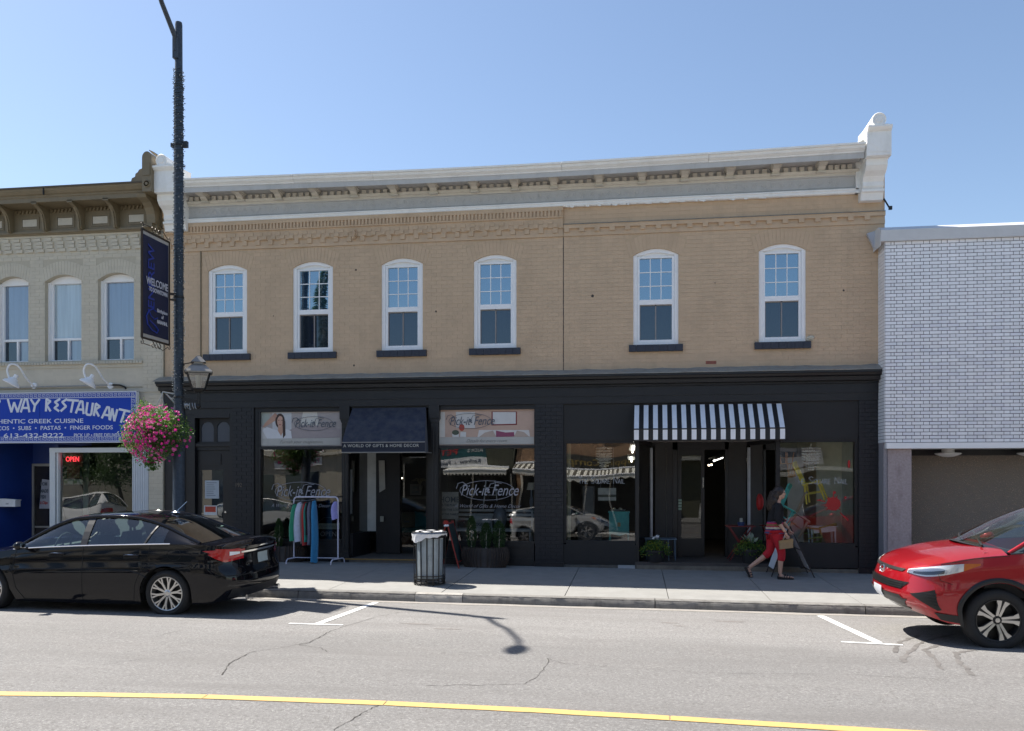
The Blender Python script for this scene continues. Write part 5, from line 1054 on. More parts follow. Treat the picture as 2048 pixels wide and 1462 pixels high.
# upstairs windows of the beige building
def lwin(a, b, k):
    c, h = (a+b)/2, (b-a)/2; z0, zs, zt = wz; f = lambda x, d=0: zs+(zt-zs)*(1-((x-c)/h)**2)-d
    mb = MB(); n = 10; mb.box(a,.10,z0,a+.05,.25,zs); mb.box(b-.03,.10,z0,b,.25,zs)
    for i in range(n):
        p, q = a+2*h*i/n, a+2*h*(i+1)/n; mb.hexa([(p,.13,zs-.03),(q,.13,zs-.03),(q,.25,zs-.03),(p,.25,zs-.03),(p,.13,f(p,.004)),(q,.13,f(q,.004)),(q,.25,f(q,.004)),(p,.25,f(p,.004))])
    W_ = mb.build('window', M['winwhite'], LB)
    g0, g1 = a+.085, b-.05; zm = z0+.47; mb = MB(); mb.box(a+.05,.16,z0,g0,.22,zs-.03); mb.box(g1,.16,z0,b-.03,.22,zs-.03); mb.box(g0,.155,zm,g1,.22,zm+.05); mb.box(g0,.155,z0,g1,.22,z0+.04); m_ = (g0+g1)/2; mb.box(m_-.02,.15,z0+.04,m_+.02,.22,zm); mb.build('sash', M['winwhite'], W_)
    MB().quad((g0,.20,zm+.05),(g1,.20,zm+.05),(g1,.20,zs-.03),(g0,.20,zs-.03)).build('pane', M['curt%d' % (k % 3)], W_)
    MB().quad((g0,.20,z0+.04),(m_-.02,.20,z0+.04),(m_-.02,.20,zm),(g0,.20,zm)).build('lower_pane', M['glass_low'], W_); MB().quad((m_+.02,.20,z0+.04),(g1,.20,z0+.04),(g1,.20,zm),(m_+.02,.20,zm)).build('lower_pane', M['curt%d' % ((k+1) % 3)], W_)
def curtain(name, col, rf):
    m = glass(name, refl=rf, k=1.5, body=col, gc=(.85,.93,1)); N = m.node_tree.nodes; L = m.node_tree.links; d = [n for n in N if n.type == 'BSDF_DIFFUSE'][0]
    g = N.new('ShaderNodeNewGeometry'); mp = N.new('ShaderNodeMapping'); mp.inputs['Scale'].default_value = (14, 1, .6); t = N.new('ShaderNodeTexNoise'); t.inputs['Scale'].default_value = 1.2; t.inputs['Detail'].default_value = 3
    r = N.new('ShaderNodeMapRange'); r.inputs[1].default_value = .3; r.inputs[2].default_value = .7; r.inputs[3].default_value = .8; r.inputs[4].default_value = 1.15
    x = N.new('ShaderNodeVectorMath'); x.operation = 'SCALE'; x.inputs[0].default_value = col
    L.new(g.outputs['Position'], mp.inputs[0]); L.new(mp.outputs[0], t.inputs['Vector']); L.new(t.outputs[0], r.inputs[0]); L.new(r.outputs[0], x.inputs['Scale']); L.new(x.outputs[0], d.inputs[0]); return m
M['curt0'] = curtain('curtain_pale', (.40,.47,.50), .10); M['curt1'] = curtain('curtain_blue', (.15,.20,.28), .14); M['curt2'] = curtain('curtain_blue2', (.16,.20,.27), .12)
for k, (a, b) in enumerate(lw): lwin(a, b, {len(lw)-1: 1, len(lw)-2: 0, len(lw)-3: 1}.get(k, 2))
# restaurant ground floor
rz = lambda px, py, Y=0: PZ(px, py, Y)
MB().box(PX(273),-.03,-.1,PX(300),0,3.54).build('lining_board', M['beige'], LB)
mb = MB(); x = PX(0)-1
while x < PX(300): mb.box(x,-.04,3.2,x+.125,-.02,3.54); x += .13
mb.build('beadboard', M['beige'], LB, kind='stuff')
MB().box(PX(300),-.05,-.1,LX1,.2,3.54).build('end_pier', M['beige_joint'], LB); ep = kids(LB)[-1]
lay(LB, 'beige', PX(300), LX1, 0, 3.54, -.05, M['beige'], parts=0, d=.0055)
mb = MB(); xa, xb = PX(268), PX(300); n = 9
mb.box(xa,-.06,-.1,xb,0,2.44)
for k in range(n): p = xa+(xb-xa)*k/n; mb.box(p+.008,-.075,-.1,p+(xb-xa)/n-.008,-.06,2.44)
mb.build('fluted_panel', mat('fluted_white', (.62,.65,.68), .5, var=.04), LB)
wx0, wx1 = PX(101,-.02), PX(270,-.02); zt_, zb_ = 2.42, .55
mb = MB(); mb.box(wx0,-.05,zb_-.3,wx0+.13,.1,zt_); mb.box(wx0+.15,-.03,zb_,wx0+.19,.1,zt_-.10); mb.box(wx1-.05,-.03,zb_-.3,wx1,.1,zt_); mb.box(wx0,-.055,zt_-.10,wx1,.1,zt_); mb.box(wx0,-.05,-.1,wx1,.1,zb_); RW = mb.build('shop_window', mat('aluminium_white', (.60,.62,.62), .4, var=.03), LB)
MB().quad((wx0+.19,.03,zb_),(wx1-.05,.03,zb_),(wx1-.05,.05,zt_-.10),(wx0+.19,.05,zt_-.10)).build('pane', glass('restaurant_glass', (.6,.68,.64), .08, 2.2, wav=.006), RW)
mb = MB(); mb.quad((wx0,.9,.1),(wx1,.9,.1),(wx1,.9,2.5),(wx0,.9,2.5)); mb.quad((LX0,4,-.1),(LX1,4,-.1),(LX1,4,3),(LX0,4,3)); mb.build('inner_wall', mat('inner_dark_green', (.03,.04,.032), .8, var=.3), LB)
MB().box(PX(166,.5),.5,.5,PX(176,.5),.55,2.4).build('inner_mullion', mat('dim_alu', (.34,.38,.36), .5), LB)
t = thing('neon_open_sign', 'red neon OPEN sign glowing in the restaurant window', 'sign', at(144,918,.12)); MB().box(PX(126,.14),.14,PZ(126,934,.14),PX(165,.14),.17,PZ(126,902,.14)).build('backboard', mat('neon_board', (.05,.01,.015), .6), t)
MB().text('OPEN', .155, (PX(145,.12),.12,PZ(145,923,.12)), align='CENTER', sx=.80, ext=.004).build('lettering', em('neon_red', (1,.045,.07), 1.5), t)
MB().box(PX(133,.14),.15,PZ(133,957,.14),PX(158,.14),.17,PZ(133,934,.14)).build('red_panel', mat('dim_red', (.10,.015,.015), .7), t)
for k, (px, l) in enumerate(((137,'left small printed card taped inside the restaurant window'), (156,'right small printed card taped inside the restaurant window'))):
    t = thing('window_card', l, 'card', at(px,965,.1)); MB().box(PX(px-9,.1),.1,PZ(px,969,.1),PX(px+9,.1),.104,PZ(px,959,.1)).build('card', mat('card_pale', (.45,.50,.48), .6), t); MB().box(PX(px-8,.1),.097,PZ(px,967,.1),PX(px-2,.1),.1,PZ(px,961,.1)).build('printed_picture', mat('card_green', (.12,.22,.10), .6), t)
# recessed blue entrance with a poster behind glass
blue = mat('royal_blue_paint', (.012,.040,.20), .35, var=.08, sc=2, dirt=.2, dirtcol=(.01,.03,.15)); yb3 = 1.1
MB().box(LX0,-.05,-.1,PX(-40),.1,3.1).build('blue_front', blue, LB)
mb = MB(); mb.quad((PX(-40),.0,-.1),(PX(66,yb3),yb3,-.1),(PX(66,yb3),yb3,3),(PX(-40),.0,3)); mb.quad((PX(66,yb3),yb3,2.1),(wx0+.2,yb3,2.1),(wx0+.2,yb3,3),(PX(66,yb3),yb3,3)); mb.quad((PX(-40),0,2.6),(PX(66,yb3),yb3,2.6),(wx0+.1,yb3,2.6),(wx0+.1,0,2.6)); mb.build('blue_entrance', blue, LB)
MB().box(wx0+.01,.1,-.1,wx0+.10,yb3,2.5).build('entrance_reveal', blue, LB)
mb = MB(); a, b = PX(66,yb3), wx0+.2; mb.box(a,yb3-.04,-.1,a+.05,yb3+.05,2.1); mb.box(a+.05,yb3-.04,2.04,b,yb3+.05,2.1); mb.box(a+.05,yb3-.02,.62,b,yb3+.03,.66); DR = mb.build('restaurant_door', mat('alu_frame', (.33,.32,.29), .4, .4), LB)
MB().quad((a+.05,yb3,0),(b,yb3,0),(b,yb3,2.04),(a+.05,yb3,2.04)).build('door_glass', glass('rest_door_glass', refl=.03, k=1, body=(.012,.012,.012)), DR)
mb = MB(); mb.quad((PX(80,yb3),yb3-.03,PZ(80,1017,yb3)),(PX(101,yb3),yb3-.03,PZ(80,1017,yb3)),(PX(101,yb3),yb3-.03,PZ(80,960,yb3)),(PX(86,yb3),yb3-.03,PZ(80,958,yb3))); mb.build('menu_poster', mat('poster_paper', (.42,.42,.46), .6), DR)
mb = MB()
for k, (s_, z_) in enumerate((('HOM',960),('MADE',974),('FISH',986),)): mb.text(s_, .115, (PX(83,yb3),yb3-.035,PZ(83,z_+11,yb3)), sx=.62, shear=.1, ext=.001, bold=.004)
mb.build('hand_lettering', M['ink'], DR); mb = MB(); mb.text('& Chips', .10, (PX(82,yb3),yb3-.035,PZ(83,1008,yb3)), sx=.6, shear=.2, ext=.001, bold=.003); mb.build('red_lettering', mat('marker_red', (.40,.05,.05), .6), DR)
t = thing('mailbox', 'small white wall mailbox numbered 184 on the blue entrance wall', 'mailbox', at(22,1012,.35)); x0,_,z0 = at(6,1013,.45); x1,_,z1 = at(38,1001,.45)
MB().box(x0,.33,z0,x1,.5,z1).build('box', M['white'], t); MB().prism([(x0-.012,z1),(x1+.02,z1),(x1+.02,z1+.02),(x0+.03,z1+.045),(x0-.012,z1+.03)], 'y', .32,.5).build('lid', M['white'], t); MB().text('184', .05, ((x0+x1)/2,.327,z0+.05), align='CENTER', ext=.001).build('lettering', M['ink'], t)
# ------------------------------------------------------------------ restaurant sign and its gooseneck lamps
sg = thing('restaurant_sign', 'long blue sign of the Greek restaurant with white key border and lettering', 'sign', (PX(130,-.2), -.2, 2.4)); Y = -.2
sx0, sx1 = -17.2, PX(273,Y); sz0, sz1 = PZ(200,884.5,Y), PZ(200,783.5,Y)
sblue = mat('sign_blue', (.020,.065,.42), .6, var=.02, spec=.15); swh = mat('sign_white', (.72,.75,.82), .6, var=.02, spec=.2)
xm = PX(79,Y); MB().box(sx0,Y,sz0,xm-.004,Y+.08,sz1).build('panel', sblue, sg); MB().box(xm+.004,Y,sz0,sx1,Y+.08,sz1).build('panel', sblue, sg)
mb = MB(); t_ = .018; mb.box(sx0,Y-.012,sz1-.012,sx1,Y+.09,sz1+.006); mb.box(sx0,Y-.012,sz0-.006,sx1,Y+.09,sz0+.012); mb.box(sx1-.012,Y-.012,sz0+.012,sx1+.004,Y+.09,sz1-.012); mb.build('edge_trim', swh, sg)
kb_ = MB(); h = .095
def key(mb, x, z, s_, vert=False, t=.009):
    P = [(0,0),(1,0),(1,.86),(.25,.86),(.25,.36),(.66,.36),(.66,.6)]
    P = [(x+p*s_, z+q*s_) if not vert else (x+q*s_, z+p*s_) for p, q in P]
    for (a, b), (c, d) in zip(P, P[1:]): mb.box(min(a,c)-t/2,Y-.003,min(b,d)-t/2,max(a,c)+t/2,Y-.0005,max(b,d)+t/2)
x = sx1-.14
while x > PX(0,Y)-.6: key(kb_, x, sz0+.032, .082); key(kb_, x, sz1-.112, .082); x -= .098
z = sz0+.13
while z < sz1-.15: key(kb_, sx1-.115, z, .082, True); z += .098
for z in (sz0+.026, sz0+.125, sz1-.026, sz1-.125): kb_.box(sx0,Y-.002,z-.003,sx1-.02,Y-.0005,z+.003)
kb_.build('key_border', swh, sg, kind='stuff')
GK = {'W': [[(0,1),(.25,0),(.45,.75),(.7,0),(1.0,1)]], 'A': [[(0,0),(.35,1),(.55,1),(.75,0)],[(.12,.32),(.68,.32)]], 'Y': [[(0,1),(.35,.5),(.75,1)],[(.35,.5),(.25,0)]], 'R': [[(0,0),(.08,1),(.55,.8),(.08,.5),(.55,0)]], 'E': [[(.6,1),(.05,.75),(.4,.5),(0,.25),(.5,0)]],
 'S': [[(.6,1),(.1,.75),(.55,.4),(0,0)]], 'T': [[(0,1),(.85,1)],[(.45,1),(.32,0)]], 'U': [[(.05,1),(0,.15),(.15,0),(.5,0),(.6,.12),(.66,1)]], 'N': [[(0,0),(.08,1),(.55,0),(.68,1)]]}
mb = MB()
def glyph(c, px, py, hpx, wpx, tilt):
    X0, Z0 = PX(px,Y), PZ(px,py,Y); k = (Y+DIST)/ray(px,py)[1]/1700; hh = hpx*k; ww = wpx*k/.72; a = R(tilt)
    for st_ in GK[c]: mb.stroke([(X0+p*ww*math.cos(a)+q*hh*math.sin(a), Z0-p*ww*math.sin(a)+q*hh*math.cos(a)) for p, q in st_], .048, Y-.004, .004)
for g_ in (('W',16,824,25,22,0),('A',42,824,25,18,0),('Y',62,823,24,18,0),('R',92,822,24,13,0),('E',109,822,24,14,1),('S',122,822,24,14,3),('T',134,824,24,20,4),('A',152,826,24,16,5),('U',172,829,24,14,6),('R',188,831,24,14,7),('A',204,836,23,16,9),('N',220,840,23,13,10),('T',234,843,25,20,12)): glyph(*g_)
mb.text('P', .28, (PX(-10,Y),Y-.004,PZ(-10,815,Y)), ext=.001); mb.build('lettering', swh, sg)
mb = MB(); k_ = 1/99.
def ln(s_, pa, px, py, hpx): mb.text(s_, hpx*k_*1.40, (PX(px,Y),Y-.003,PZ(px,py,Y)), align='RIGHT', wid=PX(px,Y)-PX(pa,Y), ext=.001, bold=.0012)
ln('AUTHENTIC GREEK CUISINE', -36, 167, 845.5, 9.2); ln('TACOS  \u2022  SUBS  \u2022  PASTAS  \u2022  FINGER FOODS', -20, 226, 858.5, 8.6); ln('613-432-8222', 8, 128, 875, 9.8); ln('PICK UP \u2022 FREE DELIVERY', 148, 246, 873, 7.2)
mb.build('small_lettering', swh, sg)
def goose(px, lab):
    base = at(px+44, 771.5, -.05); t = thing('gooseneck_lamp', lab, 'lamp', base); Yl = -.55
    MB().lathe([(0,-.06),(.02,-.055),(.065,-.05),(.07,-.035),(.07,0),(0,0)], (base[0],-.0,base[2]), 16, 'y').build('wall_plate', M['winwhite'], t, smooth=50)
    c = at(px+2, 766, Yl); arm = [base, at(px+30,757,-.25), at(px+16,735,-.42), at(px+5,728.5,-.5), at(px-4,730,Yl), at(px-8.5,740,Yl), at(px-6,752,Yl), at(px-2,760,Yl)]
    sm_ = []
    for i in range(len(arm)-1):
        for s_ in range(4):
            u = s_/4; p0 = arm[max(0,i-1)]; p1 = arm[i]; p2 = arm[i+1]; p3 = arm[min(len(arm)-1,i+2)]
            sm_.append(tuple(.5*((2*b)+(-a+c_)*u+(2*a-5*b+4*c_-d)*u*u+(-a+3*b-3*c_+d)*u**3) for a, b, c_, d in zip(p0,p1,p2,p3)))
    sm_.append(arm[-1]); MB().tube(sm_, .020, 8).build('arm', M['winwhite'], t, smooth=60)
    s = MB(); s.lathe([(.0,.17),(.045,.16),(.045,.09),(.075,.07),(.085,.03),(.155,-.02),(.175,-.06),(.17,-.07),(.14,-.04),(.0,.0)], (0,0,0), 20); s.xf(Matrix.Translation(Vector(at(px+2,763,Yl))-Vector((0,0,.0))) @ Matrix.Rotation(R(25),4,'Y') @ Matrix.Rotation(R(-15),4,'X')); s.build('lamp_shade', M['winwhite'], t, smooth=50)
goose(176, 'white gooseneck lamp above the word RESTAURANT, nearest the street lamp post'); goose(23, 'white gooseneck lamp above the left end of the restaurant sign, at the photo edge')
t = thing('conduit', 'thin grey electrical conduit running above the restaurant sign', 'pipe', at(120,772,-.05)); MB().tube([(-17,-.05,PZ(0,776,-.05)), at(0,776,-.05), at(225,770,-.05)], .012, 6).build('pipe', M['galv'], t); MB().tube([at(225,770,-.06), at(240,770.5,-.07), at(250,774,-.07), at(252,778,-.07)], .02, 6).build('cable_end', M['blackmetal'], t)
# ------------------------------------------------------------------ street lamp and what hangs on it
PY = -2.8; PLX = PX(357.5, PY); PLZ = gz(PLX, PY); zp = lambda py: PZ(357, py, PY)
sl = thing('street_lamp', 'tall dark street lamp post wound with light strings, its arm leaving the photo top', 'street lamp', (PLX, PY, PLZ))
mb = MB(); mb.lathe([(.0,PLZ),(.14,PLZ),(.14,PLZ+.04),(.12,PLZ+.07),(.105,PLZ+.09),(.10,2.9),(.082,3.0),(.075,8.7),(.066,8.75),(.062,zp(50)),(.055,zp(45)),(0,zp(44))], (PLX,PY,0), 20); mb.build('pole', M['poleblue'], sl, smooth=40)
AE = Vector((-7.87, -4.62, 10.5)); AB = Vector((PLX-.03, PY-.06, zp(78)))
mb = MB(); mid = AB+(AE-AB)*.5+Vector((0,.12,.10)); mb.tube([AB-Vector((0,0,.25)), AB, AB+(AE-AB)*.3+Vector((-.02,.06,.06)), mid, AE-Vector((0,-.3,.08)), AE], [.045,.045,.04,.038,.035,.03], 10); mb.build('arm', M['poleblue'], sl, smooth=50)
MB().box(PLX-.07,PY-.09,zp(120),PLX+.03,PY-.02,zp(68)).build('arm_bracket', M['poleblue'], sl)
mb = MB(); mb.ball((AE.x,AE.y-.28,AE.z+.02), (.13,.30,.07), 14, 8); mb.build('lamp_head', M['galv'], sl, smooth=60)
for z in (zp(291), zp(595), zp(795)): MB().lathe([(.085,-.02),(.092,-.015),(.092,.015),(.085,.02)], (PLX,PY,z), 16, closed=True).build('clamp_band', M['blackmetal'], sl)
MB().box(PLX-.14,PY-.03,zp(294),PLX-.085,PY+.03,zp(286)).box(PLX+.085,PY-.03,zp(296),PLX+.17,PY+.03,zp(284)).build('outlet_box', M['blackmetal'], sl)
st = thing('light_string', 'string of small clear bulbs wound tightly round the street lamp post', 'light string', (PLX, PY, 3.0))
z0, z1 = zp(812), zp(140); n = 118; pts = []
for k in range(n*14):
    a = k/14*2*math.pi; z = z0+(z1-z0)*k/(n*14); r = .083+.002*math.sin(k*.7)+rnd.uniform(0,.001); pts.append((PLX+r*math.cos(a), PY+r*math.sin(a), z+.012*math.sin(a*1.3)))
wm = MB().tube(pts, .0065, 5); wm.build('wire', M['wire'], st, smooth=60)
bl = MB(); so_ = MB()
for k in range(460):
    z = rnd.uniform(z0, z1); a = rnd.uniform(0, 2*math.pi); d = Vector((math.cos(a), math.sin(a), rnd.uniform(-.7,.9))).normalized(); p = Vector((PLX+.088*math.cos(a), PY+.088*math.sin(a), z))
    so_.tube([p, p+d*.018], .005, 5); bl.tube([p+d*.016, p+d*.034], [.0045,.002], 5)
so_.build('bulb_socket', M['wire'], st, kind='stuff'); bl.build('bulb', M['bulb'], st, kind='stuff')
# banner
bn = thing('street_banner', 'navy street banner lettered WELCOME TO DOWNTOWN on the lamp post', 'banner', (-8.07, -3.35, 4.1)); bxx = -8.07
ya, yb_, za, zb = -3.78, -2.95, 4.10, 5.90
fm = mat('bronze_frame', (.05,.035,.025), .5, .5, var=.2)
mb = MB(); 
for a, b in (((ya,za),(ya,zb)),((yb_,za),(yb_,zb)),((ya,zb),(yb_,zb)),((ya,za),(yb_,za))): mb.bar((bxx,a[0],a[1]),(bxx,b[0],b[1]),.028)
mb.build('frame', fm, bn)
MB().box(bxx-.006,ya+.02,za+.02,bxx+.004,yb_-.02,zb-.02).build('backing', mat('banner_edge', (.40,.37,.33), .7, var=.05), bn)
def wavy(u, v): return (bxx+.010+.006*math.sin(v*5)*math.sin(u*3), ya+.018+(yb_-ya-.055)*u, za+.075+(zb-za-.15)*v)
mb = MB(); mb.grid(wavy, 8, 16, flip=True); mb.build('fabric', mat('banner_navy', (.008,.010,.040), .6, var=.1), bn, smooth=True)
wl = mat('banner_white', (.55,.55,.6), .6, var=0); bl_ = mat('banner_blue', (.015,.035,.26), .6, var=0); xt = bxx+.022
def bt(s_, size, y, z, wid, m, nm='lettering', **k): mb = MB(); mb.text(s_, size, (xt,y,z), ax=(0,1,0), wid=wid, ext=.001, **k); mb.build(nm, m, bn)
bt('WELCOME', .17, ya+.10, 5.02, .66, wl, bold=.003); bt('TO DOWNTOWN', .10, ya+.18, 4.915, .56, wl, bold=.003); bt('Birthplace', .085, ya+.42, 4.60, .32, wl, bold=.002); bt('of', .085, ya+.55, 4.51, .07, wl, bold=.002); bt('NHA/NHL', .085, ya+.42, 4.41, .32, wl, bold=.003)
mb = MB(); mb.text('ENFREW', .27, (xt-.004,ya+.34,4.62), ax=(0,0,1), up=(0,-1,0), wid=1.06, ext=.001, bold=.002); 
rr = [(ya+.40,4.60),(ya+.30,4.63),(ya+.18,4.58),(ya+.10,4.47),(ya+.14,4.34),(ya+.27,4.27),(ya+.42,4.24),(ya+.46,4.30),(ya+.36,4.36),(ya+.20,4.42)]
mb.tube([(xt-.004,)+q for q in rr], .013, 5).tube([(xt-.004,)+q for q in ((ya+.16,4.60),(ya+.24,4.50),(ya+.34,4.46),(ya+.44,4.50))], .011, 5); mb.build('town_name', bl_, bn)
mb = MB()
def curl(y0, z0, r, a0, a1, dirn=1):
    mb.tube([(bxx, y0+r*(1-.65*t/10)*math.cos(a0+(a1-a0)*t/10), z0+dirn*r*(1-.65*t/10)*math.sin(a0+(a1-a0)*t/10)) for t in range(11)], .007, 5)
for dirn, zz in ((1, zb), (-1, za)):
    curl(ya-.0, zz+dirn*.07, .05, -1.5, 3.6, dirn); curl(yb_, zz+dirn*.05, .04, -1.5, 3.4, dirn); mb.tube([(bxx,ya+.03,zz+dirn*.09),(bxx,ya+.25,zz+dirn*.10),(bxx,ya+.36,zz+dirn*.03)], .007, 5)
    for k in range(3): curl(ya+.32+.10*k, zz+dirn*.08, .055, -1.6, 4.2, dirn)
    mb.tube([(bxx,yb_-.04,zz+dirn*.04),(bxx,yb_-.2,zz+dirn*.13),(bxx,yb_-.32,zz+dirn*.09)], .007, 5)
mb.build('scrollwork', fm, bn); MB().bar((bxx,yb_,5.0),(PLX-.02,PY-.08,5.0),.04).bar((bxx,yb_,4.9),(PLX-.02,PY-.08,4.9),.03).build('mounting_arm', fm, bn)
# lantern
lx, ly = PX(397, PY), PY; lt = thing('lantern', 'black carriage lantern with pale lit roof on a short arm of the lamp post', 'lantern', (lx, ly, 3.0)); ZL = lambda py: PZ(399, py, PY)
rot = Matrix.Translation((lx,ly,0)) @ Matrix.Rotation(R(28),4,'Z')
def frus(w0, z0, w1, z1, w2=None): m_ = MB(); m_.hexa([(-w0,-w0,z0),(w0,-w0,z0),(w0,w0,z0),(-w0,w0,z0),(-w1,-w1,z1),(w1,-w1,z1),(w1,w1,z1),(-w1,w1,z1)]); return m_
bmt = M['blackmetal']; roofm = mat('lantern_roof_sunlit', (.30,.28,.25), .25, .5, var=.15)  # roof metal paled to stand for sun falling on it
a = frus(.235, ZL(745), .10, ZL(729)); a.box(-.22,-.22,ZL(747),.22,.22,ZL(745)); a.xf(rot).build('roof', roofm, lt)
a = frus(.125, ZL(725.0), .035, ZL(713)); a.box(-.075,-.075,ZL(729),.075,.075,ZL(725)); a.box(-.02,-.02,ZL(713),.02,.02,ZL(711)); a.xf(rot).build('roof_cap', roofm, lt)
z0, z1, w0, w1 = ZL(778), ZL(747), .105, .185
fr = MB()
for sx_ in (-1,1):
    for sy_ in (-1,1): fr.bar((sx_*w0,sy_*w0,z0),(sx_*w1,sy_*w1,z1),.02)
for zz, ww in ((z0,w0),(z1,w1)):
    for k in range(4): c_ = [(-1,-1),(1,-1),(1,1),(-1,1)]; p_, q_ = c_[k], c_[(k+1)%4]; fr.bar((p_[0]*ww,p_[1]*ww,zz),(q_[0]*ww,q_[1]*ww,zz),.018)
fr.xf(rot).build('frame', bmt, lt)
for k in range(4):
    c_ = [(-1,-1),(1,-1),(1,1),(-1,1)]; p_, q_ = c_[k], c_[(k+1)%4]; g = MB(); g.quad((p_[0]*w0,p_[1]*w0,z0),(q_[0]*w0,q_[1]*w0,z0),(q_[0]*w1,q_[1]*w1,z1),(p_[0]*w1,p_[1]*w1,z1)); g.xf(rot).build('pane', M.setdefault('lglass', glass('lantern_glass', (.75,.78,.75), .12, 1.5)), lt)
MB().lathe([(0,z0+.02),(.045,z0+.02),(.05,z1-.03),(0,z1-.02)], (lx,ly,0), 12).build('lamp_chimney', mat('frosted', (.6,.6,.57), .4), lt)
a = frus(.05, z0-.06, .10, z0); a.xf(rot); a.tube([(lx,ly,z0-.06),(lx,ly,ZL(812))], .032, 10); a.ball((lx,ly,ZL(812)), .045, 10, 6); a.build('stem', bmt, lt)
MB().bar((PLX+.06,PY,ZL(797)),(lx,PY,ZL(804)),.06,.07).build('arm', bmt, lt); MB().tube([(PLX+.06,PY,ZL(737)),(PLX+.10,PY,ZL(727)),(lx-.14,PY,ZL(725)),(lx-.08,PY,ZL(729))], .01, 6).build('cable', bmt, lt)
mb = MB()
for k in range(5): x = PLX+.12+.05*k; mb.tube([(x,PY-.03,ZL(806)),(x+.02,PY-.05,ZL(812+4*(k%3))),(x+.03,PY-.03,ZL(818))], .007, 5)
mb.ball((PLX+.17,PY-.04,ZL(810)), (.05,.02,.03), 8, 5); mb.build('loose_wires', M['galv'], lt)
# hanging basket
hc = Vector((PX(316,-3.02), -3.02, PZ(316,868,-3.02))); hb = thing('hanging_basket', 'hanging basket overflowing with pink petunias on the lamp post', 'flower basket', (hc.x,hc.y,hc.z-.6))
MB().tube([(PLX,PY,PZ(350,790,PY)),(PX(325,-3.0),-3.0,PZ(325,784,-3.))], .014, 6).tube([(PLX,PY,PZ(350,815,PY)),(PX(330,-2.95),-2.95,PZ(330,785,-2.95))], .014, 6).tube([(PX(325,-3.),-3.,PZ(325,784,-3.)),(PX(324,-3.),-3.,PZ(325,793,-3.))], .01, 6).build('bracket', M['galv'], hb)
mb = MB()
for k in range(3): a = k*2.1; mb.tube([(PX(324,-3.),-3.,PZ(325,790,-3.)),(hc.x+.22*math.cos(a),hc.y+.22*math.sin(a),hc.z+.1)], .005, 4)
mb.build('hanging_chain', M['galv'], hb); MB().lathe([(0,-.25),(.15,-.2),(.24,-.05),(.26,.08),(.24,.08),(0,.05)], tuple(hc), 16).build('bowl', mat('coir', (.07,.05,.03), .9, var=.3), hb)
def leafm(n, c, t=.35):
    m = mat(n, c, .5, var=.35, sc=30); N = m.node_tree.nodes; L = m.node_tree.links; p = N['Principled BSDF']; tr = N.new('ShaderNodeBsdfTranslucent'); tr.inputs[0].default_value = (c[0]*1.5,c[1]*1.6,c[2],1); mx = N.new('ShaderNodeMixShader'); mx.inputs[0].default_value = t
    o = N['Material Output']; L.new(p.outputs[0], mx.inputs[1]); L.new(tr.outputs[0], mx.inputs[2]); L.new(mx.outputs[0], o.inputs[0]); return m
lg = leafm('leaf_green', (.055,.13,.025)); lp_ = leafm('leaf_sunlit', (.17,.25,.085)); pk = leafm('petal_pink', (.62,.03,.30), .3); pk2 = leafm('petal_rose', (.72,.14,.40), .3)
def leaf(mb, p, l, w_, d=None):
    d = d or Vector((rnd.gauss(0,1),rnd.gauss(0,1),rnd.gauss(0,1))).normalized(); s_ = d.cross(Vector((rnd.gauss(0,1),rnd.gauss(0,1),rnd.gauss(0,1)))).normalized()*w_/2; n_ = d.cross(s_).normalized()*l*.12
    mb.quad(p, p+d*l*.45+s_+n_, p+d*l, p+d*l*.45-s_+n_)
def blob():
    while True:
        v = Vector((rnd.uniform(-1,1),rnd.uniform(-1,1),rnd.uniform(-1,1)))
        if v.length < 1 and v.length > .35: break
    return v
def hpt():
    v = blob(); L_ = rnd.random() < .56
    c, r_ = (Vector((-.17,-.02,.0)), Vector((.42,.46,.52))) if L_ else (Vector((.15,.04,.03)), Vector((.36,.42,.40)))
    a = math.atan2(v.z, v.x); f = 1+.09*math.sin(4*a+1)+.08*math.sin(7*a+2)+.05*math.sin(11*a)
    return c+Vector((v.x*r_.x*f, v.y*r_.y, v.z*r_.z*f))
g1, g2, f1, f2 = MB(), MB(), MB(), MB()
for k in range(8500): p = hc+hpt()*rnd.uniform(.9,1.08); (leaf(g1, p, rnd.uniform(.03,.055), .022) if rnd.random() < (.8 if p.z < hc.z+.1 else .5) else leaf(g2, p, rnd.uniform(.03,.05), .022))  # more pale leaves high up, standing for sun on the top
for k in range(260): t = rnd.random(); p = hc+Vector((-.10+.03*math.sin(t*9)-.02*t+rnd.gauss(0,.045), rnd.gauss(0,.04), -.38-.24*t)); leaf(g1, p, .05, .025)
for k in range(16): 
    a = rnd.uniform(0,6.28); q0 = hc+Vector((.5*math.cos(a), .2*math.sin(a*2), .42*math.sin(a)))
    for j in range(14): leaf(g1 if j%3 else g2, q0+Vector((math.cos(a)*.012*j, 0, -.010*j+math.sin(a)*.006*j)), .035, .018)
for k in range(580):
    v = hpt(); v = v*(1.0/max(.75, (Vector((v.x/.58,v.y/.46,v.z/.5))).length)) if rnd.random() < .8 else v
    if v.x > .1 and rnd.random() < .55: continue
    if v.y > .15: v.y = -v.y
    p = hc+v+Vector((0,-.03,0)); n_ = (v+Vector((0,-.3,.15))).normalized(); u_ = n_.orthogonal().normalized(); w_ = n_.cross(u_); r = rnd.uniform(.021,.034); mb = f1 if rnd.random() < .7 else f2
    ring = [p+(u_*math.cos(i*math.pi/5)+w_*math.sin(i*math.pi/5))*r*(1 if i%2 else .72)+n_*.008 for i in range(10)]
    for i in range(10): mb.quad(p-n_*.006, ring[i], ring[(i+1)%10])
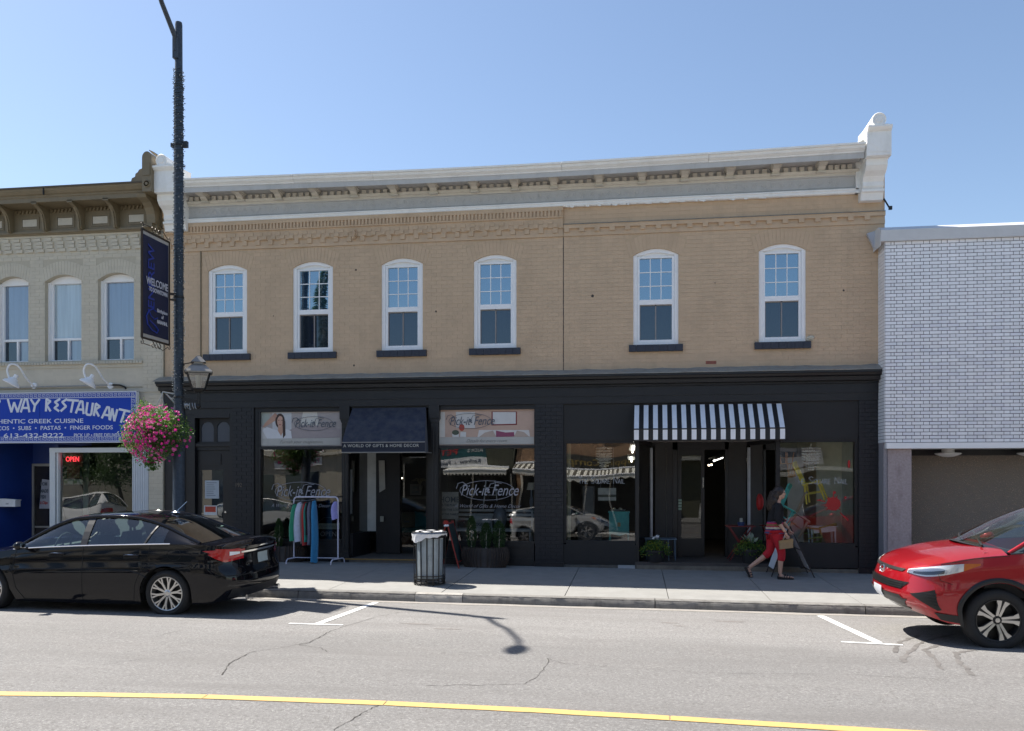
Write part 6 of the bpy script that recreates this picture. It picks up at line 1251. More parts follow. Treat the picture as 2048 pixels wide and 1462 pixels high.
g1.build('foliage', lg, hb, kind='stuff'); g2.build('sunlit_foliage', lp_, hb, kind='stuff'); f1.build('blossoms', pk, hb, kind='stuff'); f2.build('rose_blossoms', pk2, hb, kind='stuff')
# ------------------------------------------------------------------ litter bin
cx, cy = PX(859,-2.72), -2.72; cz_ = gz(cx,cy); tb = thing('litter_bin', 'black slatted metal litter bin lined with a white bag near the kerb', 'litter bin', (cx,cy,cz_)); L_ = lambda h: cz_+h
MB().lathe([(.0,.09),(.215,.09),(.225,.10),(.235,.78),(.225,.78),(.21,.12),(0,.11)], (cx,cy,cz_), 28).build('liner', M['bluegrey'], tb, smooth=40)
mb = MB()
for k in range(0): a = k/14*2*math.pi+.1; mb.bar((cx+.232*math.cos(a),cy+.232*math.sin(a),L_(.14)),(cx+.240*math.cos(a),cy+.240*math.sin(a),L_(.76)),.035,.012)
for k in range(16):
    a = k/16*2*math.pi+.08; b = MB(); rr = .262; c_, s_ = math.cos(a), math.sin(a)
    b.hexa([(cx+(rr-.004)*c_-.011*-s_,cy+(rr-.004)*s_-.011*c_,L_(.02)),(cx+(rr+.004)*c_-.011*-s_,cy+(rr+.004)*s_-.011*c_,L_(.02)),(cx+(rr+.004)*c_+.011*-s_,cy+(rr+.004)*s_+.011*c_,L_(.02)),(cx+(rr-.004)*c_+.011*-s_,cy+(rr-.004)*s_+.011*c_,L_(.02)),
            (cx+(rr+.008)*c_-.011*-s_,cy+(rr+.008)*s_-.011*c_,L_(.80)),(cx+(rr+.016)*c_-.011*-s_,cy+(rr+.016)*s_-.011*c_,L_(.80)),(cx+(rr+.016)*c_+.011*-s_,cy+(rr+.016)*s_+.011*c_,L_(.80)),(cx+(rr+.008)*c_+.011*-s_,cy+(rr+.008)*s_+.011*c_,L_(.80))])
    b.build('slat', M['blackmetal'], tb)
for z, r, h in ((.02,.268,.014),(.10,.270,.02),(.15,.262,.012),(.79,.283,.06)): MB().lathe([(r-.012,z),(r+.004,z),(r+.004,z+h),(r-.012,z+h)], (cx,cy,cz_), 32, closed=True).build('ring', M['blackmetal'], tb, smooth=40)
for k in range(4): a = k/4*2*math.pi+.5; MB().tube([(cx+.24*math.cos(a),cy+.24*math.sin(a),L_(.10)),(cx+.25*math.cos(a),cy+.25*math.sin(a),L_(-.005))], .014, 7).build('leg', M['blackmetal'], tb)
MB().lathe([(.295,.865),(.305,.875),(.30,.89),(.27,.90),(.18,.905),(.17,.90),(.26,.885),(.285,.87)], (cx,cy,cz_), 32, closed=True).build('lid', mat('polished_lid', (.25,.25,.26), .18, .9, var=.1), tb, smooth=40)
mb = MB()
def bag(u, v):
    a = u*2*math.pi; dr = .004+.07*max(0, math.cos(a-3.9))**1.5+.012*math.sin(a*5)+.006*math.sin(a*13); r = .300-.010*v+.006*math.sin(a*17+v*5); return (cx+r*math.cos(a), cy+r*math.sin(a), L_(.868-.03*v-(dr)*v*1.4))
mb.grid(bag, 72, 5); mb.grid(lambda u, v: (cx+(.29-.12*v+.006*math.sin(u*60))*math.cos(u*2*math.pi), cy+(.29-.12*v+.006*math.sin(u*60))*math.sin(u*2*math.pi), L_(.872+.035*math.sin(v*2.6)+.006*math.sin(u*40+v*6))), 72, 5)
mb.build('bag', M['plasticbag'], tb, smooth=60)
# ------------------------------------------------------------------ clothes rack and clothes
ry = -.30; rx0, rx1 = PX(588,ry), PX(676,ry); rz1 = PZ(630,994,ry); g_ = lambda x: gz(x,ry)
wr = mat('rack_white', (.62,.60,.70), .4, var=.05); rk = thing('clothes_rack', 'white tubular clothes rack standing on the pavement before the gift shop', 'clothes rack', ((rx0+rx1)/2,ry,g_(rx0)))
n = 6; arcL = [(rx0+.07-.07*math.cos(math.pi/2*k/n), ry, rz1-.07+.07*math.sin(math.pi/2*k/n)) for k in range(n+1)]; arcR = [(rx1-.07+.07*math.sin(math.pi/2*k/n), ry, rz1-.07+.07*math.cos(math.pi/2*k/n)) for k in range(n+1)]
MB().tube([(rx0,ry,g_(rx0)+.10)]+arcL+arcR+[(rx1,ry,g_(rx1)+.10)], .016, 8).build('frame', wr, rk, smooth=60)
MB().tube([(rx0,ry,PZ(600,1115,ry)),(rx1,ry,PZ(650,1116,ry))], .010, 8).build('lower_rail', wr, rk)
for x in (rx0, rx1): MB().tube([(x-.05,ry-.28,g_(x)),(x-.045,ry-.28,g_(x)+.06),(x-.03,ry-.24,g_(x)+.10),(x+.03,ry+.20,g_(x)+.10),(x+.045,ry+.24,g_(x)+.06),(x+.05,ry+.24,g_(x))], .013, 8).build('foot', wr, rk, smooth=60)
def garment(name, lab, c, pa, pb, ya_, yb__, depth=.36, flare=1.2, taper=.55, hgr=True, two=False, c2=None, wave=5):
    x0, x1 = PX(pa,ry), PX(pb,ry); xc, w_ = (x0+x1)/2, (x1-x0)/2; zt, zb_ = PZ(pa,ya_,ry), PZ(pa,yb__,ry); t = thing(name, lab, 'clothing', (xc,ry,zb_)); m = mat('cloth', c, .85, var=.10, sc=14, sheen=.2)
    def f(u, v):
        a = u*2*math.pi; k = (taper+(flare-taper)*min(1, v*1.6)**.7); sh = .42+.58*min(1, v*5)
        r1 = w_*k*(1+.16*math.sin(a*wave+v*2)*v); return (xc+r1*math.cos(a)+.010*math.sin(v*5+xc*9), ry+depth/2*sh*(1+.12*math.sin(a*3+1)*v)*math.sin(a), zt+(zb_-zt)*v+.012*math.sin(a*2+xc*7)*v)
    mb = MB(); mb.grid(f, 36, 12); mb.quad(*[f(k/36, 0) for k in range(36)]); mb.build('cloth', m, t, smooth=70)
    if c2:
        mb = MB(); mb.grid(lambda u, v: (lambda p: (xc+(p[0]-xc)*1.04, p[1]*1.0-.004, p[2]))(f(u, .35+.1*v)), 36, 2); mb.build('trim', mat('cloth_trim', c2, .85), t)
    MB().tube([(xc,ry-.0,rz1+.02),(xc+.01,ry,rz1+.03),(xc+.02,ry,rz1+.01),(xc,ry,rz1-.03),(xc,ry-.02,zt+.01)], .004, 5).tube([(xc,ry-.19,zt-.02),(xc,ry,zt+.012),(xc,ry+.19,zt-.02)], .007, 5).build('hanger', M['blackmetal'], t)
garment('green_trousers', 'green trousers hanging first from the left on the clothes rack', (.03,.28,.15), 582, 598, 1008, 1080, flare=1.0)
garment('white_dress', 'white dress hanging second from the left on the clothes rack', (.55,.58,.70), 590, 613, 1004, 1082, flare=1.15, taper=.45)
garment('taupe_shirt', 'taupe top hanging between the white dress and the red top on the rack', (.25,.19,.17), 604, 613, 1004, 1086, flare=1.0)
garment('red_shirt', 'red top hanging in the middle of the clothes rack', (.55,.045,.04), 607, 617, 1004, 1090, flare=1.0)
garment('teal_shirt', 'teal and black top hanging beside the red one on the rack', (.03,.30,.24), 611, 620, 1005, 1084, flare=.9)
garment('black_shirt', 'black top hanging right of the teal sleeve on the rack', (.012,.012,.016), 615, 622, 1004, 1070, flare=1.0)
garment('grey_scarf', 'grey patterned garment hanging left of the long blue one', (.20,.20,.26), 619, 625, 1003, 1089, flare=.9)
garment('blue_jumpsuit', 'long bright blue jumpsuit reaching nearly to the ground on the rack', (.04,.26,.50), 624, 634, 1001, 1124, flare=1.0, taper=.6, depth=.30)
garment('lavender_shirt', 'small lavender top hanging alone at the right end of the rack', (.38,.36,.75), 665, 675, 1003, 1038, flare=1.1, depth=.26)
# ------------------------------------------------------------------ planters
def cedar(lab, x, y, z, h, r):
    t = thing('cedar_shrub', lab, 'shrub', (x,y,z)); MB().tube([(x,y,z),(x+.01,y,z+h*.8)], [.012,.004], 6).build('stem', M['stone'], t); mb = MB()
    for k in range(900):
        v = rnd.random()**.8; rr = r*(.35+1.4*v)*(1-v)**.75*1.5*rnd.uniform(.5,1.05); a = rnd.uniform(0,6.28); p = Vector((x+rr*math.cos(a), y+rr*math.sin(a), z+h*v)); leaf(mb, p, .05, .016, Vector((math.cos(a)*.5,math.sin(a)*.5,1+rnd.gauss(0,.3))).normalized())
    mb.build('foliage', M.setdefault('cedar', leafm('cedar_green', (.035,.075,.022), .25)), t, kind='stuff')
def planter(lab, pa, pb, pt, pbm, y, cl):
    x0, x1 = PX(pa,y), PX(pb,y); zt = PZ(pa,pt,y); zb_ = gz((x0+x1)/2,y); t = thing('wicker_planter', lab, 'planter', ((x0+x1)/2,y,zb_)); c, a_ = (x0+x1)/2, (x1-x0)/2; m = mat('wicker_brown', (.045,.030,.022), .7, var=.3, sc=30)
    mb = MB(); H = zt-zb_
    for k in range(46):
        a = 2*math.pi*k/46; pts = []
        for j in range(7): v = j/6; rr = .82+.18*math.sin(math.pi*v*.9)+.02; pts.append((c+a_*rr*math.copysign(abs(math.cos(a))**.7, math.cos(a)), y+.17*rr*math.copysign(abs(math.sin(a))**.7, math.sin(a)), zb_+H*v))
        mb.tube(pts, .014, 4)
    mb.build('wicker_weave', m, t, kind='stuff')
    MB().grid(lambda u, v: (c+a_*.9*(.85+.14*math.sin(math.pi*v))*math.copysign(abs(math.cos(u*6.2832))**.7, math.cos(u*6.2832)), y+.15*math.copysign(abs(math.sin(u*6.2832))**.7, math.sin(u*6.2832)), zb_+H*v*.95), 32, 4).build('liner', M['joint'], t)
    MB().box(c-a_*.8,y-.12,zt-.06,c+a_*.8,y+.12,zt-.04).build('soil', mat('soil', (.03,.022,.015), 1), t)
    for k, (px, py, r) in enumerate(cl): x = PX(px,y); cedar(('left','middle','right')[k]+' small cedar in the wicker planter under the right gift shop window' if len(cl) > 1 else 'small cedar in the wicker planter behind the black car', x, y, zt-.05, PZ(px,py,y)-zt+.05, r)
planter('brown wicker planter with three cedars under the right gift shop window', 924, 1018, 1093, 1130, -.28, [(943,1035,.10),(972,1048,.12),(998,1044,.13)])
planter('brown wicker planter with one cedar, half hidden behind the black car and rack', 530, 612, 1090, 1122, -.10, [(558,1040,.09)])
def pot(lab, px, pt, pb, r, y, kindf, flow):
    x = PX(px,y); zb_ = FZ if y > -.1 else gz(x,y); zt = PZ(px,pt,y); t = thing('flower_pot', lab, 'plant pot', (x,y,zb_)); MB().lathe([(0,0),(r*.72,0),(r*.78,.02),(r,zt-zb_-.03),(r*1.06,zt-zb_-.03),(r*1.06,zt-zb_),(r*.93,zt-zb_),(r*.9,zt-zb_-.05),(0,zt-zb_-.05)], (x,y,zb_), 24).build('pot', mat('black_pot', (.02,.02,.022), .6, var=.2), t, smooth=40)
    a_, b_ = MB(), MB()
    for k in range(650):
        a = rnd.uniform(0,6.28); q = math.sqrt(rnd.random()); p = Vector((x+r*1.65*q*math.cos(a), y+r*1.1*q*math.sin(a), zt+.12*(1-q*q)+rnd.uniform(-.05,.06)*(1+rnd.random())-.05*q*(q>.75))); leaf(a_ if rnd.random() < .65 else b_, p, rnd.uniform(.03,.06), .025)
    a_.build('foliage', lg, t, kind='stuff'); b_.build('yellow_green_leaves', M.setdefault('lyg', leafm('leaf_lime', (.20,.24,.03))), t, kind='stuff')
    if flow == 'w':
        f = MB()
        for k in range(14): a = rnd.uniform(0,6.28); p = Vector((x+.01+.05*math.cos(a), y-.03+.04*math.sin(a), zt+.26+rnd.uniform(-.03,.03))); [leaf(f, p, .03, .022) for _ in range(4)]
        f.build('white_blossoms', mat('petal_white', (.7,.72,.75), .6), t, kind='stuff'); MB().tube([(x,y,zt),(x+.01,y-.03,zt+.25)], .006, 5).build('stem', lg, t)
    else:
        f = MB()
        for k in range(22): p = Vector((x+rnd.gauss(0,.05), y+rnd.gauss(0,.04), zt+.10+rnd.uniform(0,.12))); leaf(f, p, .12, .06, Vector((rnd.gauss(0,.5),-.3,1)).normalized())
        f.build('variegated_leaves', mat('leaf_silver', (.30,.36,.28), .5), t, kind='stuff')
pot('black pot of green and yellow foliage with white flowers, left of the second shop entrance', 1311, 1100, 1130, .19, .05, 0, 'w')
pot('black pot with pale silver leaves, right of the entrance behind the walking woman', 1501, 1098, 1130, .19, .05, 0, 's')
t = thing('side_table', 'small slate blue metal table beside the left flower pot in the shop entrance', 'table', (PX(1335,.5),.5,FZ)); tm = mat('slate_blue_paint', (.10,.15,.20), .5, var=.1); xa, xb = PX(1290,.35), PX(1354,.35); zt = PZ(1340,1078,.35)
MB().box(xa,.35,zt-.015,xb,.75,zt).build('tabletop', tm, t)
for x, y in ((xb-.03,.37),(xb-.16,.37),(xa+.03,.37),(xb-.03,.73),(xa+.03,.73)): MB().tube([(x,y,FZ),(x-.01,y,zt-.015)], .011, 6).build('leg', tm, t)
t = thing('bistro_table', 'dark red folding bistro table right of the second shop door', 'table', (PX(1483,.5),.5,FZ)); tm = mat('dark_red_paint', (.16,.010,.012), .45, var=.1); xa, xb = PX(1453,.45), PX(1512,.45); zt = PZ(1480,1052,.45)
MB().box(xa,.45,zt-.018,xb,.9,zt).build('tabletop', tm, t)
for y in (.47,.88): MB().bar((xa+.05,y,zt),(xb-.06,y,FZ),.022).bar((xb-.05,y,zt),(xa+.06,y,FZ),.022).build('folding_leg', tm, t)
t = thing('blue_pot', 'small blue pot with a card standing on the dark red bistro table', 'pot', at(1482,1052,.6)); x,_,z = at(1482,1051,.6); MB().lathe([(0,0),(.06,0),(.07,.06),(.055,.07),(0,.06)], (x,.6,zt), 12).build('pot', mat('cobalt', (.03,.06,.16), .4), t); MB().box(x-.025,.6,zt+.07,x+.03,.605,zt+.15).build('card', mat('dim_card', (.35,.35,.3), .7), t)
# ------------------------------------------------------------------ sandwich boards
def aframe(name, lab, apex, fl, fr, y0, dep, fm, bmL, bmR, hang=None, w_=.035):
    xa, za = PX(apex[0],y0), PZ(apex[0],apex[1],y0); t = thing(name, lab, 'sandwich board', (xa,y0+dep/2,gz(xa,y0)))
    for s_, px in ((-1, fl), (1, fr)):
        xf_ = PX(px, y0); zf = gz(xf_, y0)
        for y in (y0, y0+dep): MB().bar((xa+s_*.008,y,za),(xf_,y,gz(xf_,y)),w_,.02).build('leg', fm, t)
        mb = MB(); k = lambda u: (xa+s_*.008+(xf_-xa)*u, za+(zf-za)*u)
        for u in (.04,.86) if w_ > .02 else (.04,.46,.86): mb.bar((*[k(u)[0]],y0,k(u)[1]),(k(u)[0],y0+dep,k(u)[1]),.022)
        mb.build('crossbar', fm, t)
        a, b = k(.05), k(.86); e = .008; mb = MB(); mb.hexa([(a[0]-e,y0+.015,a[1]),(a[0]+e,y0+.015,a[1]),(a[0]+e,y0+dep-.015,a[1]),(a[0]-e,y0+dep-.015,a[1]),(b[0]-e,y0+.015,b[1]),(b[0]+e,y0+.015,b[1]),(b[0]+e,y0+dep-.015,b[1]),(b[0]-e,y0+dep-.015,b[1])]); mb.build('board', bmL if s_ < 0 else bmR, t)
    return t, xa, za
redw = mat('red_wood', (.33,.035,.025), .55, var=.15, sc=12); chalk = mat('chalkboard', (.012,.028,.030), .6, var=.5, sc=5)
t, xa, za = aframe('sandwich_board', 'red framed chalkboard sandwich board behind the litter bin', (893,1044), 874, 918, -.62, .55, redw, chalk, chalk)
mb = MB(); mb.text('HOME', .11, (xa+.06,-.52,za-.3), ax=(.0,1,0), up=(.25,0,.97), ext=.001); mb.text('DECOR', .11, (xa+.10,-.52,za-.45), ax=(.0,1,0), up=(.25,0,.97), ext=.001); 
t2 = thing('flower_wreath', 'bow of red and white ribbon with dried orange sprig on the red sandwich board', 'ribbon', (xa,-.6,za)); mb = MB()
for k in range(9): a = k*.7; mb.tube([(xa,-.66,za-.02),(xa+.06*math.cos(a),-.68,za-.01+.05*math.sin(a)),(xa+.02*math.cos(a+.6),-.67,za+.02*math.sin(a))], .010, 5)
mb.build('ribbon', mat('ribbon_red', (.40,.04,.03), .6), t2); mb = MB(); [mb.ball((xa-.02+.02*k,-.68,za-.07+.006*(k%2)), .022, 6, 4) for k in range(4)]; mb.build('white_bow', M['winwhite'], t2)
blackw = mat('black_frame_wood', (.015,.015,.017), .5); whb = mat('board_white', (.72,.74,.80), .6, var=.04); liftb = mat('board_shade_lift', (.78,.80,.84), .6, var=.08)  # right board whitened to offset the shade on its underside
t, xa, za = aframe('sandwich_board', 'black framed white sandwich board on the pavement behind the walking woman', (1579,1053), 1543, 1629, -.78, .60, blackw, whb, liftb, w_=.016)
fxl = PX(1543,-.78); k = lambda u: (xa+(fxl-xa)*u, za+(gz(fxl,-.78)-za)*u)
mb = MB(); up = Vector((xa-fxl,0,za-gz(fxl,-.78))).normalized()
# its left board leans away from us, so its print shows on the upper side
for u, s_ in ((.80,'SAVE'),):
    p = k(u); mb.text(s_, .17, (p[0]-.014,-.78+.56,p[1]), ax=(0,-1,0), up=tuple(up), wid=.50, ext=.001, bold=.004)
mb.build('lettering', M['ink'], t)
# ------------------------------------------------------------------ the other side of the street, seen in the glass
OY = -24.2
def MX(px, Yo): d = ray(px, 0); return (DIST+abs(Yo))/d[1]*d[0]
def MZ(px, py, Yo): d = ray(px, py); return EYE+((955-py+44)/FPX)*(DIST+abs(Yo))/d[1]
opp = {}
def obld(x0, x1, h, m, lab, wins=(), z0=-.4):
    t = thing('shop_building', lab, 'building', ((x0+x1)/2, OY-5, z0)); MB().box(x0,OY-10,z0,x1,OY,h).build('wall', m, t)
    MB().box(x0,OY-9,4.3,x1,OY+.02,h-.5).build('upper_bounce_wall', M.setdefault('oppup', mat('opp_upper_bounce', (.62,.58,.50), .8, var=.06, sc=2)), t)  # unseen pale upper storey, added to bounce light onto the shaded facades
    MB().box(x0,OY-.02,h-.5,x1,OY+.25,h).build('cornice', M['stone'], t)
    for (a, b, c, d) in wins:
        w_ = MB().box(a-.08,OY+.02,c-.08,b+.08,OY+.05,d+.08).build('window', M['white'], t); MB().quad((a,OY+.055,c),(b,OY+.055,c),(b,OY+.055,d),(a,OY+.055,d)).build('pane', M['glass_low'], w_)
    return t
wz_ = (4.4, 6.2)
def row(x0, x1, n): p = (x1-x0)/n; return [(x0+p*(i+.28), x0+p*(i+.72), *wz_) for i in range(n)]
xA0, xA1 = MX(300,OY), MX(700,OY)
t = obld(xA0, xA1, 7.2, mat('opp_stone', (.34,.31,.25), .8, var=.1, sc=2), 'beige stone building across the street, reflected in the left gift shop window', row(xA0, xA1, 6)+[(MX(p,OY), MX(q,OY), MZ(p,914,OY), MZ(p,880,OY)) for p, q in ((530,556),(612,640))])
for k in range(4): x = xA0+1.2+(xA1-xA0-2.4)*k/4; MB().box(x,OY,0,x+(xA1-xA0)/4-1.2,OY+.03,2.6).build('shop_glass', M['glass_low'], t)
MB().box(xA0,OY,MZ(600,926,OY),xA1,OY+.25,MZ(600,918,OY)).build('ledge', M['stone'], t)
def osign(lab, a, b, parts, Yd=.1):
    x0, x1, z0, z1 = MX(a[0],OY), MX(b[0],OY), MZ(b[0],b[1],OY), MZ(b[0],a[1],OY); t = thing('shop_sign', lab, 'sign', ((x0+x1)/2, OY+Yd, z0)); MB().box(x0,OY+Yd-.05,z0,x1,OY+Yd,z1).build('panel', parts[0], t)
    mb = MB()
    for s_, sz, px, py, wp, m in parts[1:]:
        mb = MB(); wd = abs(MX(px+wp,OY)-MX(px,OY)); mb.text(s_, sz, (MX(px,OY), OY+Yd+.01, MZ(px,py,OY)), ax=(-1,0,0), wid=wd, ext=.003, bold=.006); mb.build('lettering', m, t)
wht = mat('sign_plain_white', (.62,.62,.62), .6, var=.03)
osign('white banner sign on the beige stone building across the street', (556,931), (640,953), [wht, ('O NEIL REALTY', .2, 606, 940, 46, M['ink']), ('PAGE', .2, 634, 942, 24, M['ink'])])
xB0, xB1 = xA1+.05, MX(1033,OY); obld(xB0, xB1, 6.6, mat('opp_grey', (.055,.055,.05), .8), 'dark fronted petroleum office across the street', row(xB0, xB1, 3))
teal = mat('sign_teal', (.015,.085,.095), .5); redl = mat('sign_red', (.45,.04,.04), .5)
osign('teal sign across the street, mirrored in the right gift shop window', (800,900), (975,937), [teal, ("Rick's", .42, 970, 925, 40, M['greyp']), ('PET', .48, 911, 927, 38, redl)])
osign('white sign strip lettered Renfrew Pembroke across the street', (800,937), (975,957), [wht, ('Renfrew  -  Pembroke', .3, 962, 951, 118, M['ink'])])
t = thing('corrugated_panel', 'olive corrugated metal panel beside the teal sign across the street', 'panel', (MX(1004,OY),OY+.1,2.9)); mb = MB(); x0, x1 = MX(976,OY), MX(1033,OY); n = 16
for k in range(n): p = x0+(x1-x0)*k/n; mb.box(p+.01,OY+.02,2.75,p+(x1-x0)/n-.02,OY+.10,4.5)
mb.build('ribs', mat('corr_olive', (.13,.13,.09), .5, .2), t)
def oawn(lab, pa, pb, pt, pm, m1, m2=None, n=14, d=1.2):
    x0, x1 = MX(pa,OY), MX(pb,OY); z1, z0 = MZ(pa,pt,OY), MZ(pa,pm,OY)+.05; t = thing('awning', lab, 'awning', ((x0+x1)/2, OY+d/2, z0-.3)); MB().quad((x0,OY,z1),(x1,OY,z1),(x1,OY+d,z0),(x0,OY+d,z0)).build('canopy', m1, t)
    mb = MB(); k = 18
    for i in range(k): a, b = x0+(x1-x0)*i/k, x0+(x1-x0)*(i+1)/k; mb.quad((a,OY+d,z0),(b,OY+d,z0),(b,OY+d,z0-.16),((a+b)/2,OY+d,z0-.26),(a,OY+d,z0-.16))
    mb.build('scalloped_valance', m1, t); MB().box(x0,OY,z1,x1,OY+.12,z1+.1).build('box', M['winwhite'], t); MB().tube([(x0,OY+d,z0),(x1,OY+d,z0)], .03, 6).build('front_bar', M['winwhite'], t)
    if m2:
        for i in range(n): a = x0+(x1-x0)*(i+.1)/n; b = a+(x1-x0)/n*.45; MB().hexa([(a,OY,z1+.004),(b,OY,z1+.004),(b,OY+d,z0+.004),(a,OY+d,z0+.004),(a,OY,z1+.012),(b,OY,z1+.012),(b,OY+d,z0+.012),(a,OY+d,z0+.012)]).build('stripe', m2, t)
cream = mat('cream_canvas', (.66,.64,.56), .7); dk = mat('dark_canvas', (.10,.09,.07), .7)
oawn('plain cream awning across the street, mirrored in the gift shop window', 892, 1022, 958, 966, cream)
oawn('striped cream awning across the street, left part behind the brick pier', 1036, 1072, 948, 962, cream, dk, 5)
xC0, xC1 = xB1+.05, MX(1300,OY); obld(xC0, xC1, 7.4, mat('opp_brick', (.33,.20,.115), .8, var=.25, sc=8), 'brick building with a striped awning across the street', row(xC0, xC1, 5))
osign('dark fascia sign lettered Shopping Company across the street', (1075,920), (1300,948), [mat('fascia_dark', (.045,.043,.035), .6), ('Shopping  Compan', .55, 1290, 941, 175, mat('gilt', (.28,.20,.06), .5))])
oawn('long striped awning across the street, mirrored in the left window of the second shop', 1078, 1300, 954, 972, cream, dk, 22, 1.4)
for (a, b) in ((xB0+.2, xB1-.2), (xC0+.2, xC1-.2)):
    t = thing('shopfront', 'dark glazed shopfront across the street '+('under the cream awning' if a < xC0-1 else 'under the long striped awning'), 'shopfront', ((a+b)/2, OY, 0)); MB().box(a,OY+.005,-.1,b,OY+.03,2.5).build('glass_front', M.setdefault('oppdark', mat('opp_dark', (.012,.012,.011), .35)), t)
    for k in range(5): x = a+(b-a)*k/4; MB().box(x-.04,OY+.03,-.1,x+.04,OY+.06,2.5).build('post', M['greyw'], t)
xD0, xD1 = xC1+.05, MX(1900,OY)+12; obld(xD0, xD1, 7.6, mat('opp_green', (.15,.15,.10), .8, var=.1), 'pale green rendered building across the street at the right', row(xD0, xD1, 9))
osign('grey sign with a coloured swoosh across the street, mirrored in the far right window', (1545,912), (1650,950), [mat('sign_grey_pale', (.38,.38,.40), .6), ('Pats', .5, 1600, 930, 40, M['ink'])])
t = thing('canopy', 'flat cream canopy edge across the street at the right', 'canopy', (MX(1650,OY), OY, 2.8)); MB().box(xD0,OY,MZ(1600,962,OY),MX(1800,OY),OY+.5,MZ(1600,954,OY)).build('fascia', cream, t)
xE1 = xA0-.05; obld(xE1-24, xE1, 5.4, mat('opp_dim', (.16,.15,.12), .8, var=.2), 'low brown building across the street at the far left', row(xE1-24, xE1, 9))
# trees on the far pavement, dark in the restaurant glass
def tree(x, y, h, r, lab):
    t = thing('street_tree', lab, 'tree', (x,y,-.2)); MB().tube([(x,y,-.2),(x+.05,y,h*.35),(x-.05,y+.1,h*.6)], [.11,.08,.04], 8).tube([(x,y,h*.35),(x+.6,y,h*.6)], [.05,.02], 6).tube([(x,y,h*.35),(x-.6,y+.2,h*.62)], [.05,.02], 6).build('trunk', mat('bark', (.08,.06,.045), .9), t)
    mb = MB(); cl = [(rnd.uniform(-r,r)*.6, rnd.uniform(-r,r)*.6, rnd.uniform(-.8,.9)*r) for _ in range(14)]
    for k in range(3800): c = rnd.choice(cl); p = Vector((x+c[0]+rnd.gauss(0,.32*r), y+c[1]+rnd.gauss(0,.32*r), h*.68+c[2]+rnd.gauss(0,.25*r))); leaf(mb, p, .16, .09)
    mb.build('crown', M.setdefault('treeleaf', leafm('tree_green', (.04,.075,.02), .25)), t, kind='stuff')
tree(MX(235,-21), -21.2, 4.8, 1.25, 'leafy street tree across the street, mirrored in the restaurant window'); tree(MX(150,-21), -21.4, 4.3, 1.0, 'smaller street tree across the street left of the leafy one')
sp = thing('church_spire', 'dark evergreen spire reflected in the second upstairs window', 'tree', (MX(646,-34), -34, 0)); mb = MB(); x = MX(646,-34)
for k in range(2600): v = rnd.random(); rr = .30*(1-v)+.08; a = rnd.uniform(0,6.28); leaf(mb, Vector((x+rr*math.cos(a)*rnd.random(), -34+rr*math.sin(a), 3+v*14.5)), .35, .10, Vector((math.cos(a),math.sin(a),-.4)).normalized())
sp.name = 'spruce_tree'; ORG['spruce_tree'] = ORG['church_spire']; sp['label'] = 'tall narrow spruce behind the shops across the street, mirrored in an upstairs window'
mb.build('crown', M['treeleaf'], sp, kind='stuff'); MB().tube([(x,-34,0),(x,-34,16)], [.2,.04], 8).build('trunk', M['stone'], sp)
# ------------------------------------------------------------------ cars
def interp(tab, x):
    if x <= tab[0][0]: return tab[0][1]
    for i in range(len(tab)-1):
        a, b = tab[i], tab[i+1]
        if x <= b[0]:
            u = (x-a[0])/(b[0]-a[0]); p0 = tab[max(0,i-1)]; p3 = tab[min(len(tab)-1,i+2)]; h = b[0]-a[0]
            m0 = (b[1]-p0[1])/(b[0]-p0[0])*h; m1 = (p3[1]-a[1])/(p3[0]-a[0])*h
            return a[1]*(2*u**3-3*u*u+1)+m0*(u**3-2*u*u+u)+b[1]*(-2*u**3+3*u*u)+m1*(u**3-u*u)
    return tab[-1][1]
def carpaint(name, c, fl=0.):
    m = mat(name, c, .32 if fl else .3, .0, var=0, coat=1. if fl else .85, spec=.5 if fl else .0); p = m.node_tree.nodes['Principled BSDF']
    if fl: p.inputs['Metallic'].default_value = fl
    return m
tyre_m = mat('tyre', (.018,.018,.019), .8, var=.2, sc=30); trim_m = mat('black_trim', (.014,.014,.015), .45, var=.1); seat_m = mat('car_seat', (.045,.045,.05), .8); rimS = mat('alloy_silver', (.58,.57,.55), .28, .85, var=0); rimD = mat('alloy_dark', (.03,.03,.032), .3, .3, var=0); under_m = mat('underbody', (.01,.01,.01), .9)
glassm = glass('car_glass', (.66,.80,.76), .05, 1.2); glassd = glass('car_glass_dark', (.22,.27,.26), .07, 1.5); redl_m = mat('tail_red', (.42,.006,.01), .12, var=0, coat=1); lens_m = glass('headlamp_lens', (.93,.94,.95), .06, 1.2); lampin = mat('lamp_bowl', (.85,.86,.87), .25, .25, var=0)
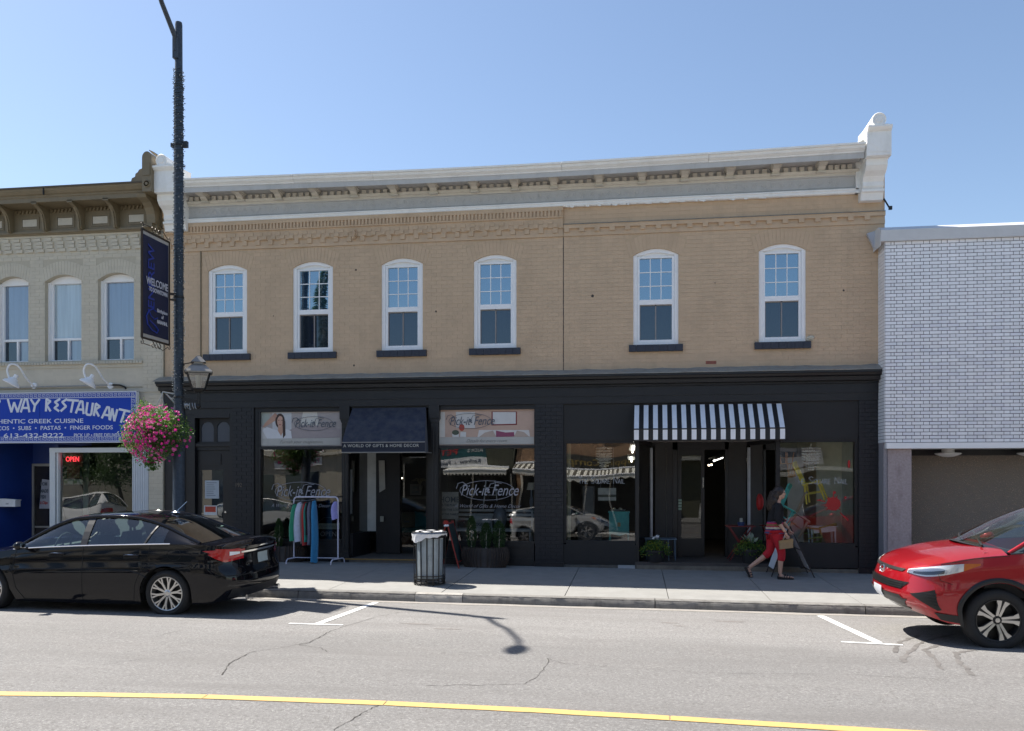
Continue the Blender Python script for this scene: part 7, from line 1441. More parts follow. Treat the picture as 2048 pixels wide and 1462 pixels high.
def car(name, label, S, paint, detail=True, group=None):
    t = thing(name, label, 'car', (0,0,0), local=True, group=group); W_, xf, xr = S['W'], S['xf'], S['xr']; n_, Lf, Lr = 2.6, S.get('Lf', .6), S.get('Lr', .5)
    zsh = lambda x: interp(S['zsh'], x)
    def yfr(xi):
        a = 1.
        if xi < xf+Lf: a = max(0, 1-(max(0, (xf+Lf-xi)/Lf))**n_)**(1/n_)
        if xi > xr-Lr: a = max(0, 1-(max(0, (xi-xr+Lr)/Lr))**n_)**(1/n_)
        return a
    def fz(xi, z): zt = zsh(xi); u = (z-.15)/(zt-.15); return interp([(-.1,.93),(0,.945),(.2,.985),(.45,1.),(.62,.995),(.70,.975),(.85,.96),(1,.93)], u)
    def Sf(xi, z, off=0.):
        wf = max(0, 1-(xi-xf)/.9)**1.5 if xi < xf+.9 else 0; wr = max(0, 1-(xr-xi)/.9)**1.5 if xi > xr-.9 else 0
        x = xi+interp(S['pf'], z)*wf+interp(S['pr'], z)*wr; y = -W_*fz(xi, z)*yfr(xi); p = Vector((x, y, z))
        if off:
            e = .01; k = max(xf+1e-4, min(xr-1e-4, xi)); a = Sf(min(xr, k+e), z)-Sf(max(xf, k-e), z); b = Sf(xi, z+e)-Sf(xi, z-e); nn = a.cross(b)
            if nn.length > 1e-9: p = p+nn.normalized()*off
        return p
    st = [xf+Lf*(1-math.cos(R(90)*k/12)**(2/n_)) for k in range(12)]+[xr-Lr*(1-math.cos(R(90)*k/12)**(2/n_)) for k in range(12)]
    Ra = S['Ra']; wh = S['wh']; zw = S['zw']
    x = xf+Lf
    while x < xr-Lr+.001: st.append(x); x += .09
    for w_ in wh: st += [w_+Ra*math.sin(R(k)) for k in (-90,-89,-86,-82,-76,-69,-61,-52,-42,-31,-20,-10,0,10,20,31,42,52,61,69,76,82,86,89,90)]
    st = sorted(st); st = [s for i, s in enumerate(st) if i == 0 or s-st[i-1] > .002]
    def zb(xi):
        z = interp(S['zb'], xi)
        for w_ in wh:
            d = abs(xi-w_)
            if d < Ra: z = max(z, zw+math.sqrt(max(0, Ra*Ra-d*d)))
        return z
    nz = 14; body = MB()
    for sd_ in (1, -1):
        vs = []
        for xi in st:
            a, b = zb(xi), zsh(xi)
            for j in range(nz+1): p = Sf(xi, a+(b-a)*j/nz); vs.append((p.x, p.y*sd_, p.z))
        N = nz+1; fs = [(i*N+j, (i+1)*N+j, (i+1)*N+j+1, i*N+j+1) for i in range(len(st)-1) for j in range(nz)]
        body.add(vs, fs if sd_ > 0 else [f[::-1] for f in fs])
        arch = []
    B_ = body.build('body', paint, t, smooth=32)
    # hood and boot lid
    def top(xa, xb, tab, nm, m=paint):
        ss = [s for s in st if xa-.02 <= s <= xb+.02]; mb = MB(); vs = []; K = 16
        for xi in ss:
            p = Sf(xi, zsh(xi)); zc = interp(tab, xi)
            for k in range(K+1): u = -1+2*k/K; vs.append((p.x-(.0 if abs(u) == 1 else .0), -p.y*u*-1*-1, p.z+(zc-p.z)*(1-abs(u)**S.get('crown', 2.4))))
        N = K+1; mb.add(vs, [(i*N+k, i*N+k+1, (i+1)*N+k+1, (i+1)*N+k) for i in range(len(ss)-1) for k in range(K)][::1]); return mb.build(nm, m, t, smooth=50)
    top(xf, S['cowl'], S['hood'], 'bonnet'); top(S['deck'][0], xr, S['deck'][1], 'boot_lid')
    # greenhouse
    rail, cen = S['rail'], S['cen']; NR = len(rail)-1
    def cat(P, s_):
        i = min(int(s_), NR-1); u = s_-i; p0, p1, p2, p3 = [Vector(P[max(0,min(NR,i+k))]) for k in (-1,0,1,2)]
        return .5*((2*p1)+(-p0+p2)*u+(2*p0-5*p1+4*p2-p3)*u*u+(-p0+3*p1-3*p2+p3)*u**3)
    def gh(a, b, nm, m, off=0.):
        mb = MB(); K = 14
        def f(u, v):
            s_ = a+(b-a)*u; r, c = cat(rail, s_), cat(cen, s_); q = -1+2*v; k = abs(q)**2.4; return (c.x+(r.x-c.x)*k, r.y*q, c.z+(r.z-c.z)*k+off)
        mb.grid(f, 14, K, flip=False); return mb.build(nm, m, t, smooth=50)
    s0, s1, s2 = S['split']; gh(0, s0, 'windscreen', glassm); gh(s0, s1, 'roof', paint); gh(s1, NR, 'rear_window', glassd)
    yb_f = lambda x: W_*.93*yfr(x)-.015
    def side(a, b, nm, m, inset=0.):
        for sd_ in (-1, 1):
            mb = MB(); mb.grid(lambda u, v: (lambda r: (r.x, sd_*((yb_f(r.x)-.0)*(1-v)+(r.y)*v+.02*math.sin(v*math.pi)-inset), zsh(r.x)*(1-v)+r.z*v))(cat(rail, a+(b-a)*u)), 24, 5, flip=(sd_ > 0)); mb.build(nm, m, t, smooth=50)
    side(.02, s2, 'side_window', glassm, .012); side(s2, NR, 'rear_pillar', paint)
    for sd_ in (-1, 1):
        mb = MB(); mb.tube([(lambda r: (r.x, sd_*r.y, r.z+.0))(cat(rail, NR*k/40)) for k in range(41)], S.get('railr', .026), 8); mb.build('roof_rail', paint, t, smooth=60)
        mb = MB(); mb.tube([(lambda x: (x, sd_*(yb_f(x)+.008), zsh(x)+.006))(rail[0][0]+.0+(S['trimend']-rail[0][0])*k/20) for k in range(21)], .009, 6); mb.build('belt_trim', M['chrome'] if S.get('chrome') else trim_m, t)
        for px_, lean, w__ in S['pillars']:
            mb = MB(); q = []
            for v in (0, .25, .5, .75, 1.):
                xx = px_+lean*v; ss = min(range(0, NR*20), key=lambda k: abs(cat(rail, k/20).x-xx)); r = cat(rail, ss/20); q.append((xx, sd_*(yb_f(xx)*(1-v)+r.y*v+.02*math.sin(v*math.pi)+.004), zsh(xx)*(1-v)+r.z*v))
            for a, b in zip(q, q[1:]): mb.bar(a, b, .012, w__, up=(0,0,1)) if False else mb.hexa([(a[0]-w__/2,a[1]-sd_*.02,a[2]),(a[0]+w__/2,a[1]-sd_*.02,a[2]),(a[0]+w__/2,a[1],a[2]),(a[0]-w__/2,a[1],a[2]),(b[0]-w__/2,b[1]-sd_*.02,b[2]),(b[0]+w__/2,b[1]-sd_*.02,b[2]),(b[0]+w__/2,b[1],b[2]),(b[0]-w__/2,b[1],b[2])])
            mb.build('pillar', trim_m, t)
    # underbody, wells, cabin
    ub = MB(); zz = S['zb'][len(S['zb'])//2][1]; xs_ = [xf+.62, wh[0]-Ra-.02, wh[0]+Ra+.02, wh[1]-Ra-.02, wh[1]+Ra+.02, xr-.5]
    ub.box(xs_[0],-W_*.72,zz+.05,xs_[5],W_*.72,.62); 
    for a, b in ((xs_[0],xs_[1]),(xs_[2],xs_[3]),(xs_[4],xs_[5])): ub.box(a,-W_*.86,zz+.04,b,W_*.86,.60)
    ub.build('underbody', under_m, t)
    for w_ in wh: MB().grid(lambda u, v: (w_+(Ra+.005)*math.cos(math.pi*u), -W_*.96+2*W_*.96*v, zw+(Ra+.005)*math.sin(math.pi*u)), 20, 1).build('wheel_well', under_m, t)
    if detail:
        cb = MB(); cb.box(rail[0][0]-.3,-W_*.80,.60,rail[-1][0]-.1,W_*.80,.66); cb.box(rail[0][0]-.25,-W_*.82,.66,rail[0][0]+.2,W_*.82,zsh(-.9)-.02); cb.box(rail[-1][0]-.45,-W_*.8,.66,rail[-1][0]-.02,W_*.8,zsh(rail[-1][0])-.03); cb.build('cabin', seat_m, t)
        for sx_, xs2 in ((S['seats'][0], 1), (S['seats'][1], 0)):
            for sy in (-.36, .36):
                mb = MB(); h = S['seath']; mb.hexa([(sx_-.05,sy-.23,.66),(sx_+.10,sy-.23,.66),(sx_+.10,sy+.23,.66),(sx_-.05,sy+.23,.66),(sx_+.10,sy-.19,h),(sx_+.20,sy-.19,h),(sx_+.20,sy+.19,h),(sx_+.10,sy+.19,h)]); mb.box(sx_+.13,sy-.06,h,sx_+.16,sy-.04,h+.08); mb.box(sx_+.13,sy+.04,h,sx_+.16,sy+.06,h+.08); mb.ball((sx_+.16,sy,h+.14), (.06,.13,.09), 12, 8); mb.build('seat', seat_m, t, smooth=40)
        mb = MB(); c = Vector((rail[0][0]+.42,-.36,zsh(-.5)+.0)); mb.tube([(c.x+.06*math.sin(a/12*6.283), c.y+.17*math.cos(a/12*6.283), c.z+.17*math.sin(a/12*6.283)) for a in range(13)], .014, 6); mb.tube([tuple(c), (c.x-.2,c.y,c.z-.1)], .02, 6); mb.build('steering_wheel', seat_m, t)
    # wheels
    for w_ in wh:
        for sd_ in (-1, 1):
            rt, rr = S['rt'], S['rr']; yo = sd_*(W_-.035); yi = sd_*(W_-.26); c = (w_, 0, S['zt'])
            mb = MB(); pr = [(rr,yo+sd_*-.01),(rr+.02,yo+sd_*.004),(rt-.05,yo+sd_*.010),(rt-.018,yo-sd_*.006),(rt-.002,yo-sd_*.03),(rt,(yo+yi)/2),(rt-.002,yi+sd_*.03),(rt-.02,yi),(rr,yi)]
            mb.lathe(pr, c, 48, 'y', cap=False); W2 = mb.build('wheel', tyre_m, t, smooth=35)
            for yy in (.10,.13): MB().lathe([(rt-.001,yo-sd_*yy),(rt+.0015,yo-sd_*(yy+.003)),(rt+.0015,yo-sd_*(yy+.015)),(rt-.001,yo-sd_*(yy+.018))], c, 48, 'y', cap=False).build('tread_rib', tyre_m, W2) if detail else None
            rm = MB(); rm.lathe([(rr+.004,yo-sd_*.012),(rr-.004,yo-sd_*.002),(rr-.014,yo-sd_*.006),(rr-.016,yo-sd_*.05),(rr-.02,yi)], c, 48, 'y', cap=False); rm.build('rim', rimS if S['style'] == 's' else rimD, W2, smooth=40)
            MB().lathe([(0,yo-sd_*.12),(rr-.02,yo-sd_*.12),(rr-.02,yo-sd_*.125),(0,yo-sd_*.125)], c, 24, 'y').build('brake_disc', mat('disc_dark', (.03,.03,.03), .5, .5) if 'disc' not in M else M['disc'], W2) if True else None
            M.setdefault('disc', bpy.data.materials['disc_dark'])
            def spoke(a0, r0, r1, w0, w1, y0, y1, m, a1=None):
                a1 = a0 if a1 is None else a1; mb = MB(); P = []
                for a, r, w__, y in ((a0,r0,w0,y0),(a1,r1,w1,y1)):
                    ca, sa = math.cos(a), math.sin(a)
                    for q in (-1, 1): P.append((w_+r*ca-q*w__*sa, y, S['zt']+r*sa+q*w__*ca))
                d = sd_*.025; mb.hexa([P[0],P[1],P[3],P[2],(P[0][0],P[0][1]-d,P[0][2]),(P[1][0],P[1][1]-d,P[1][2]),(P[3][0],P[3][1]-d,P[3][2]),(P[2][0],P[2][1]-d,P[2][2])]); mb.build('spoke', m, W2)
            if S['style'] == 's':
                for k in range(10):
                    a = k/10*2*math.pi+.157; g = .075
                    spoke(a-g, .045, rr-.085, .0095, .009, yo-sd_*.035, yo-sd_*.02, rimS, a-.05); spoke(a+g, .045, rr-.085, .0095, .009, yo-sd_*.035, yo-sd_*.02, rimS, a+.05)
                    spoke(a-.05, rr-.087, rr-.010, .009, .012, yo-sd_*.02, yo-sd_*.010, rimS, a-.115); spoke(a+.05, rr-.087, rr-.010, .009, .012, yo-sd_*.02, yo-sd_*.010, rimS, a+.115)
                MB().lathe([(0,yo-sd_*.022),(.03,yo-sd_*.024),(.035,yo-sd_*.03),(.06,yo-sd_*.038),(.06,yo-sd_*.06)], c, 20, 'y').build('hub', rimS, W2, smooth=40)
            else:
                for k in range(5):
                    a = k/5*2*math.pi+R(90-14)
                    for q in (-1, 1):
                        spoke(a+q*.30, .05, rr-.075, .014, .016, yo-sd_*.030, yo-sd_*.012, rimS, a+q*.155); spoke(a+q*.155, rr-.077, rr-.006, .016, .030, yo-sd_*.012, yo-sd_*.006, rimS, a+q*.20)
                        spoke(a+q*.26, .05, rr-.02, .020, .030, yo-sd_*.040, yo-sd_*.022, rimD, a+q*.13)
                MB().lathe([(0,yo-sd_*.018),(.03,yo-sd_*.020),(.032,yo-sd_*.03),(.065,yo-sd_*.035),(.07,yo-sd_*.06)], c, 20, 'y').build('hub', rimD, W2, smooth=40); MB().lathe([(0,yo-sd_*.014),(.026,yo-sd_*.016),(.027,yo-sd_*.02)], c, 16, 'y').build('hub_cap', rimS, W2)
            for k in range(5): a = k/5*6.283+.3; MB().ball((w_+.04*math.cos(a), yo-sd_*.028, S['zt']+.04*math.sin(a)), (.008,.006,.008), 6, 4).build('wheel_nut', M['chrome'] if S['style'] == 's' else rimD, W2)
    return t, Sf, zsh, yfr, fz, B_
def spatch(Sf, t, name, m, q, off=.006, n=8, both=True, par=None, mm=6):  # patch on the flank: four corners in (x, z)
    for sd_ in ((1, -1) if both else (1,)):
        def f(u, v):
            a = [q[0][k]*(1-u)+q[1][k]*u for k in (0,1)]; b = [q[3][k]*(1-u)+q[2][k]*u for k in (0,1)]; p = Sf(a[0]*(1-v)+b[0]*v, a[1]*(1-v)+b[1]*v, off); return (p.x, p.y*sd_, p.z)
        MB().grid(f, n, mm, flip=(sd_ < 0)).build(name, m, par or t, smooth=50)
def epatch(S, Sf, fz, t, name, m, q, end='f', off=.006, n=10, par=None, mm=5):   # patch on the nose or tail: corners in (y, z)
    W_, n_ = S['W'], 2.6
    def P(y, z):
        sg = -1 if y < 0 else 1; L = S.get('Lf', .6) if end == 'f' else S.get('Lr', .5); xe = S['xf'] if end == 'f' else S['xr']
        xi = xe
        for _ in range(3):
            fr = min(.999, abs(y)/(W_*fz(xi, z))); d = L*(1-(1-fr**n_)**(1/n_)); xi = xe+d if end == 'f' else xe-d
        p = Sf(xi, z, off); return (p.x-(off*.6 if end == 'f' else -off*.6), sg*abs(y)*(1+off/W_*.5), p.z)
    def f(u, v):
        a = [q[0][k]*(1-u)+q[1][k]*u for k in (0,1)]; b = [q[3][k]*(1-u)+q[2][k]*u for k in (0,1)]; return P(a[0]*(1-v)+b[0]*v, a[1]*(1-v)+b[1]*v)
    MB().grid(f, n, mm, flip=(end != 'f')).build(name, m, par or t, smooth=50); return P
def seam(Sf, t, pts, r=.004, name='door_gap', m=None, both=True, off=.001):
    for sd_ in ((1, -1) if both else (1,)):
        MB().tube([(lambda p: (p.x, p.y*sd_, p.z))(Sf(a, b, off)) for a, b in dens(pts, 6)], r, 5).build(name, m or under_m, t)
# black sedan
SED = dict(W=.92, xf=-2.43, xr=2.44, zsh=[(-2.43,.60),(-2.2,.67),(-1.8,.76),(-1.4,.83),(-.95,.895),(0,.955),(1,.995),(1.6,1.01),(2.1,1.0),(2.44,.965)], zb=[(-2.43,.22),(-2.1,.17),(-1,.17),(0,.16),(1,.17),(2.0,.20),(2.44,.27)],
 pf=[(.15,.12),(.4,0),(.6,.02),(.9,.1)], pr=[(.15,-.16),(.28,-.06),(.42,0),(.60,-.015),(.66,-.05),(.80,-.075),(.92,-.06),(1.0,-.03)], wh=(-1.385,1.38), zw=.325, Ra=.385, zt=.325, rt=.328, rr=.238, cowl=-.95,
 hood=[(-2.43,.60),(-2.2,.72),(-1.8,.82),(-1.4,.90),(-1.0,.97)], deck=(1.70,[(1.7,1.04),(1.95,1.05),(2.2,1.06),(2.36,1.05),(2.44,.965)]),
 rail=[(-.98,.77,.91),(-.64,.70,1.12),(-.30,.635,1.285),(.0,.60,1.345),(.45,.59,1.365),(.85,.60,1.34),(1.2,.635,1.255),(1.5,.69,1.14),(1.82,.76,1.02)],
 cen=[(-1.12,0,.965),(-.74,0,1.17),(-.36,0,1.345),(0,0,1.39),(.45,0,1.405),(.85,0,1.395),(1.2,0,1.34),(1.52,0,1.22),(1.92,0,1.05)], split=(2.25,5.75,6.35), pillars=[(.10,.0,.10),(1.02,.12,.025)], seats=(-.05,.95), seath=1.08, style='s', chrome=True, trimend=1.42, Lr=.42, Lf=.7)
bp = carpaint('black_car_paint', (.004,.004,.006)); t, Sf, zsh, yfr, fz, Bd = car('black_sedan', 'shiny black four door sedan parked at the left with silver multi spoke wheels', SED, bp)
for q in ([(-.92,.90),(-.96,.62),(-.90,.36),(-.78,.20)], [(.12,.955),(.13,.5),(.12,.20)], [(1.13,.99),(1.10,.80),(1.0,.62),(.93,.45),(.90,.22)]): seam(Sf, t, q)
seam(Sf, t, [(-.80,.205),(.9,.215)]); seam(Sf, t, [(1.98,.74),(2.1,.60),(2.36,.58)]); seam(Sf, t, [(1.62,1.0),(1.86,.94)])
seam(Sf, t, [(1.40,.90),(1.44,.93),(1.50,.94),(1.56,.93),(1.60,.89),(1.60,.84),(1.56,.80),(1.50,.79),(1.44,.80),(1.40,.84),(1.40,.90)], .003, 'fuel_flap_gap', both=False)
for xh in (-.28,.86):
    spatch(Sf, t, 'handle_recess', under_m, [(xh-.12,.80),(xh+.10,.81),(xh+.10,.87),(xh-.12,.86)], .001)
    for sd_ in (1,-1): MB().tube([(lambda p: (p.x,p.y*sd_,p.z))(Sf(xh-.10+.22*k/8, .845+.01*math.sin(math.pi*k/8), .012+.022*math.sin(math.pi*k/8))) for k in range(9)], .013, 7).build('door_handle', bp, t, smooth=60); MB().tube([(lambda p: (p.x,p.y*sd_,p.z))(Sf(xh-.07+.16*k/8, .855, .028+.016*math.sin(math.pi*k/8))) for k in range(9)], .004, 5).build('handle_chrome', M['chrome'], t)
# rear lamps wrap the corner
spatch(Sf, t, 'tail_light', redl_m, [(1.93,.925),(2.30,.83),(2.405,.905),(2.36,.955)], .008, 10); 
spatch(Sf, t, 'tail_light', redl_m, [(2.02,.88),(2.26,.77),(2.40,.80),(2.395,.94)], .0075, 10)
for s_ in (-1, 1):
    epatch(SED, Sf, fz, t, 'tail_light', redl_m, [(s_*.50,.905),(s_*.84,.79),(s_*.86,.955),(s_*.50,.935)] if s_ > 0 else [(s_*.84,.79),(s_*.50,.905),(s_*.50,.935),(s_*.86,.955)], 'r', .008)
    epatch(SED, Sf, fz, t, 'reversing_light', M['winwhite'], [(s_*.60,.875),(s_*.76,.86),(s_*.76,.915),(s_*.60,.905)] if s_ > 0 else [(s_*.76,.86),(s_*.60,.875),(s_*.60,.905),(s_*.76,.915)], 'r', .012)
epatch(SED, Sf, fz, t, 'chrome_bar', M['chrome'], [(-.58,.885),(.58,.885),(.58,.91),(-.58,.91)], 'r', .014, 16)
epatch(SED, Sf, fz, t, 'plate_recess', under_m, [(-.30,.68),(.30,.68),(.27,.86),(-.27,.86)], 'r', .002)
epatch(SED, Sf, fz, t, 'number_plate', mat('plate_pale', (.36,.42,.42), .5), [(-.17,.70),(.15,.70),(.15,.85),(-.17,.85)], 'r', .016); epatch(SED, Sf, fz, t, 'winged_emblem', M['chrome'], [(-.15,.945),(.15,.945),(.10,.965),(-.10,.965)], 'r', .012)
epatch(SED, Sf, fz, t, 'bumper_crease', trim_m, [(-.80,.28),(.80,.28),(.78,.40),(-.78,.40)], 'r', .004, 16); epatch(SED, Sf, fz, t, 'bumper_gap', under_m, [(-.90,.575),(.90,.575),(.90,.585),(-.90,.585)], 'r', .003, 20)
for s_ in (-.55,.55): MB().tube([(2.2,s_,.24),(2.40,s_,.25)], .04, 12).build('exhaust_tip', M['chrome'], t)
seam(Sf, t, [(-1.0,.60),(-.85,.63),(.1,.645),(.8,.645),(1.0,.60),(1.1,.55)], .006, 'body_crease', bp, off=.0)
for s_ in (-1,1):
    mb = MB(); mb.ball((-.78,s_*.99,.965), (.075,.085,.058), 14, 10); mb.bar((-.78,s_*.84,.92),(-.78,s_*.95,.93),.05,.03); mb.build('door_mirror', bp, t, smooth=60)
    MB().quad((-.715,s_*.935,.925),(-.715,s_*1.05,.925),(-.715,s_*1.05,1.0),(-.715,s_*.935,1.0)).build('mirror_glass', M['chrome'], t)
mb = MB(); mb.ball((1.02,0,1.395), (.07,.03,.02), 10, 6); mb.tube([(1.02,0,1.40),(1.20,0,1.56)], .004, 5); mb.build('aerial', M['chrome'], t)
MB().box(1.52,.25,1.178,1.60,.36,1.182).build('window_sticker', mat('sticker', (.2,.35,.28), .6), t)
t.location = (-7.81+.0, -4.955, gz(-7.8,-4.955)+.0); t.rotation_euler = (math.atan(.02), R(.4), 0)
# red crossover
SUV = dict(W=.925, xf=-2.38, xr=2.20, zsh=[(-2.38,.86),(-2.25,.93),(-2.0,.995),(-1.6,1.065),(-1.2,1.11),(-.8,1.15),(0,1.19),(1,1.22),(2.20,1.22)], zb=[(-2.38,.40),(-2.2,.36),(-1.9,.30),(-1,.27),(0,.27),(1,.27),(2.20,.36)],
 pf=[(.30,.30),(.40,.18),(.48,.05),(.56,-.005),(.68,.0),(.76,.02),(.84,.05),(.92,.10),(1.0,.17)], pr=[(.25,-.1),(.5,0),(1.2,-.06)], wh=(-1.32,1.34), zw=.36, Ra=.43, zt=.355, rt=.358, rr=.246, cowl=-1.22,
 hood=[(-2.38,.86),(-2.30,.95),(-2.1,1.035),(-1.8,1.11),(-1.5,1.16),(-1.2,1.20)], deck=(2.0,[(2.0,1.24),(2.20,1.22)]), crown=3.6,
 rail=[(-1.18,.78,1.12),(-.72,.715,1.40),(-.28,.655,1.61),(.3,.63,1.665),(1.2,.63,1.655),(1.75,.64,1.57),(2.12,.74,1.24)], cen=[(-1.46,0,1.20),(-.90,0,1.495),(-.36,0,1.675),(.3,0,1.72),(1.2,0,1.715),(1.85,0,1.63),(2.2,0,1.22)], split=(2.2,4.9,4.9), pillars=[(.12,.0,.1),(1.2,.1,.08)], seats=(-.15,.9), seath=1.26, style='d', chrome=False, trimend=1.9, Lr=.35, Lf=.62)
rp_ = carpaint('red_car_paint', (.36,.003,.010), .35)
def suvbits(t, Sf, fz, pnt, S=SUV):
    E_ = lambda nm, m, q, **k: epatch(S, Sf, fz, t, nm, m, q, 'f', **k)
    def both(nm, m, q, **k): E_(nm, m, q, **k); E_(nm, m, [(-a, b) for a, b in (q[1],q[0],q[3],q[2])], **k)
    E_('upper_grille', trim_m, [(-.52,.855),(.52,.855),(.56,.89),(-.56,.89)], off=.006, n=20); E_('grille', mat('grille_black', (.006,.006,.007), .4), [(-.58,.655),(.58,.655),(.68,.745),(-.68,.745)], off=.004, n=20)
    for k in range(3): E_('grille_bar', trim_m, [(-.60,.672+.024*k),(.60,.672+.024*k),(.61,.680+.024*k),(-.61,.680+.024*k)], off=.012, n=20, mm=1)
    E_('lower_grille', bpy.data.materials['grille_black'], [(-.56,.44),(.56,.44),(.68,.545),(-.68,.545)], off=.004, n=20); E_('bumper_lip', trim_m, [(-.62,.545),(.62,.545),(.58,.585),(-.58,.585)], off=.006, n=20)
    E_('skid_plate', mat('skid_silver', (.16,.16,.16), .4, .5), [(-.50,.385),(.50,.385),(.60,.43),(-.60,.43)], off=.007, n=16)
    E_('number_plate', mat('plate_white', (.50,.52,.56), .4), [(-.16,.50),(.16,.50),(.16,.63),(-.16,.63)], off=.014, mm=2)
    E_('plate_characters', M['ink'], [(-.12,.525),(.12,.525),(.12,.56),(-.12,.56)], off=.025, mm=1) if False else None
    # emblem: three ellipses
    mb = MB(); xx = S['xf']+.055
    for rx, rz, ox, oz in ((.072,.048,0,0),(.030,.046,0,0),(.050,.020,0,.012)): mb.tube([(xx-.025-(.01*math.cos(a/24*6.283)), ox+rx*math.cos(a/24*6.283), (.83+oz)+rz*math.sin(a/24*6.283)) for a in range(25)], .007, 6)
    mb.build('emblem', M['chrome'], t, smooth=60)
    for s_, nm in ((1,''),(-1,'')):
        def ff(u, v, off):
            xi = S['xf']+.10+.76*u**1.2; z0_, z1_ = interp([(0,.855),(.3,.835),(.72,.90),(1,.985)], u), interp([(0,.895),(.35,.955),(.75,.995),(1,1.005)], u); p = Sf(xi, z0_+(z1_-z0_)*v, off); return (p.x, p.y*s_, p.z)
        MB().grid(lambda u, v: ff(u*.78, v, .003), 20, 5, flip=(s_ < 0)).build('headlight', lampin, t, smooth=50)
        MB().grid(lambda u, v: ff(u*.78, v, .014), 20, 5, flip=(s_ < 0)).build('headlight_lens', lens_m, t, smooth=50)
        MB().grid(lambda u, v: ff(.10+u*.42, .15+v*.35, .006), 14, 3, flip=(s_ < 0)).build('lamp_shade', rimD, t, smooth=50)
        MB().grid(lambda u, v: ff(.78+u*.22, v, .008), 8, 4, flip=(s_ < 0)).build('indicator', mat('amber', (.55,.13,.015), .2), t, smooth=50)
        spatch(Sf, t, 'air_intake', bpy.data.materials['grille_black'], [(-2.23,.62),(-2.02,.45),(-1.97,.46),(-2.01,.69)], .006, both=False) if s_ > 0 else None
        for k in range(5):
            if s_ > 0: spatch(Sf, t, 'intake_slat', trim_m, [(-2.12+.02*k,.645-.035*k),(-1.99,.635-.035*k),(-1.99,.647-.035*k),(-2.125+.02*k,.657-.035*k)], .014, both=False, mm=1)
    # black cladding along arches and sill
    for w_ in S['wh']:
        for s_ in (1, -1):
            def g(u, v): a = math.pi*(-.06+1.12*u); r = S['Ra']+.002+.055*v; xi = w_-r*math.cos(a); z = S['zw']+r*math.sin(a); p = Sf(xi, max(.28, z), .012+.012*math.sin(v*3.1)); return (p.x, p.y*s_, p.z)
            MB().grid(g, 36, 4, flip=(s_ < 0)).build('arch_cladding', trim_m, t, smooth=60)
    spatch(Sf, t, 'sill_cladding', trim_m, [(-.9,.265),(.9,.265),(.9,.37),(-.9,.37)], .012, 12); spatch(Sf, t, 'bumper_corner', trim_m, [(-2.06,.345),(-1.76,.31),(-1.78,.40),(-2.08,.43)], .010, 10)
    seam(Sf, t, [(-.86,1.14),(-.90,.7),(-.82,.38)]); seam(Sf, t, [(.14,1.19),(.16,.6),(.14,.38)]); seam(Sf, t, [(-2.0,.985),(-1.6,1.055),(-1.2,1.10)], .004, 'bonnet_gap'); seam(Sf, t, [(-1.83,.76),(-1.96,.80),(-2.0,.88)], .003, 'bumper_gap')
    for s_ in (-1,1): mb = MB(); mb.ball((-.72,s_*1.02,1.17), (.09,.10,.075), 12, 8); mb.build('door_mirror', pnt, t, smooth=60)
    MB().grid(lambda u, v: (-1.50+.12*abs(2*v-1)**2.2*2.4+.10*u-.0, -.75+1.5*v, 1.19-.06*abs(2*v-1)**2.2+.02*u), 3, 16, flip=False).build('cowl_panel', trim_m, t, smooth=40)
    MB().tube([(-1.38,-.55,1.185),(-1.30,-.2,1.24),(-1.22,.15,1.295)], .012, 6).tube([(-1.42,.0,1.21),(-1.34,.3,1.25),(-1.20,.6,1.25)], .012, 6).build('wiper', trim_m, t)
t, Sf, zsh, yfr, fz, Bd = car('red_crossover', 'metallic red crossover parked at the right edge, nose towards the shops', SUV, rp_)
suvbits(t, Sf, fz, rp_)
t.location = (5.46, -5.46, gz(5.4,-5.46)-.0); t.rotation_euler = (math.atan(.02), R(.4), 0)
# pale cars on the far side, mirrored in the glass
wp = carpaint('white_car_paint', (.62,.62,.60)); sv = carpaint('silver_car_paint', (.45,.45,.43), .3)
for (xc, lab, p_, flip) in ((-3.2, 'silver crossover parked on the far side, mirrored in the right gift shop window', sv, 1), (MX(520,-18.9)+.2, 'pale crossover parked on the far side, mirrored behind the clothes rack', sv, 0), (MX(150,-18.9), 'white crossover parked on the far side, mirrored in the restaurant window', wp, 0), (4.9, 'white crossover with red tail lamps on the far side, mirrored beside the second shop door', wp, 1)):
    t, Sf, zsh, yfr, fz, Bd = car('crossover', lab, SUV, p_, detail=False, group='pale crossovers parked on the far side of the street'); suvbits(t, Sf, fz, p_)
    spatch(Sf, t, 'tail_light', redl_m, [(1.95,.85),(2.17,.88),(2.17,1.10),(2.0,1.08)], .01)
    t.location = (xc, -18.9, gz(xc,-18.9)); t.scale = (.95, .95, .90); t.rotation_euler = (0, 0, R(180) if flip else 0)
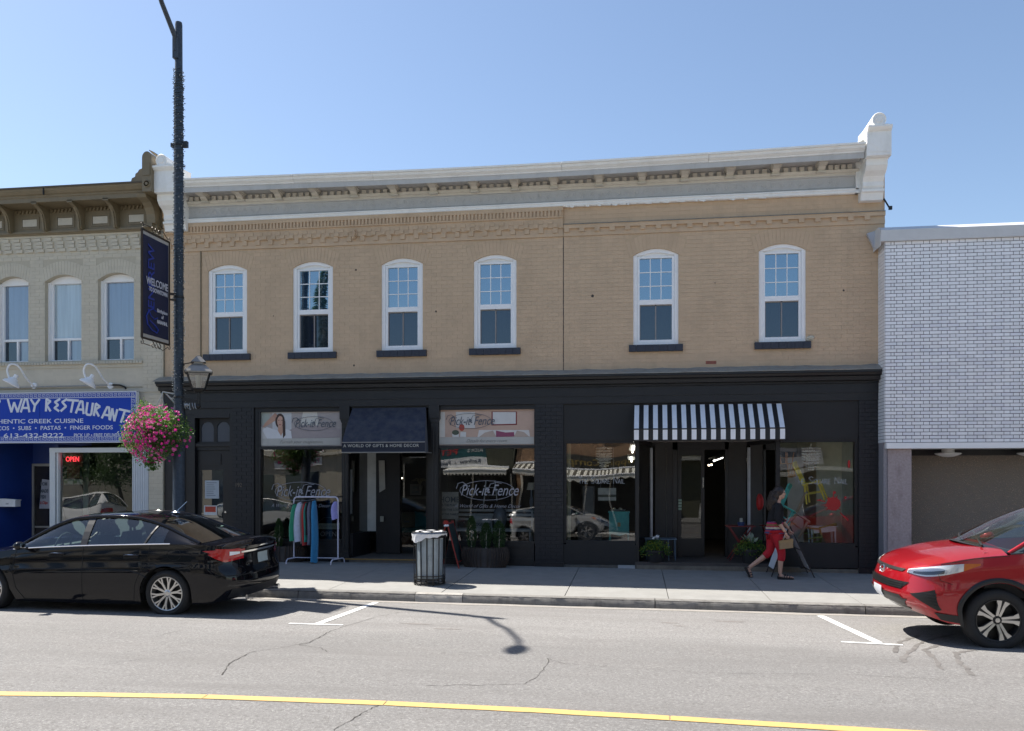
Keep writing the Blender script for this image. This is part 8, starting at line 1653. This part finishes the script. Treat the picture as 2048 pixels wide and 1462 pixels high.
# ------------------------------------------------------------------ the walking woman
WPX, WY = 2.50, -1.02; wz0 = gz(WPX, WY)
pw = thing('person', 'woman in black top and red cropped trousers walking past with a tan handbag', 'person', (WPX, WY, wz0))
skin = mat('skin', (.50,.30,.215), .5, var=.05, sc=20); hairm = mat('dark_brown_hair', (.022,.013,.010), .45, var=.3, sc=40); topm = mat('black_knit', (.008,.008,.010), .9, var=.1); redt = mat('red_trousers_cloth', (.42,.008,.02), .8, var=.08, sc=8); sandal = mat('black_sandal', (.01,.01,.011), .5)
def skinned(name, nodes, edges, m, parent, root=0, sub=2):
    me = bpy.data.meshes.new(name); me.from_pydata([n[0] for n in nodes], edges, []); o = bpy.data.objects.new(name, me); COL.objects.link(o)
    sk_ = o.modifiers.new('s', 'SKIN'); sk_.use_smooth_shade = True; sb_ = o.modifiers.new('u', 'SUBSURF'); sb_.levels = sub; sb_.render_levels = sub
    for i, n in enumerate(nodes): r = n[1]; v = me.skin_vertices[0].data[i]; v.radius = r if isinstance(r, tuple) else (r, r); v.use_root = (i == root)
    dg = bpy.context.evaluated_depsgraph_get(); dg.update(); nm = bpy.data.meshes.new_from_object(o.evaluated_get(dg)); bpy.data.objects.remove(o)
    nm.materials.clear(); nm.materials.append(m); o = bpy.data.objects.new(name, nm); COL.objects.link(o); o.parent = parent; ORG[o.name] = (0,0,0)
    for p in nm.polygons: p.use_smooth = True
    return o
P = lambda x, y, z: (x, y, z)
# local: x forward, -y towards the camera
nodes = [(P(0,0,.86),.125),(P(.005,0,1.0),(.115,.13)),(P(.02,0,1.18),(.12,.13)),(P(.035,0,1.30),(.10,.13)),(P(.05,0,1.375),.052),(P(.065,0,1.43),.050),(P(.08,0,1.50),.080),(P(.085,0,1.555),.082),
 (P(.01,-.085,.78),.095),(P(.10,-.085,.46),.056),(P(.085,-.085,.32),.052),(P(.075,-.085,.10),.034),(P(.10,-.085,.045),.034),(P(.20,-.085,.03),.030),
 (P(-.03,.085,.78),.095),(P(-.07,.085,.48),.060),(P(-.22,.085,.35),.052),(P(-.42,.085,.20),.034),(P(-.455,.085,.14),.034),(P(-.40,.085,.06),.028),
 (P(.035,-.145,1.31),.052),(P(.0,-.185,1.08),.042),(P(.13,-.20,.88),.030),(P(.16,-.205,.84),.026),
 (P(.035,.145,1.31),.052),(P(.12,.185,1.08),.042),(P(.25,.19,.92),.030),(P(.28,.19,.88),.026)]
ed = [(0,1),(1,2),(2,3),(3,4),(4,5),(5,6),(6,7),(0,8),(8,9),(9,10),(10,11),(11,12),(12,13),(0,14),(14,15),(15,16),(16,17),(17,18),(18,19),(3,20),(20,21),(21,22),(22,23),(3,24),(24,25),(25,26),(26,27)]
body = skinned('body', nodes, ed, skin, pw)
hd = MB(); hc_ = Vector((.09,0,1.535)); hd.ball(tuple(hc_), (.088,.072,.108), 20, 14); hd.ball((.115,0,1.475), (.052,.048,.045), 14, 9); hd.hexa([(.165,-.013,1.51),(.195,0,1.512),(.165,.013,1.51),(.15,0,1.51),(.165,-.006,1.555),(.172,0,1.555),(.165,.006,1.555),(.15,0,1.555)])
hd.tube([(.162,-.022,1.478),(.168,0,1.478),(.162,.022,1.478)], .007, 6); head = hd.build('head', skin, pw, smooth=60) if False else None
def addlocal(mb, name, m, par=None, smooth=60):
    o = bpy.data.objects.new(name, mb.mesh(name, m, smooth)); COL.objects.link(o); o.parent = par or pw; ORG[o.name] = (0,0,0); return o
addlocal(hd, 'face', skin, body)
e_ = MB(); [e_.ball((.158,s_*.032,1.545), (.012,.014,.008), 8, 6) for s_ in (-1,1)]; addlocal(e_, 'eye', mat('eye_dark', (.03,.02,.02), .3), body)
e_ = MB(); e_.tube([(.160,-.02,1.484),(.170,0,1.486),(.160,.02,1.484)], .005, 5); addlocal(e_, 'lips', mat('lips', (.35,.09,.08), .5), body)
e_ = MB(); 
for s_ in (-1,1): e_.tube([(.178,s_*.008,1.55),(.174,s_*.05,1.55),(.10,s_*.078,1.55)], .003, 4)
addlocal(e_, 'glasses', M['blackmetal'], body)
h_ = MB(); h_.ball((.062,0,1.565), (.100,.092,.108), 20, 12); h_.ball((.005,0,1.50), (.082,.095,.12), 18, 12); h_.ball((-.035,0,1.40), (.085,.11,.13), 18, 12); h_.ball((-.05,0,1.30), (.062,.10,.10), 16, 10)
for k in range(60): a = rnd.uniform(1.9,4.4); r = rnd.uniform(.075,.10); x0 = .03+r*math.cos(a); y0 = r*math.sin(a)*1.1; h_.tube([(x0,y0,1.58),(x0-.05,y0*1.1,1.45),(x0-.07+rnd.uniform(-.02,.02),y0*1.15,1.33),(x0-.05+rnd.uniform(-.03,.02),y0,1.23+rnd.uniform(-.03,.04))], [.012,.014,.012,.003], 5)
addlocal(h_, 'hair', hairm)
tp = [(P(0,0,.98),(.130,.155)),(P(.01,0,1.08),(.128,.15)),(P(.02,0,1.20),(.135,.148)),(P(.035,0,1.315),(.112,.14)),(P(.048,0,1.365),.062),(P(.035,-.15,1.315),.064),(P(.0,-.19,1.10),.056),(P(.07,-.198,.98),.050),(P(.035,.15,1.315),.064),(P(.12,.19,1.09),.056),(P(.19,.192,.99),.048)]
top_ = skinned('top', tp, [(0,1),(1,2),(2,3),(3,4),(3,5),(5,6),(6,7),(3,8),(8,9),(9,10)], topm, pw)
pat = mat('patterned_tunic', (.16,.02,.06), .85, var=0); N = pat.node_tree.nodes; L = pat.node_tree.links; g = N.new('ShaderNodeTexCoord'); sx_ = N.new('ShaderNodeSeparateXYZ'); L.new(g.outputs['Object'], sx_.inputs[0]); cr = N.new('ShaderNodeValToRGB'); mr = N.new('ShaderNodeMapRange'); mr.inputs[1].default_value = .80; mr.inputs[2].default_value = 1.06
nz_ = N.new('ShaderNodeTexNoise'); nz_.inputs['Scale'].default_value = 38; L.new(g.outputs['Object'], nz_.inputs['Vector']); ad = N.new('ShaderNodeMath'); ad.operation = 'MULTIPLY_ADD'; ad.inputs[1].default_value = .028; L.new(nz_.outputs[0], ad.inputs[0]); L.new(sx_.outputs[2], ad.inputs[2]); L.new(ad.outputs[0], mr.inputs[0]); L.new(mr.outputs[0], cr.inputs[0])
cr.color_ramp.interpolation = 'CONSTANT'; el_ = cr.color_ramp.elements; el_[0].position = 0; el_[0].color = (.30,.015,.03,1); el_[1].position = .12; el_[1].color = (.05,.05,.13,1)
for ps_, c in ((.24,(.33,.03,.06,1)),(.34,(.06,.04,.12,1)),(.44,(.42,.36,.28,1)),(.56,(.30,.03,.05,1)),(.66,(.16,.10,.03,1)),(.76,(.36,.02,.07,1)),(.88,(.07,.04,.13,1))): e = el_.new(ps_); e.color = c
L.new(cr.outputs[0], N['Principled BSDF'].inputs['Base Color'])
tu = MB(); tu.grid(lambda u, v: ((.0+(.140+.055*v+.008*math.sin(u*37))*math.cos(u*6.2832)+.01*v, (.155+.04*v+.006*math.sin(u*31))*math.sin(u*6.2832), 1.03-.23*v+.012*math.sin(u*25)*v)), 40, 8); addlocal(tu, 'tunic', pat)
tr_ = [(P(0,0,.90),(.140,.15)),(P(.01,-.08,.80),.118),(P(.075,-.085,.60),.088),(P(.105,-.085,.46),.074),(P(.090,-.085,.31),.070),(P(-.03,.08,.80),.118),(P(-.055,.085,.62),.090),(P(-.07,.085,.48),.078),(P(-.185,.085,.375),.070)]
skinned('trousers', tr_, [(0,1),(1,2),(2,3),(3,4),(0,5),(5,6),(6,7),(7,8)], redt, pw)
def hand(wr, d, up_, side_):
    wr = Vector(wr); d = Vector(d).normalized(); s_ = Vector(side_).normalized(); n_ = d.cross(s_)
    nd = [(tuple(wr), .022), (tuple(wr+d*.04), (.024,.018)), (tuple(wr+d*.075), (.026,.014))]; e = [(0,1),(1,2)]
    for i, (o, l) in enumerate(((-.028,.055),(-.010,.062),(.009,.058),(.026,.046))):
        b = len(nd); p = wr+d*.075+s_*o; nd += [(tuple(p), .0095), (tuple(p+d*l*.5+n_*.010), .0088), (tuple(p+d*l*.72+n_*.032), .0078)]; e += [(2,b),(b,b+1),(b+1,b+2)]
    b = len(nd); nd += [(tuple(wr+d*.030-s_*.026), .011), (tuple(wr+d*.060-s_*.042+n_*.012), .010), (tuple(wr+d*.085-s_*.040+n_*.026), .008)]; e += [(1,b),(b,b+1),(b+1,b+2)]
    return skinned('hand', nd, e, skin, body, sub=1)
hand((.155,-.205,.85), (.35,-.02,-1), 0, (1,0,.35)); hand((.28,.19,.885), (.5,0,-.9), 0, (.9,0,.5))
for (a, b) in (((.075,-.085,.0), 0), ((-.455,.085,.06), 1)):
    f = MB()
    if b == 0: pts = [(.045,.028),(.09,.034),(.15,.040),(.22,.044),(.275,.034),(.30,.012)]; f.grid(lambda u, v: (lambda i: (lambda q, w_: (q, -.085+w_*(2*v-1), .004 if u < 2 else 0))(pts[i][0], pts[i][1]))(round(u*5)), 5, 4)
    so2 = MB(); L0 = .27
    so2.prism([(0,.0),(.05,.0),(.24,0),(.275,.008),(.275,.020),(.20,.026),(.10,.040),(.0,.052),(-.005,.03)], 'y', -.042, .042)
    st2 = MB()
    for x, h in ((.13,.082),(.17,.072),(.215,.055)): st2.tube([(x+.02*math.cos(k/8*math.pi), .044*math.cos(k/8*math.pi), .026+(h-.02)*math.sin(k/8*math.pi)) for k in range(9)], .008, 5)
    st2.tube([(.015,.036*math.cos(k/8*math.pi),.05+.05*math.sin(k/8*math.pi)) for k in range(9)], .006, 5); ft = MB(); ft.ball((.16,0,.042), (.10,.036,.022), 14, 8); ft.ball((.06,0,.06), (.05,.032,.035), 12, 8); [ft.ball((.25-.006*i,-.024+.016*i,.034), (.016,.0085,.010), 8, 6) for i in range(4)]; ft.ball((.255,-.030,.036), (.018,.012,.012), 8, 6)
    Mx = Matrix.Translation((.035,-.085,0)) if b == 0 else Matrix.Translation((-.475,.085,.175)) @ Matrix.Rotation(R(62), 4, 'Y') @ Matrix.Translation((-.02,0,-.05))
    for mm_, nm, m_ in ((so2,'sandal',sandal),(st2,'sandal_strap',sandal),(ft,'foot',skin)): mm_.xf(Mx); addlocal(mm_, nm, m_, body if nm == 'foot' else None)
pw.location = (WPX, WY, wz0)
hb_ = thing('handbag', 'tan handbag held in the walking woman\'s near hand', 'handbag', (WPX+.17, WY-.23, wz0+.56)); bgm = mat('tan_leather', (.27,.175,.085), .6, var=.1, sc=20)
X_, Y_, Z_ = WPX+.16, WY-.215, wz0
rotb = Matrix.Translation((X_,Y_,Z_+.655)) @ Matrix.Rotation(R(-8),4,'Y'); mb = MB(); mb.hexa([(-.13,-.045,-.09),(.10,-.045,-.09),(.10,.045,-.09),(-.13,.045,-.09),(-.12,-.02,.05),(.12,-.02,.06),(.12,.02,.06),(-.12,.02,.05)]); mb.xf(rotb).build('bag_body', bgm, hb_)
mb = MB(); mb.hexa([(-.122,-.028,.0),(.118,-.03,.0),(.118,-.024,.0),(-.122,-.022,.0),(-.124,-.022,.058),(.124,-.022,.068),(.124,.022,.068),(-.124,.022,.058)]); mb.xf(rotb).build('flap', mat('tan_leather_dark', (.30,.19,.08), .6), hb_)
mb = MB(); mb.tube([(-.06,0,.055),(-.03,0,.09),(.02,0,.115),(.07,0,.09),(.09,0,.06)], .007, 6); mb.xf(rotb).build('handle', bpy.data.materials['tan_leather_dark'], hb_)
